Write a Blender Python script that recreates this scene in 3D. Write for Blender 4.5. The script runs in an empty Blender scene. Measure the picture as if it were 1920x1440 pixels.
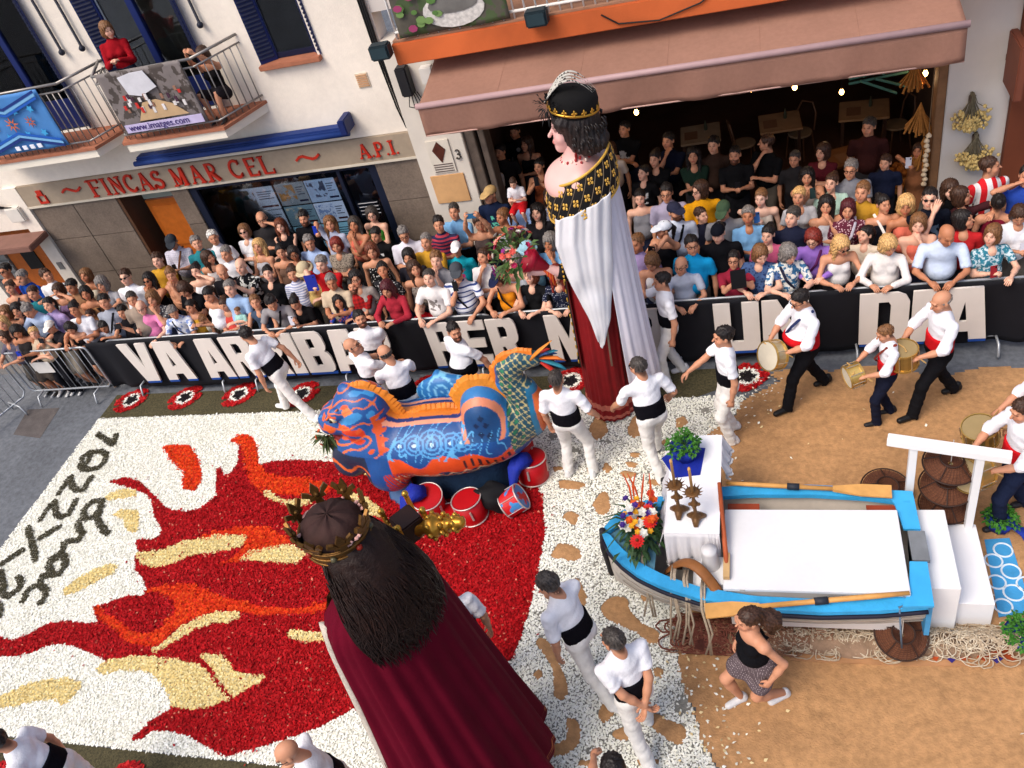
import bpy, bmesh, math, random
import numpy as np
from mathutils import Matrix, Vector
random.seed(11); RNG = np.random.default_rng(11)
PI = math.pi; rad = math.radians
SC = bpy.context.scene
COL = SC.collection

# ------------------------------------------------------------------ camera, sky, sun, exposure
FPX, CAMZ = 1590.0, 8.0
def cam_axes(a, b, c):
    cy, sy = math.cos(a), math.sin(a)
    fwd = np.array([sy*math.cos(b), cy*math.cos(b), -math.sin(b)])
    r0 = np.array([cy, -sy, 0.0]); d0 = np.cross(fwd, r0)
    return np.array([math.cos(c)*r0+math.sin(c)*d0, -math.sin(c)*r0+math.cos(c)*d0, fwd])
CR = cam_axes(rad(-22.85), rad(39.79), rad(17.57))
cd = bpy.data.cameras.new('camera'); cam = bpy.data.objects.new('camera', cd); COL.objects.link(cam)
cd.sensor_width = 36.0; cd.lens = FPX/1920*36; cd.clip_start = 0.05; cd.clip_end = 500
cam.matrix_world = Matrix(((CR[0][0], -CR[1][0], -CR[2][0], 0), (CR[0][1], -CR[1][1], -CR[2][1], 0), (CR[0][2], -CR[1][2], -CR[2][2], CAMZ), (0, 0, 0, 1)))
SC.camera = cam
W = bpy.data.worlds.new('World'); SC.world = W; W.use_nodes = True
nt = W.node_tree; sky = nt.nodes.new('ShaderNodeTexSky'); sky.sky_type = 'NISHITA'; sky.sun_disc = False
SUN_EL, SUN_AZ = rad(54), rad(216)
sky.sun_elevation = SUN_EL; sky.sun_rotation = SUN_AZ; sky.air_density = 0.75; sky.dust_density = 3.5; sky.ozone_density = 0.7
bg = nt.nodes['Background']; bg.inputs['Strength'].default_value = 0.15
nt.links.new(sky.outputs['Color'], bg.inputs['Color'])
sl = bpy.data.lights.new('sun', 'SUN'); sl.energy = 1.35; sl.angle = rad(30); sl.color = (1.0, 0.91, 0.79)
so = bpy.data.objects.new('sun', sl); COL.objects.link(so)
sdir = Vector((math.sin(SUN_AZ)*math.cos(SUN_EL), math.cos(SUN_AZ)*math.cos(SUN_EL), math.sin(SUN_EL)))
so.location = (0, 0, 30); so.rotation_euler = sdir.to_track_quat('Z', 'Y').to_euler()
SC.view_settings.view_transform = 'Standard'; SC.view_settings.look = 'None'
SC.view_settings.exposure = 0.55; SC.view_settings.gamma = 1.0; SC.view_settings.use_curve_mapping = False
SC.cycles.max_bounces = 6; SC.cycles.use_denoising = True

# the survey of the place: where a point of the photograph lies on a level (z) or on a frontage (y)
def _ray(x, y): return CR.T @ np.array([(x-960)/FPX, (y-720)/FPX, 1.0])
def G(x, y, z=0.0):
    d = _ray(x, y); t = (z-CAMZ)/d[2]; return np.array([d[0]*t, d[1]*t, z])
def GY(x, y, Y):
    d = _ray(x, y); t = Y/d[1]; return np.array([d[0]*t, Y, CAMZ+d[2]*t])

# ------------------------------------------------------------------ materials
def srgb(r, g=None, b=None):
    if g is None: r, g, b = r
    return tuple(((c/255)/12.92 if c/255 <= .04045 else ((c/255+.055)/1.055)**2.4) for c in (r, g, b))
_M = {}
def M(col, rough=.75, var=.12, scale=6., bump=.0, bscale=None, metal=0., pat=None, col2=None, ps=10., attr=False, spec=.3, trans=0., emit=0., fine=0.):
    """principled material; col = sRGB 0-255; var = tone variation; pat = printed pattern of col2"""
    key = (tuple(col), rough, var, scale, bump, bscale, metal, pat, tuple(col2) if col2 else None, ps, attr, spec, trans, emit, fine)
    if key in _M: return _M[key]
    m = bpy.data.materials.new('m_%d_%d_%d' % tuple(int(c) for c in col)); m.use_nodes = True; _M[key] = m
    n = m.node_tree.nodes; L = m.node_tree.links.new; b = n['Principled BSDF']
    b.inputs['Roughness'].default_value = rough; b.inputs['Metallic'].default_value = metal
    b.inputs['Specular IOR Level'].default_value = spec
    c0 = srgb(col); tc = n.new('ShaderNodeTexCoord')
    rgb = n.new('ShaderNodeRGB'); rgb.outputs[0].default_value = (*c0, 1); cur = rgb.outputs[0]
    def mixc(fac, a, bb, mode='MIX'):
        x = n.new('ShaderNodeMix'); x.data_type = 'RGBA'; x.blend_type = mode
        if hasattr(fac, 'links'): L(fac, x.inputs['Factor'])
        else: x.inputs['Factor'].default_value = fac
        for s, k in ((a, 'A'), (bb, 'B')):
            i = [q for q in x.inputs if q.name == k and q.type == 'RGBA'][0]
            if hasattr(s, 'links'): L(s, i)
            else: i.default_value = (*s, 1)
        return [q for q in x.outputs if q.type == 'RGBA'][0]
    def mth(op, a, bv=None):
        x = n.new('ShaderNodeMath'); x.operation = op
        for i, s in enumerate((a, bv)):
            if s is None: continue
            if hasattr(s, 'links'): L(s, x.inputs[i])
            else: x.inputs[i].default_value = s
        return x.outputs[0]
    def noise(s, d=3, rgh=.55):
        x = n.new('ShaderNodeTexNoise'); x.inputs['Scale'].default_value = s; x.inputs['Detail'].default_value = d; x.inputs['Roughness'].default_value = rgh
        L(tc.outputs['Object'], x.inputs['Vector']); return x
    def ramp(fac, lo, hi):
        x = n.new('ShaderNodeMapRange'); x.inputs['From Min'].default_value = lo; x.inputs['From Max'].default_value = hi
        L(fac, x.inputs['Value']); return x.outputs[0]
    if attr:
        at = n.new('ShaderNodeVertexColor'); at.layer_name = 'Col'; cur = mixc(1.0, cur, at.outputs['Color'], 'MULTIPLY')
    if pat:
        c2 = srgb(col2)
        sx = n.new('ShaderNodeSeparateXYZ'); L(tc.outputs['Object'], sx.inputs[0])
        if pat in ('hs', 'vs'):
            s = mth('FRACT', mth('MULTIPLY', sx.outputs[2 if pat == 'hs' else 0], ps)); f = mth('GREATER_THAN', s, .5)
        elif pat == 'thin':
            s = mth('FRACT', mth('MULTIPLY', sx.outputs[2], ps)); f = mth('GREATER_THAN', s, .72)
        elif pat in ('dot', 'flower', 'blotch'):
            if pat == 'blotch':
                z = noise(ps, 2); f = ramp(z.outputs['Fac'], .5, .54)
            else:
                v = n.new('ShaderNodeTexVoronoi'); v.inputs['Scale'].default_value = ps; L(tc.outputs['Object'], v.inputs['Vector'])
                if pat == 'dot': v.inputs['Randomness'].default_value = .25
                f = mth('LESS_THAN', v.outputs['Distance'], .28 if pat == 'dot' else .36)
        elif pat == 'check':
            s1 = mth('GREATER_THAN', mth('FRACT', mth('MULTIPLY', sx.outputs[2], ps)), .5); s2 = mth('GREATER_THAN', mth('FRACT', mth('MULTIPLY', sx.outputs[0], ps)), .5)
            f = mth('MULTIPLY', mth('ADD', s1, s2), .5)
        elif pat == 'print':   # a small chest print
            z = noise(ps, 2); a = ramp(z.outputs['Fac'], .47, .5)
            dz = mth('LESS_THAN', mth('ABSOLUTE', mth('SUBTRACT', sx.outputs[2], 1.22)), .09); dx = mth('LESS_THAN', mth('ABSOLUTE', sx.outputs[0]), .09); dy = mth('LESS_THAN', sx.outputs[1], -.03)
            f = mth('MULTIPLY', mth('MULTIPLY', a, dz), mth('MULTIPLY', dx, dy))
        cur = mixc(f, cur, c2)
    if var > 0:
        z = noise(scale, 4, .6); r = ramp(z.outputs['Fac'], .3, .7)
        lo = mixc(1.0, cur, (1-var,)*3, 'MULTIPLY'); hi = mixc(1.0, cur, (1+var*.6,)*3, 'MULTIPLY'); cur = mixc(r, lo, hi)
    if fine > 0:
        z = noise(scale*14, 2, .6); r = ramp(z.outputs['Fac'], .32, .68)
        cur = mixc(r, mixc(1.0, cur, (1-fine,)*3, 'MULTIPLY'), mixc(1.0, cur, (1+fine*.5,)*3, 'MULTIPLY'))
    L(cur, b.inputs['Base Color'])
    if bump > 0:
        z = noise(bscale or scale*5, 4, .6); bp = n.new('ShaderNodeBump'); bp.inputs['Strength'].default_value = min(1, bump); bp.inputs['Distance'].default_value = .02
        L(z.outputs['Fac'], bp.inputs['Height']); L(bp.outputs['Normal'], b.inputs['Normal'])
    if trans > 0:
        t = n.new('ShaderNodeBsdfTranslucent'); L(cur, t.inputs['Color']); mx = n.new('ShaderNodeMixShader'); mx.inputs[0].default_value = trans
        L(b.outputs[0], mx.inputs[1]); L(t.outputs[0], mx.inputs[2]); L(mx.outputs[0], n['Material Output'].inputs['Surface'])
    if emit > 0:
        L(cur, b.inputs['Emission Color']); b.inputs['Emission Strength'].default_value = emit
    return m
def glass_mat():
    if 'g' in _M: return _M['g']
    m = bpy.data.materials.new('shop_glass'); m.use_nodes = True; n = m.node_tree.nodes; L = m.node_tree.links.new
    t = n.new('ShaderNodeBsdfTransparent'); t.inputs[0].default_value = (.82, .85, .88, 1); g = n.new('ShaderNodeBsdfGlossy'); g.inputs['Roughness'].default_value = .03
    x = n.new('ShaderNodeMixShader'); fr = n.new('ShaderNodeFresnel'); fr.inputs[0].default_value = 1.5
    L(fr.outputs[0], x.inputs[0]); L(t.outputs[0], x.inputs[1]); L(g.outputs[0], x.inputs[2]); L(x.outputs[0], n['Material Output'].inputs['Surface']); _M['g'] = m
    return m

# ------------------------------------------------------------------ scene tree
ORG = {}
def tag(o, label=None, cat=None, group=None, kind=None):
    if label: o['label'] = label
    if cat: o['category'] = cat
    if group: o['group'] = group
    if kind: o['kind'] = kind
    return o
def thing(name, label, cat, loc=(0, 0, 0), group=None, kind=None, rotz=0., rot=None):
    o = bpy.data.objects.new(name, None); COL.objects.link(o); o.location = loc; o.empty_display_size = .1
    o.rotation_euler = rot if rot else (0, 0, rotz); ORG[o.name] = np.array(loc, float)
    return tag(o, label, cat, group, kind)
def link(name, me, parent=None, mats=(), loc=None):
    o = bpy.data.objects.new(name, me); COL.objects.link(o)
    if parent is not None:
        o.parent = parent; ORG[o.name] = ORG.get(parent.name, np.zeros(3))
    if loc is not None: o.location = loc
    return o
class MB:
    def __init__(s): s.v = []; s.f = []; s.c = None
    def add(s, V, F):
        k = len(s.v); s.v += [tuple(map(float, p)) for p in V]; s.f += [tuple(i+k for i in f) for f in F]; return s
    def box(s, x0, x1, y0, y1, z0, z1):
        return s.add([(x0, y0, z0), (x1, y0, z0), (x1, y1, z0), (x0, y1, z0), (x0, y0, z1), (x1, y0, z1), (x1, y1, z1), (x0, y1, z1)],
                     [(0, 3, 2, 1), (4, 5, 6, 7), (0, 1, 5, 4), (1, 2, 6, 5), (2, 3, 7, 6), (3, 0, 4, 7)])
    def hexa(s, P): return s.add(P, [(0, 3, 2, 1), (4, 5, 6, 7), (0, 1, 5, 4), (1, 2, 6, 5), (2, 3, 7, 6), (3, 0, 4, 7)])
    def beam(s, a, b, w, h, up=(0, 0, 1)):
        a = np.array(a, float); b = np.array(b, float); d = b-a; d /= np.linalg.norm(d); sd = np.cross(d, up)
        if np.linalg.norm(sd) < 1e-4: sd = np.array([1., 0, 0])
        sd /= np.linalg.norm(sd); u = np.cross(sd, d); P = []
        for q in (a, b):
            for i, j in ((-1, -1), (1, -1), (1, 1), (-1, 1)): P.append(q+sd*i*w/2+u*j*h/2)
        return s.hexa(P)
    def tube(s, path, r, n=8, cap=True, flat=1.0, fdir=None):
        P = np.array(path, float); N = len(P); r = [r]*N if np.isscalar(r) else list(r)
        T = np.zeros_like(P); T[1:-1] = P[2:]-P[:-2]; T[0] = P[1]-P[0]; T[-1] = P[-1]-P[-2]
        T /= np.maximum(np.linalg.norm(T, axis=1), 1e-9)[:, None]
        up = np.array(fdir if fdir is not None else ((0, 0, 1) if abs(T[0][2]) < .9 else (1, 0, 0)), float); V = []
        for i in range(N):
            sd = np.cross(T[i], up); k = np.linalg.norm(sd)
            if k < 1e-4: sd = np.cross(T[i], (0.3, 1, .2)); k = np.linalg.norm(sd)
            sd /= k; u = np.cross(sd, T[i])
            if fdir is None: up = u
            for j in range(n):
                a = 2*PI*j/n; V.append(P[i]+sd*math.cos(a)*r[i]+u*math.sin(a)*r[i]*flat)
        F = [(i*n+j, i*n+(j+1) % n, (i+1)*n+(j+1) % n, (i+1)*n+j) for i in range(N-1) for j in range(n)]
        if cap: F += [tuple(range(n-1, -1, -1)), tuple(range((N-1)*n, N*n))]
        return s.add(V, F)
    def lathe(s, prof, n=16, c=(0, 0, 0), cap=True, axis=None):
        V = [(r*math.cos(2*PI*j/n), r*math.sin(2*PI*j/n), z) for r, z in prof for j in range(n)]
        if axis is not None:
            q = Vector(axis).to_track_quat('Z', 'Y'); V = [tuple(q @ Vector(p)) for p in V]
        V = [(p[0]+c[0], p[1]+c[1], p[2]+c[2]) for p in V]; N = len(prof)
        F = [(i*n+j, i*n+(j+1) % n, (i+1)*n+(j+1) % n, (i+1)*n+j) for i in range(N-1) for j in range(n)]
        if cap: F += [tuple(range(n-1, -1, -1)), tuple(range((N-1)*n, N*n))]
        return s.add(V, F)
    def loft(s, rings, closed=True, cap=False):
        n = len(rings[0]); V = [p for r in rings for p in r]; m = n if closed else n-1
        F = [(i*n+j, i*n+(j+1) % n, (i+1)*n+(j+1) % n, (i+1)*n+j) for i in range(len(rings)-1) for j in range(m)]
        if cap: F += [tuple(range(n-1, -1, -1)), tuple(range((len(rings)-1)*n, len(rings)*n))]
        return s.add(V, F)
    def prism(s, poly, z0, z1):
        n = len(poly); V = [(x, y, z0) for x, y in poly]+[(x, y, z1) for x, y in poly]
        return s.add(V, [tuple(range(n-1, -1, -1)), tuple(range(n, 2*n))]+[(i, (i+1) % n, n+(i+1) % n, n+i) for i in range(n)])
    def ball(s, c, r, n=8, m=6, sc=(1, 1, 1)):
        V = [(c[0], c[1], c[2]-r*sc[2])]
        for i in range(1, m):
            t = PI*i/m-PI/2
            V += [(c[0]+r*sc[0]*math.cos(t)*math.cos(2*PI*j/n), c[1]+r*sc[1]*math.cos(t)*math.sin(2*PI*j/n), c[2]+r*sc[2]*math.sin(t)) for j in range(n)]
        V.append((c[0], c[1], c[2]+r*sc[2])); F = [(0, 1+(j+1) % n, 1+j) for j in range(n)]
        for i in range(m-2): F += [(1+i*n+j, 1+i*n+(j+1) % n, 1+(i+1)*n+(j+1) % n, 1+(i+1)*n+j) for j in range(n)]
        k = 1+(m-2)*n; F += [(k+j, k+(j+1) % n, len(V)-1) for j in range(n)]
        return s.add(V, F)
    def mesh(s, name, mat, smooth=False, bevel=0., off=None):
        me = bpy.data.meshes.new(name); V = s.v
        if off is not None: V = (np.array(V)-off).tolist()
        me.from_pydata(V, [], s.f)
        if s.c is not None:
            a = me.color_attributes.new('Col', 'FLOAT_COLOR', 'POINT'); a.data.foreach_set('color', np.c_[np.array(s.c, float), np.ones(len(s.c))].ravel())
        if bevel > 0:
            bm = bmesh.new(); bm.from_mesh(me); bmesh.ops.recalc_face_normals(bm, faces=bm.faces); bmesh.ops.bevel(bm, geom=bm.edges[:], offset=bevel, segments=2, affect='EDGES', clamp_overlap=True); bm.to_mesh(me); bm.free()
        if smooth: me.polygons.foreach_set('use_smooth', [True]*len(me.polygons))
        me.materials.append(mat); me.update()
        return me
    def build(s, name, mat, parent=None, smooth=False, bevel=0., local=False):
        off = None if (local or parent is None) else ORG.get(parent.name)
        return link(name, s.mesh(name, mat, smooth, bevel, off), parent)
def npmesh(name, V, Q, mat, cols=None, smooth=True):
    """fast mesh from numpy quads"""
    me = bpy.data.meshes.new(name); V = np.asarray(V, np.float32); Q = np.asarray(Q, np.int32); k = Q.shape[1]
    me.vertices.add(len(V)); me.vertices.foreach_set('co', V.ravel()); me.loops.add(Q.size); me.loops.foreach_set('vertex_index', Q.ravel())
    me.polygons.add(len(Q)); me.polygons.foreach_set('loop_start', np.arange(0, Q.size, k, dtype=np.int32)); me.polygons.foreach_set('loop_total', np.full(len(Q), k, np.int32))
    if smooth: me.polygons.foreach_set('use_smooth', np.ones(len(Q), bool))
    me.update(calc_edges=True)
    if cols is not None:
        a = me.color_attributes.new('Col', 'FLOAT_COLOR', 'POINT'); a.data.foreach_set('color', np.c_[np.asarray(cols, np.float32), np.ones(len(V), np.float32)].ravel())
    if mat is not None: me.materials.append(mat)
    return me
def copy_tree(o, parent=None, loc=None, label=None):
    c = o.copy(); COL.objects.link(c); c.parent = parent; ORG[c.name] = ORG.get(o.name, np.zeros(3))
    if loc is not None: c.location = loc
    if label: c['label'] = label
    for ch in list(o.children): copy_tree(ch, c)
    return c
# ------------------------------------------------------------------ ground
def ground_sheet(name, x0, x1, y0, y1, z, mat, kind='structure', step=None):
    b = MB(); b.add([(x0, y0, z), (x1, y0, z), (x1, y1, z), (x0, y1, z)], [(0, 1, 2, 3)]); o = b.build(name, mat); return tag(o, kind=kind)
ground_sheet('street', -60, 60, -40, 40, 0, M((104, 108, 114), .8, .25, .9, .35, 60, fine=.25))
o = ground_sheet('sidewalk', -60, 60, 9.75, 11.79, .004, M((112, 110, 108), .85, .2, 1.2, .3, 40, fine=.2))
b = MB(); b.add([(*G(25, 815)[:2], .004), (*G(75, 822)[:2], .004), (*G(112, 765)[:2], .004), (*G(52, 768)[:2], .004)], [(0, 1, 2, 3)])
tag(b.build('asphalt_patch', M((92, 86, 84), .85, .3, 5, .4, 60)), kind='structure')

def in_poly(P, poly):
    x, y = P[:, 0], P[:, 1]; r = np.zeros(len(P), bool); n = len(poly)
    for i in range(n):
        x0, y0 = poly[i]; x1, y1 = poly[(i+1) % n]
        if y0 == y1: continue
        c = ((y0 > y) != (y1 > y)) & (x < (x1-x0)*(y-y0)/(y1-y0)+x0); r ^= c
    return r
def near_line(P, line, w):
    r = np.zeros(len(P), bool)
    for a, b in zip(line[:-1], line[1:]):
        a = np.array(a); d = np.array(b)-a; t = np.clip(((P-a) @ d)/max(d @ d, 1e-9), 0, 1); r |= np.hypot(*(P-a-t[:, None]*d).T) < w
    return r
def gp(pts): return [tuple(G(x, y)[:2]) for x, y in pts]
def smooth_poly(P, it=2):
    P = np.array(P, float)
    for _ in range(it):
        Q = np.roll(P, -1, 0); P = np.stack([.75*P+.25*Q, .25*P+.75*Q], 1).reshape(-1, 2)
    return P
def blob(cx, cy, rx, ry):
    return [(cx+rx*math.cos(t)*(1+.22*math.sin(3*t+cx)), cy+ry*math.sin(t)*(1+.22*math.cos(2*t+cy))) for t in np.linspace(0, 2*PI, 14)[:-1]]
def noise2(P, s, seed=0):
    r = np.random.default_rng(seed); z = np.zeros(len(P))
    for k in range(6):
        a = r.uniform(0, 2*PI); f = s*(1.35**k); z += np.sin((P[:, 0]*math.cos(a)+P[:, 1]*math.sin(a))*f+r.uniform(0, 6))/(1.2**k)
    return z/3.5

SANDB = [(1470, 672), (1440, 700), (1462, 715), (1425, 735), (1395, 752), (1370, 790), (1330, 815), (1300, 870), (1290, 960), (1285, 1080), (1292, 1180), (1268, 1232), (1284, 1290), (1302, 1340), (1322, 1400), (1350, 1452), (1372, 1500)]
sb = [G(x, y)[:2] for x, y in SANDB]
sand_poly = [tuple(p) for p in sb]+[(0.0, 1.2), (9, 1.2), (9, 8.72)]
def far_edge(x): return 8.78+.10*np.sin(x*2.1)+.06*np.sin(x*5.3+1)
def grid_sheet(name, inside, bounds, step, zf, mat, cols=None):
    xs = np.arange(bounds[0], bounds[1], step); ys = np.arange(bounds[2], bounds[3], step); X, Y = np.meshgrid(xs, ys, indexing='ij')
    P = np.c_[X.ravel(), Y.ravel()]; I = np.arange(len(P)).reshape(X.shape)
    q = np.stack([I[:-1, :-1], I[1:, :-1], I[1:, 1:], I[:-1, 1:]], -1).reshape(-1, 4); c = P[q].mean(1); q = q[inside(c)]
    u, inv = np.unique(q, return_inverse=True); V = np.c_[P[u], zf(P[u])]
    return link(name, npmesh(name, V, inv.reshape(-1, 4), mat))
SANDM = M((182, 138, 94), .95, .18, 1.1, .5, 45, fine=.2)
FT = np.c_[RNG.uniform(-1.2, 3.2, 420), RNG.uniform(2.6, 8.6, 420), RNG.uniform(0, PI, 420)]
def tracks(P):
    z = np.zeros(len(P))
    for x, y, a in FT: q = P-[x, y]; u = q[:, 0]*math.cos(a)+q[:, 1]*math.sin(a); w = q[:, 1]*math.cos(a)-q[:, 0]*math.sin(a); z += .011*np.exp(-(u/.11)**2-(w/.05)**2)
    return z
def sand_in(c):
    j = c+.02*np.c_[noise2(c, 30, 1), noise2(c, 30, 2)]
    return in_poly(j, sand_poly) & (c[:, 1] < far_edge(c[:, 0]))
o = grid_sheet('sand', sand_in, (-3, 5, 1.2, 9.1), .04, lambda P: np.maximum(.007, .022+.008*noise2(P, 4, 3)+.005*noise2(P, 17, 4)-tracks(P)), SANDM)
tag(o, 'tan sawdust spread over the street around the boat', 'sand', kind='stuff')

# ------------------------------------------------------------------ flower carpet
RED = [(205, 905), (235, 895), (265, 905), (290, 930), (310, 950), (325, 958), (350, 960), (375, 955), (400, 935), (408, 930), (405, 915), (407, 880), (415, 877), (422, 893), (430, 890), (440, 880), (447, 865), (449, 840), (458, 825), (475, 850), (488, 873), (510, 866), (560, 863), (640, 868), (700, 880), (760, 872), (900, 852), (985, 880), (1018, 930), (1022, 1000), (1008, 1080), (992, 1150), (965, 1230), (900, 1300), (800, 1335), (660, 1332), (600, 1365), (520, 1392), (425, 1420), (390, 1402), (355, 1382), (320, 1372), (290, 1372), (265, 1388), (248, 1390), (255, 1378), (275, 1362), (285, 1350), (320, 1332), (335, 1300), (300, 1258), (200, 1240), (170, 1225), (140, 1213), (118, 1208), (90, 1213), (60, 1225), (30, 1231), (0, 1232), (-60, 1225), (-60, 1190), (0, 1195), (25, 1202), (50, 1192), (90, 1170), (128, 1165), (165, 1170), (185, 1168), (176, 1140), (200, 1132), (240, 1118), (270, 1117), (275, 1105), (268, 1085), (255, 1070), (253, 1045), (260, 1035), (255, 1014), (265, 1012), (285, 1012), (300, 1005), (305, 995), (290, 970), (285, 940), (270, 925), (240, 915)]
ORANGE = [[(305, 838), (325, 834), (355, 836), (370, 855), (380, 885), (378, 905), (365, 922), (350, 920), (342, 910), (347, 885), (335, 878), (320, 862)],
 [(430, 832), (440, 822), (455, 816), (475, 820), (484, 840), (487, 870), (500, 888), (530, 895), (575, 898), (600, 905), (625, 915), (620, 925), (580, 930), (540, 930), (500, 925), (480, 915), (465, 895), (460, 870), (455, 840), (440, 830)],
 [(360, 1015), (400, 1000), (430, 992), (470, 988), (510, 993), (530, 1005), (545, 1015), (545, 1022), (500, 1030), (470, 1045), (440, 1055), (412, 1060), (440, 1045), (455, 1030), (468, 1010), (450, 1003), (410, 1008), (380, 1013)],
 [(177, 1140), (185, 1135), (195, 1150), (215, 1160), (240, 1180), (265, 1190), (290, 1188), (310, 1170), (328, 1150), (328, 1130), (315, 1118), (290, 1110), (270, 1112), (290, 1102), (340, 1097), (362, 1097), (390, 1108), (420, 1120), (450, 1128), (500, 1140), (560, 1142), (625, 1128), (628, 1140), (580, 1152), (500, 1155), (450, 1150), (420, 1145), (395, 1150), (360, 1165), (330, 1180), (310, 1200), (290, 1215), (265, 1212), (240, 1205), (220, 1185), (200, 1170), (188, 1160)]]
YELLOW = [[(195, 938), (210, 925), (235, 918), (255, 920), (258, 930), (240, 935), (215, 938)], [(213, 965), (230, 955), (258, 957), (262, 975), (258, 995), (250, 1000), (240, 995), (232, 975)],
 [(253, 1040), (270, 1035), (300, 1035), (340, 1018), (400, 1006), (455, 1005), (468, 1012), (455, 1025), (430, 1033), (400, 1038), (360, 1042), (320, 1060), (290, 1066), (268, 1060)],
 [(450, 1050), (470, 1035), (510, 1025), (552, 1023), (575, 1040), (560, 1056), (540, 1057), (500, 1055), (470, 1052)], [(118, 1108), (140, 1090), (180, 1068), (210, 1058), (222, 1062), (215, 1075), (185, 1090), (150, 1110), (125, 1118)],
 [(493, 922), (505, 922), (520, 933), (540, 940), (560, 938), (585, 935), (587, 945), (555, 952), (548, 958), (535, 948), (515, 940), (498, 932)],
 [(283, 1223), (300, 1210), (330, 1185), (370, 1160), (410, 1148), (445, 1150), (455, 1158), (430, 1168), (400, 1170), (370, 1180), (340, 1198), (310, 1215), (292, 1227)],
 [(537, 1190), (550, 1181), (575, 1185), (626, 1188), (630, 1203), (575, 1205), (550, 1200)],
 [(180, 1257), (200, 1240), (240, 1232), (275, 1230), (300, 1235), (340, 1240), (370, 1245), (385, 1255), (400, 1275), (415, 1295), (430, 1312), (400, 1325), (360, 1334), (325, 1328), (318, 1310), (310, 1290), (295, 1270), (270, 1258), (230, 1257), (195, 1265)],
 [(376, 1232), (390, 1226), (415, 1230), (430, 1242), (440, 1258), (470, 1268), (498, 1270), (490, 1282), (460, 1295), (440, 1310), (428, 1300), (410, 1275), (395, 1250)],
 [(-30, 1318), (30, 1295), (50, 1285), (90, 1275), (130, 1272), (152, 1280), (150, 1292), (130, 1318), (118, 1323), (105, 1312), (70, 1315), (30, 1325), (-30, 1334)],
 [(642, 868), (690, 860), (728, 872), (740, 900), (725, 917), (705, 905), (680, 888)], [(650, 920), (690, 935), (718, 958), (717, 972), (690, 967), (665, 942)]]
STROKES = [[(185, 816), (200, 826), (213, 835), (219, 818)], [(175, 850), (165, 868), (155, 880), (152, 872), (157, 858), (170, 850), (190, 848), (200, 853), (198, 868), (188, 878), (172, 882), (158, 882)], [(112, 927), (122, 912), (133, 897), (138, 915), (147, 922), (158, 920), (172, 897)], [(78, 976), (90, 958), (103, 942), (108, 968), (118, 972), (130, 966), (144, 940)], [(78, 1010), (95, 1000), (111, 990)], [(55, 993), (62, 1020), (68, 1051)], [(7, 1058), (25, 1046), (43, 1034)], [(3, 1074), (8, 1100), (6, 1117), (20, 1119), (36, 1108), (42, 1095), (36, 1084)], [(-4, 1132), (3, 1146), (-2, 1160)],
 [(193, 940), (175, 942), (163, 952), (157, 965), (165, 975), (180, 970), (190, 955), (193, 942), (184, 975), (190, 988), (203, 1002)], [(160, 968), (147, 985), (156, 1003), (150, 1015), (135, 1016), (124, 1018), (118, 1035), (108, 1050)], [(113, 1042), (98, 1050), (93, 1065), (100, 1080), (113, 1078), (124, 1062), (123, 1045), (113, 1040)], [(100, 1080), (82, 1082), (74, 1098), (58, 1105), (50, 1116), (46, 1127)], [(78, 1100), (88, 1108), (86, 1120), (78, 1132)]]
BLOBS = [blob(*q) for q in [(1124, 800, 17, 24), (1194, 800, 17, 20), (1277, 793, 12, 12), (1191, 854, 10, 6), (1184, 872, 12, 6), (1178, 891, 15, 8), (1108, 881, 9, 6), (1138, 878, 9, 10), (1070, 910, 26, 10), (1130, 945, 17, 20), (1072, 972, 15, 12), (1062, 1036, 28, 19), (1075, 1120, 24, 34), (1158, 1070, 22, 9), (1213, 1114, 11, 14), (1010, 1266, 9, 9), (1235, 1262, 10, 11), (1100, 1432, 18, 8), (1215, 1430, 22, 10), (1250, 830, 12, 7), (1045, 880, 10, 6), (1230, 905, 14, 8)]]
BLOBS += [[(1123, 1140), (1145, 1118), (1178, 1120), (1180, 1145), (1205, 1170), (1238, 1185), (1237, 1205), (1220, 1212), (1200, 1190), (1165, 1175), (1135, 1160)], [(1002, 1205), (1015, 1193), (1035, 1210), (1050, 1245), (1062, 1275), (1068, 1300), (1055, 1315), (1037, 1310), (1040, 1280), (1035, 1250), (1015, 1220)], [(1060, 1345), (1080, 1348), (1092, 1370), (1088, 1395), (1065, 1415), (1040, 1423), (1033, 1410), (1040, 1395), (1062, 1390), (1065, 1370)], [(1118, 1340), (1140, 1305), (1158, 1320), (1150, 1345), (1130, 1360)], [(1143, 1375), (1170, 1362), (1183, 1365), (1180, 1390), (1160, 1390)], [(1212, 1340), (1235, 1338), (1250, 1350), (1285, 1360), (1288, 1385), (1275, 1400), (1250, 1388), (1225, 1370)]]
GAPS = [blob(*q) for q in [(1278, 1322, 12, 20), (1108, 1410, 10, 6), (1040, 820, 16, 6), (1135, 830, 9, 6), (1262, 1400, 12, 5), (1012, 1150, 9, 5), (1075, 845, 14, 5), (1240, 1345, 6, 5), (1320, 772, 12, 6), (1215, 1438, 8, 5)]]
CX0, CY0, CY1 = -10.97, 3.08, 8.42
carpet = thing('flower_carpet', 'carpet of red, orange, yellow and white petals picturing flames', 'flower carpet', (-6.5, 5.8, 0))
gx, gy = np.meshgrid(np.arange(CX0, 0.2, .0185), np.arange(CY0, CY1, .0185), indexing='ij')
PT = np.c_[gx.ravel(), gy.ravel()]; PT += RNG.uniform(-.011, .011, PT.shape)
PTJ = PT+.012*np.c_[noise2(PT, 55, 5), noise2(PT, 55, 6)]
whiteP = [(CX0, CY0), (CX0, CY1)]+[tuple(p) for p in sb if p[1] < CY1]
inside = in_poly(PTJ, [(CX0, CY0), (CX0, CY1), (G(1395, 752)[0], CY1)]+[tuple(p) for p in sb[4:-1]]+[(sb[-1][0]+.2, CY0)])
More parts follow.
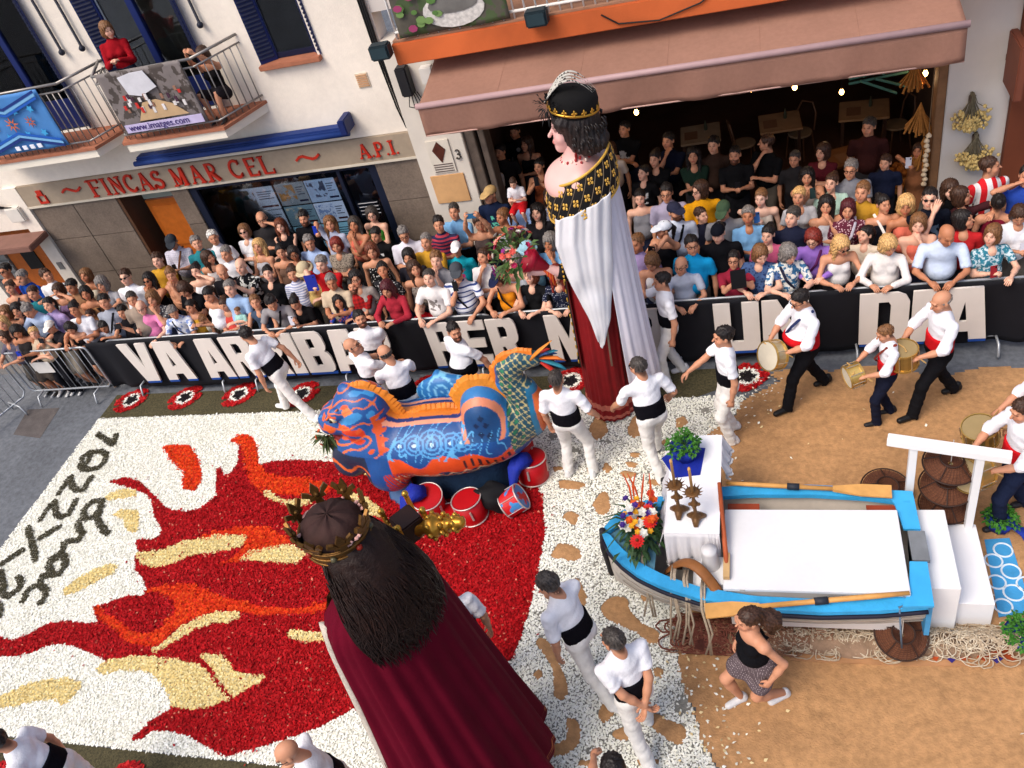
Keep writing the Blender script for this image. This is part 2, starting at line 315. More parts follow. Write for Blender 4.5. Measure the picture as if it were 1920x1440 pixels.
cls = np.where(inside, 1, 0)
redP = gp(RED); isred = in_poly(PTJ, redP)
cls[isred] = 2
orP = [gp(p) for p in ORANGE]; yeP = [gp(p) for p in YELLOW]
for i, p in enumerate(orP): cls[in_poly(PTJ, p)] = 10+i
for i, p in enumerate(yeP): cls[in_poly(PTJ, p)] = 30+i
for p in STROKES: cls[near_line(PTJ, smooth_poly([*gp(p)], 0), .050)] = 3
for p in BLOBS: cls[in_poly(PTJ, gp(p))] = 0
for p in GAPS: cls[in_poly(PTJ, gp(p)) & (RNG.random(len(PT)) < .85)] = 0
# a trodden zone with gaps between the petals towards the boat
trod = np.clip((PT[:, 0]+3.6)/1.0, 0, 1)*(cls == 1)
cls[(trod > 0) & (RNG.random(len(PT)) < trod*(.05+.22*noise2(PT, 7, 9)))] = 0
def petals(name, P, col, jit, size, tilt, parent, zb=.010, asp=.6, label=None, flecks=None):
    n = len(P)
    if n == 0: return
    a = RNG.uniform(0, 2*PI, n); L_ = size*RNG.uniform(.7, 1.35, n); w = L_*asp*RNG.uniform(.8, 1.2, n)
    t = RNG.normal(0, tilt, n); s2 = RNG.normal(0, tilt, n); cz = zb+RNG.uniform(0, .012, n)
    u = np.c_[np.cos(a), np.sin(a), np.tan(np.clip(t, -1, 1))]; v = np.c_[-np.sin(a), np.cos(a), np.tan(np.clip(s2, -1, 1))]
    C = np.c_[P, cz]; V = np.stack([C-u*L_[:, None]/2, C+v*w[:, None]/2+u*L_[:, None]*.12, C+u*L_[:, None]/2, C-v*w[:, None]/2+u*L_[:, None]*.12], 1)
    V[:, :, 2] = np.maximum(V[:, :, 2], .004)
    base = np.array([srgb(c) for c in (col if isinstance(col[0], (tuple, list)) else [col])]); cc = base[RNG.integers(0, len(base), n)]
    cc = cc*RNG.uniform(1-jit, 1+jit*.5, (n, 1))
    if flecks: k = RNG.random(n) < flecks[1]; cc[k] = srgb(flecks[0])
    o = link(name, npmesh(name, V.reshape(-1, 3)-ORG[parent.name], np.arange(n*4).reshape(-1, 4), M((255, 255, 255), .7, 0, attr=True, spec=.15), np.repeat(cc, 4, 0), smooth=False), parent)
    if label: o['label'] = label
    o['kind'] = 'stuff'
    return o
def bed(name, poly, z, mat, parent):
    b = MB(); n = len(poly); b.add([(x, y, z) for x, y in poly], [tuple(range(n))]); return b.build(name, mat, parent)
lw = PT[:, 0] < -3.3
bed('trodden_bed', [(-3.05, CY0+.02), *[tuple(p) for p in sb[4:][::-1] if p[1] > CY0+.02], (-3.3, CY1-.02)], .0025, M((150, 148, 138), .9, .35, 14, .4, 60, fine=.4), carpet)
bed('petal_bed', [(CX0+.02, CY0+.02), (-3.0, CY0+.02), (-3.3, 5.2), (-3.3, 7), (-3.6, CY1-.02), (CX0+.02, CY1-.02)], .003, M((208, 206, 192), .9, .1, 20, .4, 90), carpet)
petals('white_petal_field', PT[cls == 1], [(248, 248, 240), (244, 244, 232), (238, 238, 224)], .09, .035, .22, carpet, label='field of white petals')
bed('red_bed', redP, .0055, M((146, 8, 14), .9, .2, 9, .3), carpet)
petals('red_flame', PT[cls == 2], [(174, 10, 18), (160, 8, 16), (186, 18, 26), (150, 6, 14)], .22, .037, .35, carpet, zb=.014, label='dark red flame of carnation petals', flecks=((206, 120, 96), .014))
petals('lettering', PT[cls == 3], [(66, 62, 44), (56, 52, 38)], .2, .040, .2, carpet, zb=.024, label='dark olive handwritten lettering reading 1922')
def rosettes(name, poly, cols, sp, parent, label, dark):
    """flower heads set edge to edge in a hex grid"""
    A = np.array(poly); x0, y0 = A.min(0); x1, y1 = A.max(0); pts = []; r = 0; y = y0
    while y < y1:
        x = x0+(sp/2 if r % 2 else 0)
        while x < x1: pts.append((x, y)); x += sp
        y += sp*.87; r += 1
    P = np.array(pts)+RNG.normal(0, sp*.08, (len(pts), 2)); P = P[in_poly(P, poly)]
    if len(P) == 0: return
    n = len(P); k = 7; V = []; C = []
    base = np.array([srgb(c) for c in cols])
    for j in range(k):
        a = 2*PI*j/k+RNG.uniform(-.3, .3, n); R = sp*RNG.uniform(.5, .66, n); u = np.c_[np.cos(a), np.sin(a)]; w = np.c_[-np.sin(a), np.cos(a)]*sp*.27
        h = RNG.uniform(.018, .034, n)
        p0 = np.c_[P+u*sp*.08, np.full(n, .012)]; p1 = np.c_[P+u*R[:, None]*.6+w, h]; p2 = np.c_[P+u*R[:, None], h*.75]; p3 = np.c_[P+u*R[:, None]*.6-w, h]
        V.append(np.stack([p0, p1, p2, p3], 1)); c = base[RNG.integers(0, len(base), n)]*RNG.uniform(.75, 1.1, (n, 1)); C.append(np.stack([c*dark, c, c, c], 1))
    V = np.concatenate(V).reshape(-1, 3)-ORG[parent.name]; C = np.concatenate(C).reshape(-1, 3)
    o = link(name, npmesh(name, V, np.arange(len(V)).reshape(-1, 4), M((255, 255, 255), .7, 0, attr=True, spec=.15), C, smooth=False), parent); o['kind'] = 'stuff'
    if label: o['label'] = label
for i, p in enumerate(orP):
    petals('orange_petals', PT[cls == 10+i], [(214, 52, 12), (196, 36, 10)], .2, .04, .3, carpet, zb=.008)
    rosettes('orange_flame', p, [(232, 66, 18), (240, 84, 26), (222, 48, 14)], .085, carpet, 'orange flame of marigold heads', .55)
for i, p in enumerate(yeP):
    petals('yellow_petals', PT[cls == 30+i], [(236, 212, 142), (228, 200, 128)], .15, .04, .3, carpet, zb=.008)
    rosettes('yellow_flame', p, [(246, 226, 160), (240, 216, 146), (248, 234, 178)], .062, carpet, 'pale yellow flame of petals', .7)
k = RNG.random(len(PT)) < .5; e = sb[3:]; SP = np.concatenate([np.array([np.array(p)+RNG.normal(0, 1, 2)*[.22, .12]+[.12, 0] for p in e for _ in range(30)]), RNG.uniform((-1, 2.5), (2.2, 8.5), (60, 2))])
petals('stray_petals', SP, [(240, 240, 228), (228, 226, 208), (222, 200, 150)], .1, .036, .3, carpet, zb=.034, label='stray white petals strewn on the sand')
rd = PT[(cls == 2)][::9]; rd = rd+RNG.normal(0, .10, rd.shape); petals('stray_red_petals', rd[RNG.random(len(rd)) < .25], [(164, 10, 18)], .2, .036, .3, carpet, zb=.024)
# sand islands in the white petals
for p in BLOBS:
    q = smooth_poly(gp(p), 2); b = MB(); n = len(q); c = q.mean(0)
    b.add([(x, y, .006) for x, y in q]+[(c[0]+(x-c[0])*.8, c[1]+(y-c[1])*.8, .014) for x, y in q]+[(c[0], c[1], .016)], [(i, (i+1) % n, n+(i+1) % n, n+i) for i in range(n)]+[(n+i, n+(i+1) % n, 2*n) for i in range(n)])
    b.build('sand_island', SANDM, carpet, smooth=True)
# olive borders with poppies
OLIVE = M((82, 76, 52), .95, .2, 2.5, .8, 70, fine=.45)
b = MB(); b.add([(CX0, CY1, .006), (-1.05, CY1, .006), (-.55, 8.66, .006), (-.2, 8.98, .006), (CX0, 9.0, .006)], [(0, 1, 2, 3, 4)]); b.build('olive_border', OLIVE, carpet)
b = MB(); b.add([(CX0, 2.3, .006), (-2.0, 2.3, .006), (-2.0, CY0, .006), (CX0, CY0, .006)], [(0, 1, 2, 3)]); b.build('olive_border', OLIVE, carpet)
def poppy(cx, cy, s=1.0, cut=None):
    n = 420; s *= .9; P = RNG.uniform(-.36, .36, (n*4, 2)); a = np.arctan2(P[:, 1], P[:, 0]); r = np.hypot(P[:, 0], P[:, 1]*.95)
    lobes = .30+.035*np.cos(2*(a-.6))-.11*(np.abs(np.sin(a-.55)) < .16)*1.0
    c = np.array([cx, cy])
    k1 = (r < lobes) & (r > .17); k2 = (r <= .19) & (r > .115+.02*np.cos(5*a)); k3 = r <= .125+.02*np.cos(5*a)
    if cut is not None: k1 &= ~((P[:, 0] > cut) & (RNG.random(len(P)) < .55))
    root = link('poppy_motif', petals_mesh(P[k1]*s+c, [(170, 10, 18), (150, 6, 14), (196, 40, 40)], .05), carpet); root['kind'] = 'stuff'; root['label'] = 'red poppy of petals with white ring and dark centre'
    for nm, k, cl in (('white_ring', k2, [(244, 244, 234)]), ('dark_centre', k3, [(40, 34, 38), (30, 26, 30)])):
        q = link(nm, petals_mesh(P[k]*s+c, cl, .035), root); q['kind'] = 'stuff'
def petals_mesh(P, cols, size):
    n = len(P); a = RNG.uniform(0, 2*PI, n); t = RNG.normal(0, .3, n); u = np.c_[np.cos(a), np.sin(a), t]*size*.6; v = np.c_[-np.sin(a), np.cos(a), 0*a]*size*.45; C = np.c_[P, .014+RNG.uniform(0, .012, n)]
    V = np.stack([C-u, C+v, C+u, C-v], 1); V[:, :, 2] = np.maximum(V[:, :, 2], .009); b = np.array([srgb(c) for c in cols]); cc = b[RNG.integers(0, len(b), n)]*RNG.uniform(.8, 1.1, (n, 1))
    return npmesh('petal_patch', V.reshape(-1, 3)-ORG['flower_carpet'], np.arange(n*4).reshape(-1, 4), M((255, 255, 255), .7, 0, attr=True, spec=.15), np.repeat(cc, 4, 0), smooth=False)
for px, py, cut in ((247, 752, None), (348, 747, None), (449, 741, None), (566, 740, None), (680, 738, None), (800, 728, None), (930, 722, None), (1070, 716, None), (1400, 708, .02)):
    q = G(px, py); poppy(q[0], q[1], 1.0, cut)
for x in (-8.35, -6.9, -5.4): poppy(x, 2.68)
# ------------------------------------------------------------------ lettering helpers
def outline_mesh(name, outs, depth, mat, width=1., height=1.):
    """flat letter with holes -> solid in local x,z; front faces -y"""
    cu = bpy.data.curves.new(name, 'CURVE'); cu.dimensions = '2D'; cu.fill_mode = 'BOTH'; cu.extrude = depth/2
    for pts in outs:
        s = cu.splines.new('POLY'); s.points.add(len(pts)-1)
        for q, (x, y) in zip(s.points, pts): q.co = (x*width, y*height, 0, 1)
        s.use_cyclic_u = True
    o = bpy.data.objects.new(name, cu); me = bpy.data.meshes.new_from_object(o); bpy.data.objects.remove(o); bpy.data.curves.remove(cu)
    me.transform(Matrix.Rotation(PI/2, 4, 'X')); me.materials.clear(); me.materials.append(mat); me.name = name
    return me
def rect(x0, y0, x1, y1): return [(x0, y0), (x1, y0), (x1, y1), (x0, y1)]
BLOCK = {'V': [[(0, 1), (.36, 1), (.5, .34), (.64, 1), (1, 1), (.74, 0), (.26, 0)]],
 'A': [[(0, 0), (.34, 0), (.37, .16), (.63, .16), (.66, 0), (1, 0), (.82, 1), (.18, 1)], [(.42, .36), (.58, .36), (.5, .74)]],
 'R': [[(0, 0), (.36, 0), (.36, .38), (.45, .38), (.62, 0), (1, 0), (.80, .43), (.93, .5), (.98, .6), (.98, .85), (.93, .95), (.83, 1), (0, 1)], [(.36, .58), (.36, .84), (.57, .84), (.62, .78), (.62, .64), (.57, .58)]],
 'I': [rect(0, 0, 1, 1)],
 'B': [[(0, 0), (.8, 0), (.93, .05), (.98, .14), (.98, .38), (.93, .47), (.84, .52), (.91, .57), (.95, .65), (.95, .86), (.9, .95), (.78, 1), (0, 1)], rect(.37, .17, .6, .42), rect(.37, .6, .58, .84)],
 'P': [[(0, 0), (.36, 0), (.36, .36), (.78, .36), (.92, .41), (.98, .5), (.98, .86), (.92, .95), (.8, 1), (0, 1)], rect(.37, .55, .61, .82)],
 'E': [[(0, 0), (1, 0), (1, .2), (.38, .2), (.38, .4), (.9, .4), (.9, .6), (.38, .6), (.38, .8), (1, .8), (1, 1), (0, 1)]],
 'M': [[(0, 0), (.26, 0), (.26, .58), (.42, 0), (.58, 0), (.74, .58), (.74, 0), (1, 0), (1, 1), (.68, 1), (.5, .45), (.32, 1), (0, 1)]],
 'U': [[(0, 1), (.37, 1), (.37, .2), (.63, .2), (.63, 1), (1, 1), (1, .14), (.94, .05), (.84, 0), (.16, 0), (.06, .05), (0, .14)]],
 'N': [[(0, 0), (.33, 0), (.33, .52), (.66, 0), (1, 0), (1, 1), (.67, 1), (.67, .48), (.34, 1), (0, 1)]],
 'D': [[(0, 0), (.76, 0), (.92, .06), (1, .18), (1, .82), (.92, .94), (.76, 1), (0, 1)], [(.38, .17), (.38, .83), (.58, .83), (.63, .76), (.63, .24), (.58, .17)]]}
# serif capitals as strokes (x0,y0,x1,y1,width)
def arc(cx, cy, rx, ry, a0, a1, n=9): return [(cx+rx*math.cos(rad(a)), cy+ry*math.sin(rad(a))) for a in np.linspace(a0, a1, n)]
SERIF = {'F': [[(.18, 0), (.18, 1), .17], [(.18, .96), (.8, .96), .08], [(.18, .52), (.62, .52), .07], [(0, .03), (.38, .03), .06], [(.8, 1), (.8, .78), .05], [(0, .97), (.2, .97), .06]],
 'I': [[(.2, 0), (.2, 1), .17], [(.02, .03), (.38, .03), .06], [(.02, .97), (.38, .97), .06]],
 'N': [[(.16, 0), (.16, 1), .07], [(.16, .97), (.74, .04), .18], [(.74, 0), (.74, 1), .07], [(0, .03), (.32, .03), .06], [(.58, .97), (.9, .97), .06]],
 'C': [[*arc(.45, .5, .38, .46, 52, 308, 15), .13], [(.72, .98), (.72, .74), .05], [(.72, .26), (.72, .06), .05]],
 'A': [[(.1, .02), (.42, 1), .07], [(.42, 1), (.76, .02), .18], [(.2, .34), (.62, .34), .06], [(0, .03), (.22, .03), .06], [(.6, .03), (.92, .03), .06]],
 'S': [[*arc(.36, .73, .26, .23, 30, 270, 9), *arc(.36, .27, .28, .23, 90, -150, 9), .13], [(.6, .98), (.6, .76), .05], [(.08, .26), (.08, .02), .05]],
 'M': [[(.14, 0), (.14, 1), .07], [(.16, .97), (.5, .06), .18], [(.5, .06), (.84, .97), .07], [(.86, 0), (.86, 1), .18], [(0, .03), (.3, .03), .06], [(.68, .03), (1.02, .03), .06]],
 'R': [[(.18, 0), (.18, 1), .17], [(.18, .96), *arc(.4, .73, .25, .23, 90, -90, 9), (.18, .5), .1], [(.4, .5), (.78, .03), .16], [(0, .03), (.36, .03), .06]],
 'E': [[(.18, 0), (.18, 1), .17], [(.18, .96), (.74, .96), .08], [(.18, .52), (.6, .52), .07], [(.18, .04), (.78, .04), .08], [(.74, 1), (.74, .78), .05], [(.78, .24), (.78, 0), .05]],
 'L': [[(.18, 0), (.18, 1), .17], [(.18, .04), (.78, .04), .08], [(.78, .26), (.78, 0), .05], [(.02, .97), (.36, .97), .06]],
 'P': [[(.18, 0), (.18, 1), .17], [(.18, .96), *arc(.4, .72, .25, .24, 90, -90, 9), (.18, .48), .1], [(0, .03), (.36, .03), .06]],
 '.': [[(.1, .0), (.1, .12), .12]],
 '~': [[(0, .42), (.25, .58), (.5, .62), (.8, .5), (1.1, .4), (1.35, .44), (1.6, .6), .13]],
 '3': [[*arc(.3, .74, .24, .24, 150, -90, 9), *arc(.3, .26, .27, .26, 90, -150, 9), .1]]}
def stroke_letter(name, ch, x, z, h, y, mat, parent, wid=.9):
    b = MB(); k = 0
    for st in SERIF[ch]:
        pts = st[:-1]; w = st[-1]*h; d = .02+.0035*k; k += 1
        for (ax, az), (bx, bz) in zip(pts[:-1], pts[1:]):
            a = np.array([x+ax*h*wid, y-d/2, z+az*h]); c = np.array([x+bx*h*wid, y-d/2, z+bz*h]); e = (c-a)/max(np.linalg.norm(c-a), 1e-6)
            ext = w*.25 if len(pts) > 2 else 0; b.beam(a-e*ext, c+e*ext, d+.0007*(k % 5)+.0003*len(b.f), w, up=(-e[2], 0, e[0])); k += .3
    return b.build(name, mat, parent)

# ------------------------------------------------------------------ estate agent's building
YF = 11.8
WALLW = M((236, 226, 212), .85, .11, .7, .25, 40, fine=.04)
CREAM = M((232, 224, 208), .85, .06, 2, .15, 60)
STONE = M((118, 104, 92), .75, .22, 2.2, .25, 45, fine=.18)
NAVY = M((20, 36, 92), .45, .12, 4)
NAVYD = M((16, 22, 52), .45, .15, 4)
TERRA = M((164, 104, 78), .8, .15, 8, .2)
STEEL = M((150, 146, 142), .4, .1, 10, metal=.6)
DARK = M((14, 13, 14), .6, .2, 3)
bl = thing('estate_agent_building', 'white building with navy shutters, balconies and an estate agent shopfront', 'building', (-9.3, 12.2, 0))
ORGB = bl
def part(name, boxes, mat, parent, bevel=0.0):
    b = MB()
    for q in boxes: b.box(*q)
    return b.build(name, mat, parent, bevel=bevel)
# upper wall built round its openings (door A, door B, window)
opn = [(-12.6, -10.95, 3.6, 6.2), (-9.98, -8.3, 3.6, 6.2), (-7.3, -6.37, 4.12, 6.2)]
xs = [-24, -12.6, -10.95, -9.98, -8.3, -7.3, -6.37, -5.32]
wb = [(-24, -5.32, YF, YF+.35, 2.78, 3.6), (-24, -5.32, YF, YF+.35, 6.2, 8.5)]
for i in range(7):
    if i == 5: wb.append((-7.3, -6.37, YF, YF+.35, 3.6, 4.12))
    elif i in (0, 2, 4, 6): wb.append((xs[i], xs[i+1], YF, YF+.35, 3.6, 6.2))
part('upper_wall', wb, WALLW, bl)
part('lower_wall', [(-24, -15.3, YF, YF+.35, 0, 2.78), (-13.56, -13.24, YF-.06, YF+.35, 0, 2.78), (-15.3, -13.56, YF, YF+.35, 1.9, 2.78)], WALLW, bl)
part('canopy', [(-15.6, -13.18, YF-.62, YF-.06, 1.74, 1.86)], M((128, 92, 80), .8, .15, 4), bl, .015)
part('intercom', [(-13.46, -13.34, YF-.075, YF-.058, .98, 1.14)], M((120, 118, 116), .5, .1), bl)
dr = part('side_door', [(-14.7, -13.6, YF+.12, YF+.17, 0, 1.9)], M((176, 92, 30), .5, .2, 9), bl)
part('door_glass', [(-14.35, -14.0, YF+.10, YF+.119, .95, 1.35)], DARK, dr)
rs = part('roller_shutter', [(-15.3, -14.72, YF+.10, YF+.14, 0, 1.9)], M((120, 120, 118), .5, .15), bl)
for i in range(12): part('shutter_slat', [(-15.3, -14.72, YF+.07, YF+.099, .06+i*.15, .16+i*.15)], M((134, 134, 132), .5, .12), rs)
eb = part('meter_box', [(-13.75, -13.4, YF-.14, YF-.003, 2.12, 2.42)], M((216, 210, 200), .6, .06), bl, .02)
for i in range(4):
    t = MB(); x0 = -14.6+i*.03
    t.tube([(x0-.4, YF-.03-.02*i, 3.3+.1*i), (x0+.1, YF-.06, 2.75), (x0+.5, YF-.08, 2.55-.04*i), (x0+.95, YF-.10, 2.42)], .014, 6); t.build('cable', DARK, bl, smooth=True)
# shopfront below the sign
part('backing_wall', [(-13.24, -11.3, YF+.09, YF+.35, 0, 2.32), (-10.12, -9.76, YF+.09, YF+.35, 0, 2.32), (-6.12, -5.32, YF+.09, YF+.35, 0, 2.32)], M((70, 62, 56), .9, .1), bl)
for (x0, x1) in ((-13.235, -12.29), (-12.28, -11.31), (-10.115, -9.765), (-6.115, -5.325)):
    for z0, z1 in ((.01, .79), (.80, 1.59), (1.60, 2.31)):
        if x1-x0 > .5 and z1 < 1: pass
        part('stone_panel', [(x0, x1, YF-.01, YF+.085, z0, z1)], STONE, bl, .006)
part('entrance_recess', [(-11.3, -11.24, YF+.0, YF+1.2, 0, 2.3), (-11.24, -10.12, YF+1.18, YF+1.25, 0, 2.3), (-10.18, -10.12, YF+.36, YF+1.2, 0, 2.3)], M((88, 58, 38), .7, .2, 3), bl)
dr = part('entrance_door', [(-11.02, -10.18, YF+.30, YF+.36, 0, 2.02)], M((184, 96, 30), .45, .18, 7, .1), bl, .004)
for z0, z1 in ((.15, .95), (1.05, 1.9)): part('door_panel', [(-10.92, -10.28, YF+.275, YF+.298, z0, z1)], M((192, 102, 34), .45, .18, 7, .1), dr, .008)
b = MB(); b.tube([(-10.26, YF+.22, .95), (-10.26, YF+.22, 1.12)], .018, 8); b.build('handle', STEEL, dr)
part('transom', [(-11.02, -10.18, YF+.31, YF+.34, 2.05, 2.3)], M((150, 158, 148), .3, .1), bl)
# shop window
wn = part('shop_window_frame', [(-9.76, -9.62, YF+.02, YF+.14, 0, 2.32), (-6.26, -6.12, YF+.02, YF+.14, 0, 2.32), (-9.62, -6.26, YF+.02, YF+.14, 2.24, 2.32), (-9.62, -6.26, YF+.02, YF+.14, 0, .25), (-6.86, -6.80, YF+.02, YF+.14, .25, 2.24)], M((26, 32, 50), .4, .1), bl)
o = part('glass', [(-9.62, -6.86, YF+.075, YF+.085, .25, 2.24)], glass_mat(), wn); o = part('glass', [(-6.80, -6.26, YF+.075, YF+.085, .25, 2.24)], glass_mat(), wn)
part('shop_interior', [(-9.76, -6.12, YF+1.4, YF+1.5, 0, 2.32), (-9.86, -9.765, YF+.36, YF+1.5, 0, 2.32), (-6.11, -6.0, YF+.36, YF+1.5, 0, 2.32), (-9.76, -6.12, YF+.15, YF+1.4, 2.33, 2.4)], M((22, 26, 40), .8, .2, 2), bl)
cards = [(-9.30, -8.24, 1.62, 2.07, (176, 186, 204), (84, 74, 60), 9), (-9.30, -8.24, 1.02, 1.60, (170, 182, 202), (96, 92, 84), 8), (-8.19, -7.62, 1.66, 2.08, (124, 132, 140), (150, 108, 62), 6), (-7.60, -7.03, 1.66, 2.08, (148, 168, 196), (64, 70, 92), 7), (-8.19, -7.62, 1.24, 1.63, (110, 136, 150), (190, 182, 160), 9), (-7.60, -7.03, 1.24, 1.63, (186, 198, 220), (120, 140, 180), 16), (-8.19, -7.03, .72, 1.21, (140, 190, 210), (40, 44, 60), 8), (-9.30, -8.24, .5, 1.0, (168, 180, 204), (90, 96, 110), 8)]
for x0, x1, z0, z1, c1, c2, s in cards:
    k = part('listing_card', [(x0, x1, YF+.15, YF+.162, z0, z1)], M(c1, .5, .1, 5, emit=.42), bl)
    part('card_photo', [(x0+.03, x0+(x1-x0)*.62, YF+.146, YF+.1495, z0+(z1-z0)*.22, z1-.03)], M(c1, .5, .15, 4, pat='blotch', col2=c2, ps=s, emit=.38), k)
    part('card_caption', [(x0+(x1-x0)*.66, x1-.02, YF+.146, YF+.1495, z0+.05, z0+.085)], M((120, 24, 34) if s > 7 else (30, 40, 84), .5, 0), k)
    for q in range(4): part('card_line', [(x0+(x1-x0)*.68, x1-.04-.03*(q % 3), YF+.146, YF+.1495, z1-.10-.045*q, z1-.085-.045*q)], M((90, 98, 120), .5, 0), k)
for i in range(4):
    part('door_notice_line', [(-6.72, -6.36, YF+.068, YF+.0745, 1.36+.07*i, 1.37+.07*i)], M((190, 190, 195), .5, 0), wn)
# sign band and red lettering
sg = part('sign_band', [(-13.26, -5.33, YF-.05, YF+.36, 2.33, 2.775)], M((162, 146, 126), .55, .2, 1.0, .1, fine=.06), bl, .008)
part('sign_trim', [(-13.27, -5.325, YF-.062, YF-.0505, 2.325, 2.365)], M((206, 196, 178), .6, .08), sg)
REDL = M((186, 44, 26), .5, .12, 6)
def word(txt, x, z, h, adv, **k):
    for ch, dx in zip(txt, adv):
        stroke_letter('sign_letter', ch, x, z, h, YF-.052, REDL, sg); x += dx
word('~', -12.28, 2.44, .30, [.5]); word('FINCAS', -11.66, 2.40, .33, [.29, .165, .31, .29, .31, .22]); word('MAR', -9.90, 2.40, .33, [.38, .33, .3]); word('CEL', -8.72, 2.40, .33, [.31, .29, .3]); word('~', -7.42, 2.44, .30, [.5]); word('A.P.I.', -6.28, 2.45, .24, [.21, .07, .19, .07, .1, .1])
b = MB(); b.beam((-12.86, YF-.065, 2.43), (-12.86, YF-.065, 2.58), .03, .03); b.beam((-12.70, YF-.064, 2.43), (-12.70, YF-.064, 2.56), .03, .03); b.beam((-12.88, YF-.066, 2.42), (-12.68, YF-.066, 2.42), .03, .035); b.beam((-12.78, YF-.067, 2.56), (-12.78, YF-.067, 2.67), .12, .02); b.build('sign_emblem', REDL, sg)
# folded navy awning over the sign
aw = part('folded_awning', [(-10.28, -6.24, YF-.22, YF-.01, 2.97, 3.07)], M((24, 50, 112), .6, .15, 4), bl, .03)
b = MB(); b.tube([(-10.30, YF-.24, 2.98), (-6.22, YF-.24, 2.98)], .045, 10); b.build('awning_roll', M((28, 58, 124), .6, .12, 4), aw, smooth=True)
part('awning_bracket', [(-6.30, -6.18, YF-.36, YF-.02, 3.0, 3.24)], NAVY, aw, .015)
vt = part('vent_grille', [(-5.90, -5.70, YF-.014, YF-.002, 3.56, 3.78)], M((214, 196, 170), .7, .06), bl)
for i in range(6): part('vent_slat', [(-5.885, -5.715, YF-.026, YF-.0145, 3.58+i*.033, 3.597+i*.033)], M((196, 150, 110), .7, .06), vt)
# balcony doors, window, shutters
def pane_set(x0, x1, z0, z1, parent):
    fr = part('door_frame', [(x0, x0+.1, YF+.12, YF+.2, z0, z1), (x1-.1, x1, YF+.12, YF+.2, z0, z1), ((x0+x1)/2-.06, (x0+x1)/2+.06, YF+.11, YF+.21, z0, z1), (x0+.1, x1-.1, YF+.13, YF+.19, z0, z0+.5)], NAVY, parent, .006)
    part('pane', [(x0+.1, (x0+x1)/2-.06, YF+.15, YF+.16, z0+.5, z1)], glass_mat(), fr); part('pane', [((x0+x1)/2+.06, x1-.1, YF+.15, YF+.16, z0+.5, z1)], glass_mat(), fr)
    part('curtain', [(x0, x1, YF+.5, YF+.52, z0, z1)], M((92, 88, 72), .8, .5, 1.5), fr)
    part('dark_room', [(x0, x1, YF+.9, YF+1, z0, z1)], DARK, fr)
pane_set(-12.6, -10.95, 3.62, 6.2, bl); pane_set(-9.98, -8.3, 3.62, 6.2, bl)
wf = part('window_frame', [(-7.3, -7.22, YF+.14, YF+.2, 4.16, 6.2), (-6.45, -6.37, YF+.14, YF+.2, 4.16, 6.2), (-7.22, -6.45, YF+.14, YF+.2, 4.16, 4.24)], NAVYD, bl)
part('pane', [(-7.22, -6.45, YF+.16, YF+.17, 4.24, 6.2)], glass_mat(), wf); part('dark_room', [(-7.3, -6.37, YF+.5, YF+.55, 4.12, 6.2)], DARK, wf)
part('window_sill', [(-7.36, -6.31, YF-.10, YF+.3, 4.08, 4.155)], TERRA, bl, .01)
def shutter(x0, x1, yy0, yy1, z0, z1, parent):
    s = MB(); s.hexa([(x0, yy0, z0), (x1, yy1, z0), (x1, yy1+.04, z0), (x0, yy0+.04, z0), (x0, yy0, z1), (x1, yy1, z1), (x1, yy1+.04, z1), (x0, yy0+.04, z1)]); s = s.build('shutter', NAVY, parent)
    n = int((z1-z0-.1)/.06); l = MB()
    for i in range(n):
        z = z0+.06+i*.06; e = .08; ax, bx = x0+(x1-x0)*e, x1-(x1-x0)*e; ay, by = yy0+(yy1-yy0)*e, yy1-(yy1-yy0)*e
        l.hexa([(ax, ay-.022, z), (bx, by-.022, z), (bx, by-.003, z+.02), (ax, ay-.003, z+.02), (ax, ay-.022, z+.012), (bx, by-.022, z+.012), (bx, by-.003, z+.04), (ax, ay-.003, z+.04)])
    l.build('louvres', NAVYD, s)
shutter(-7.33, -7.10, YF-.03, YF+.12, 4.16, 6.1, bl); shutter(-6.46, -6.30, YF+.12, YF-.03, 4.16, 6.1, bl)
shutter(-9.98, -9.72, YF-.06, YF+.10, 3.66, 6.1, bl); shutter(-8.44, -8.22, YF+.10, YF-.12, 3.66, 6.1, bl); shutter(-11.1, -10.86, YF+.10, YF-.12, 3.66, 6.1, bl)
for x in (-10.62, -10.22, -8.02):
    b = MB(); b.tube([(x, YF-.05, 6.2), (x, YF-.05, 4.93), (x+.02, YF-.09, 4.9)], .022, 8); b.ball((x+.01, YF-.07, 4.9), .05); b.build('shutter_stay', M((26, 30, 46), .5, .1), bl, smooth=True)
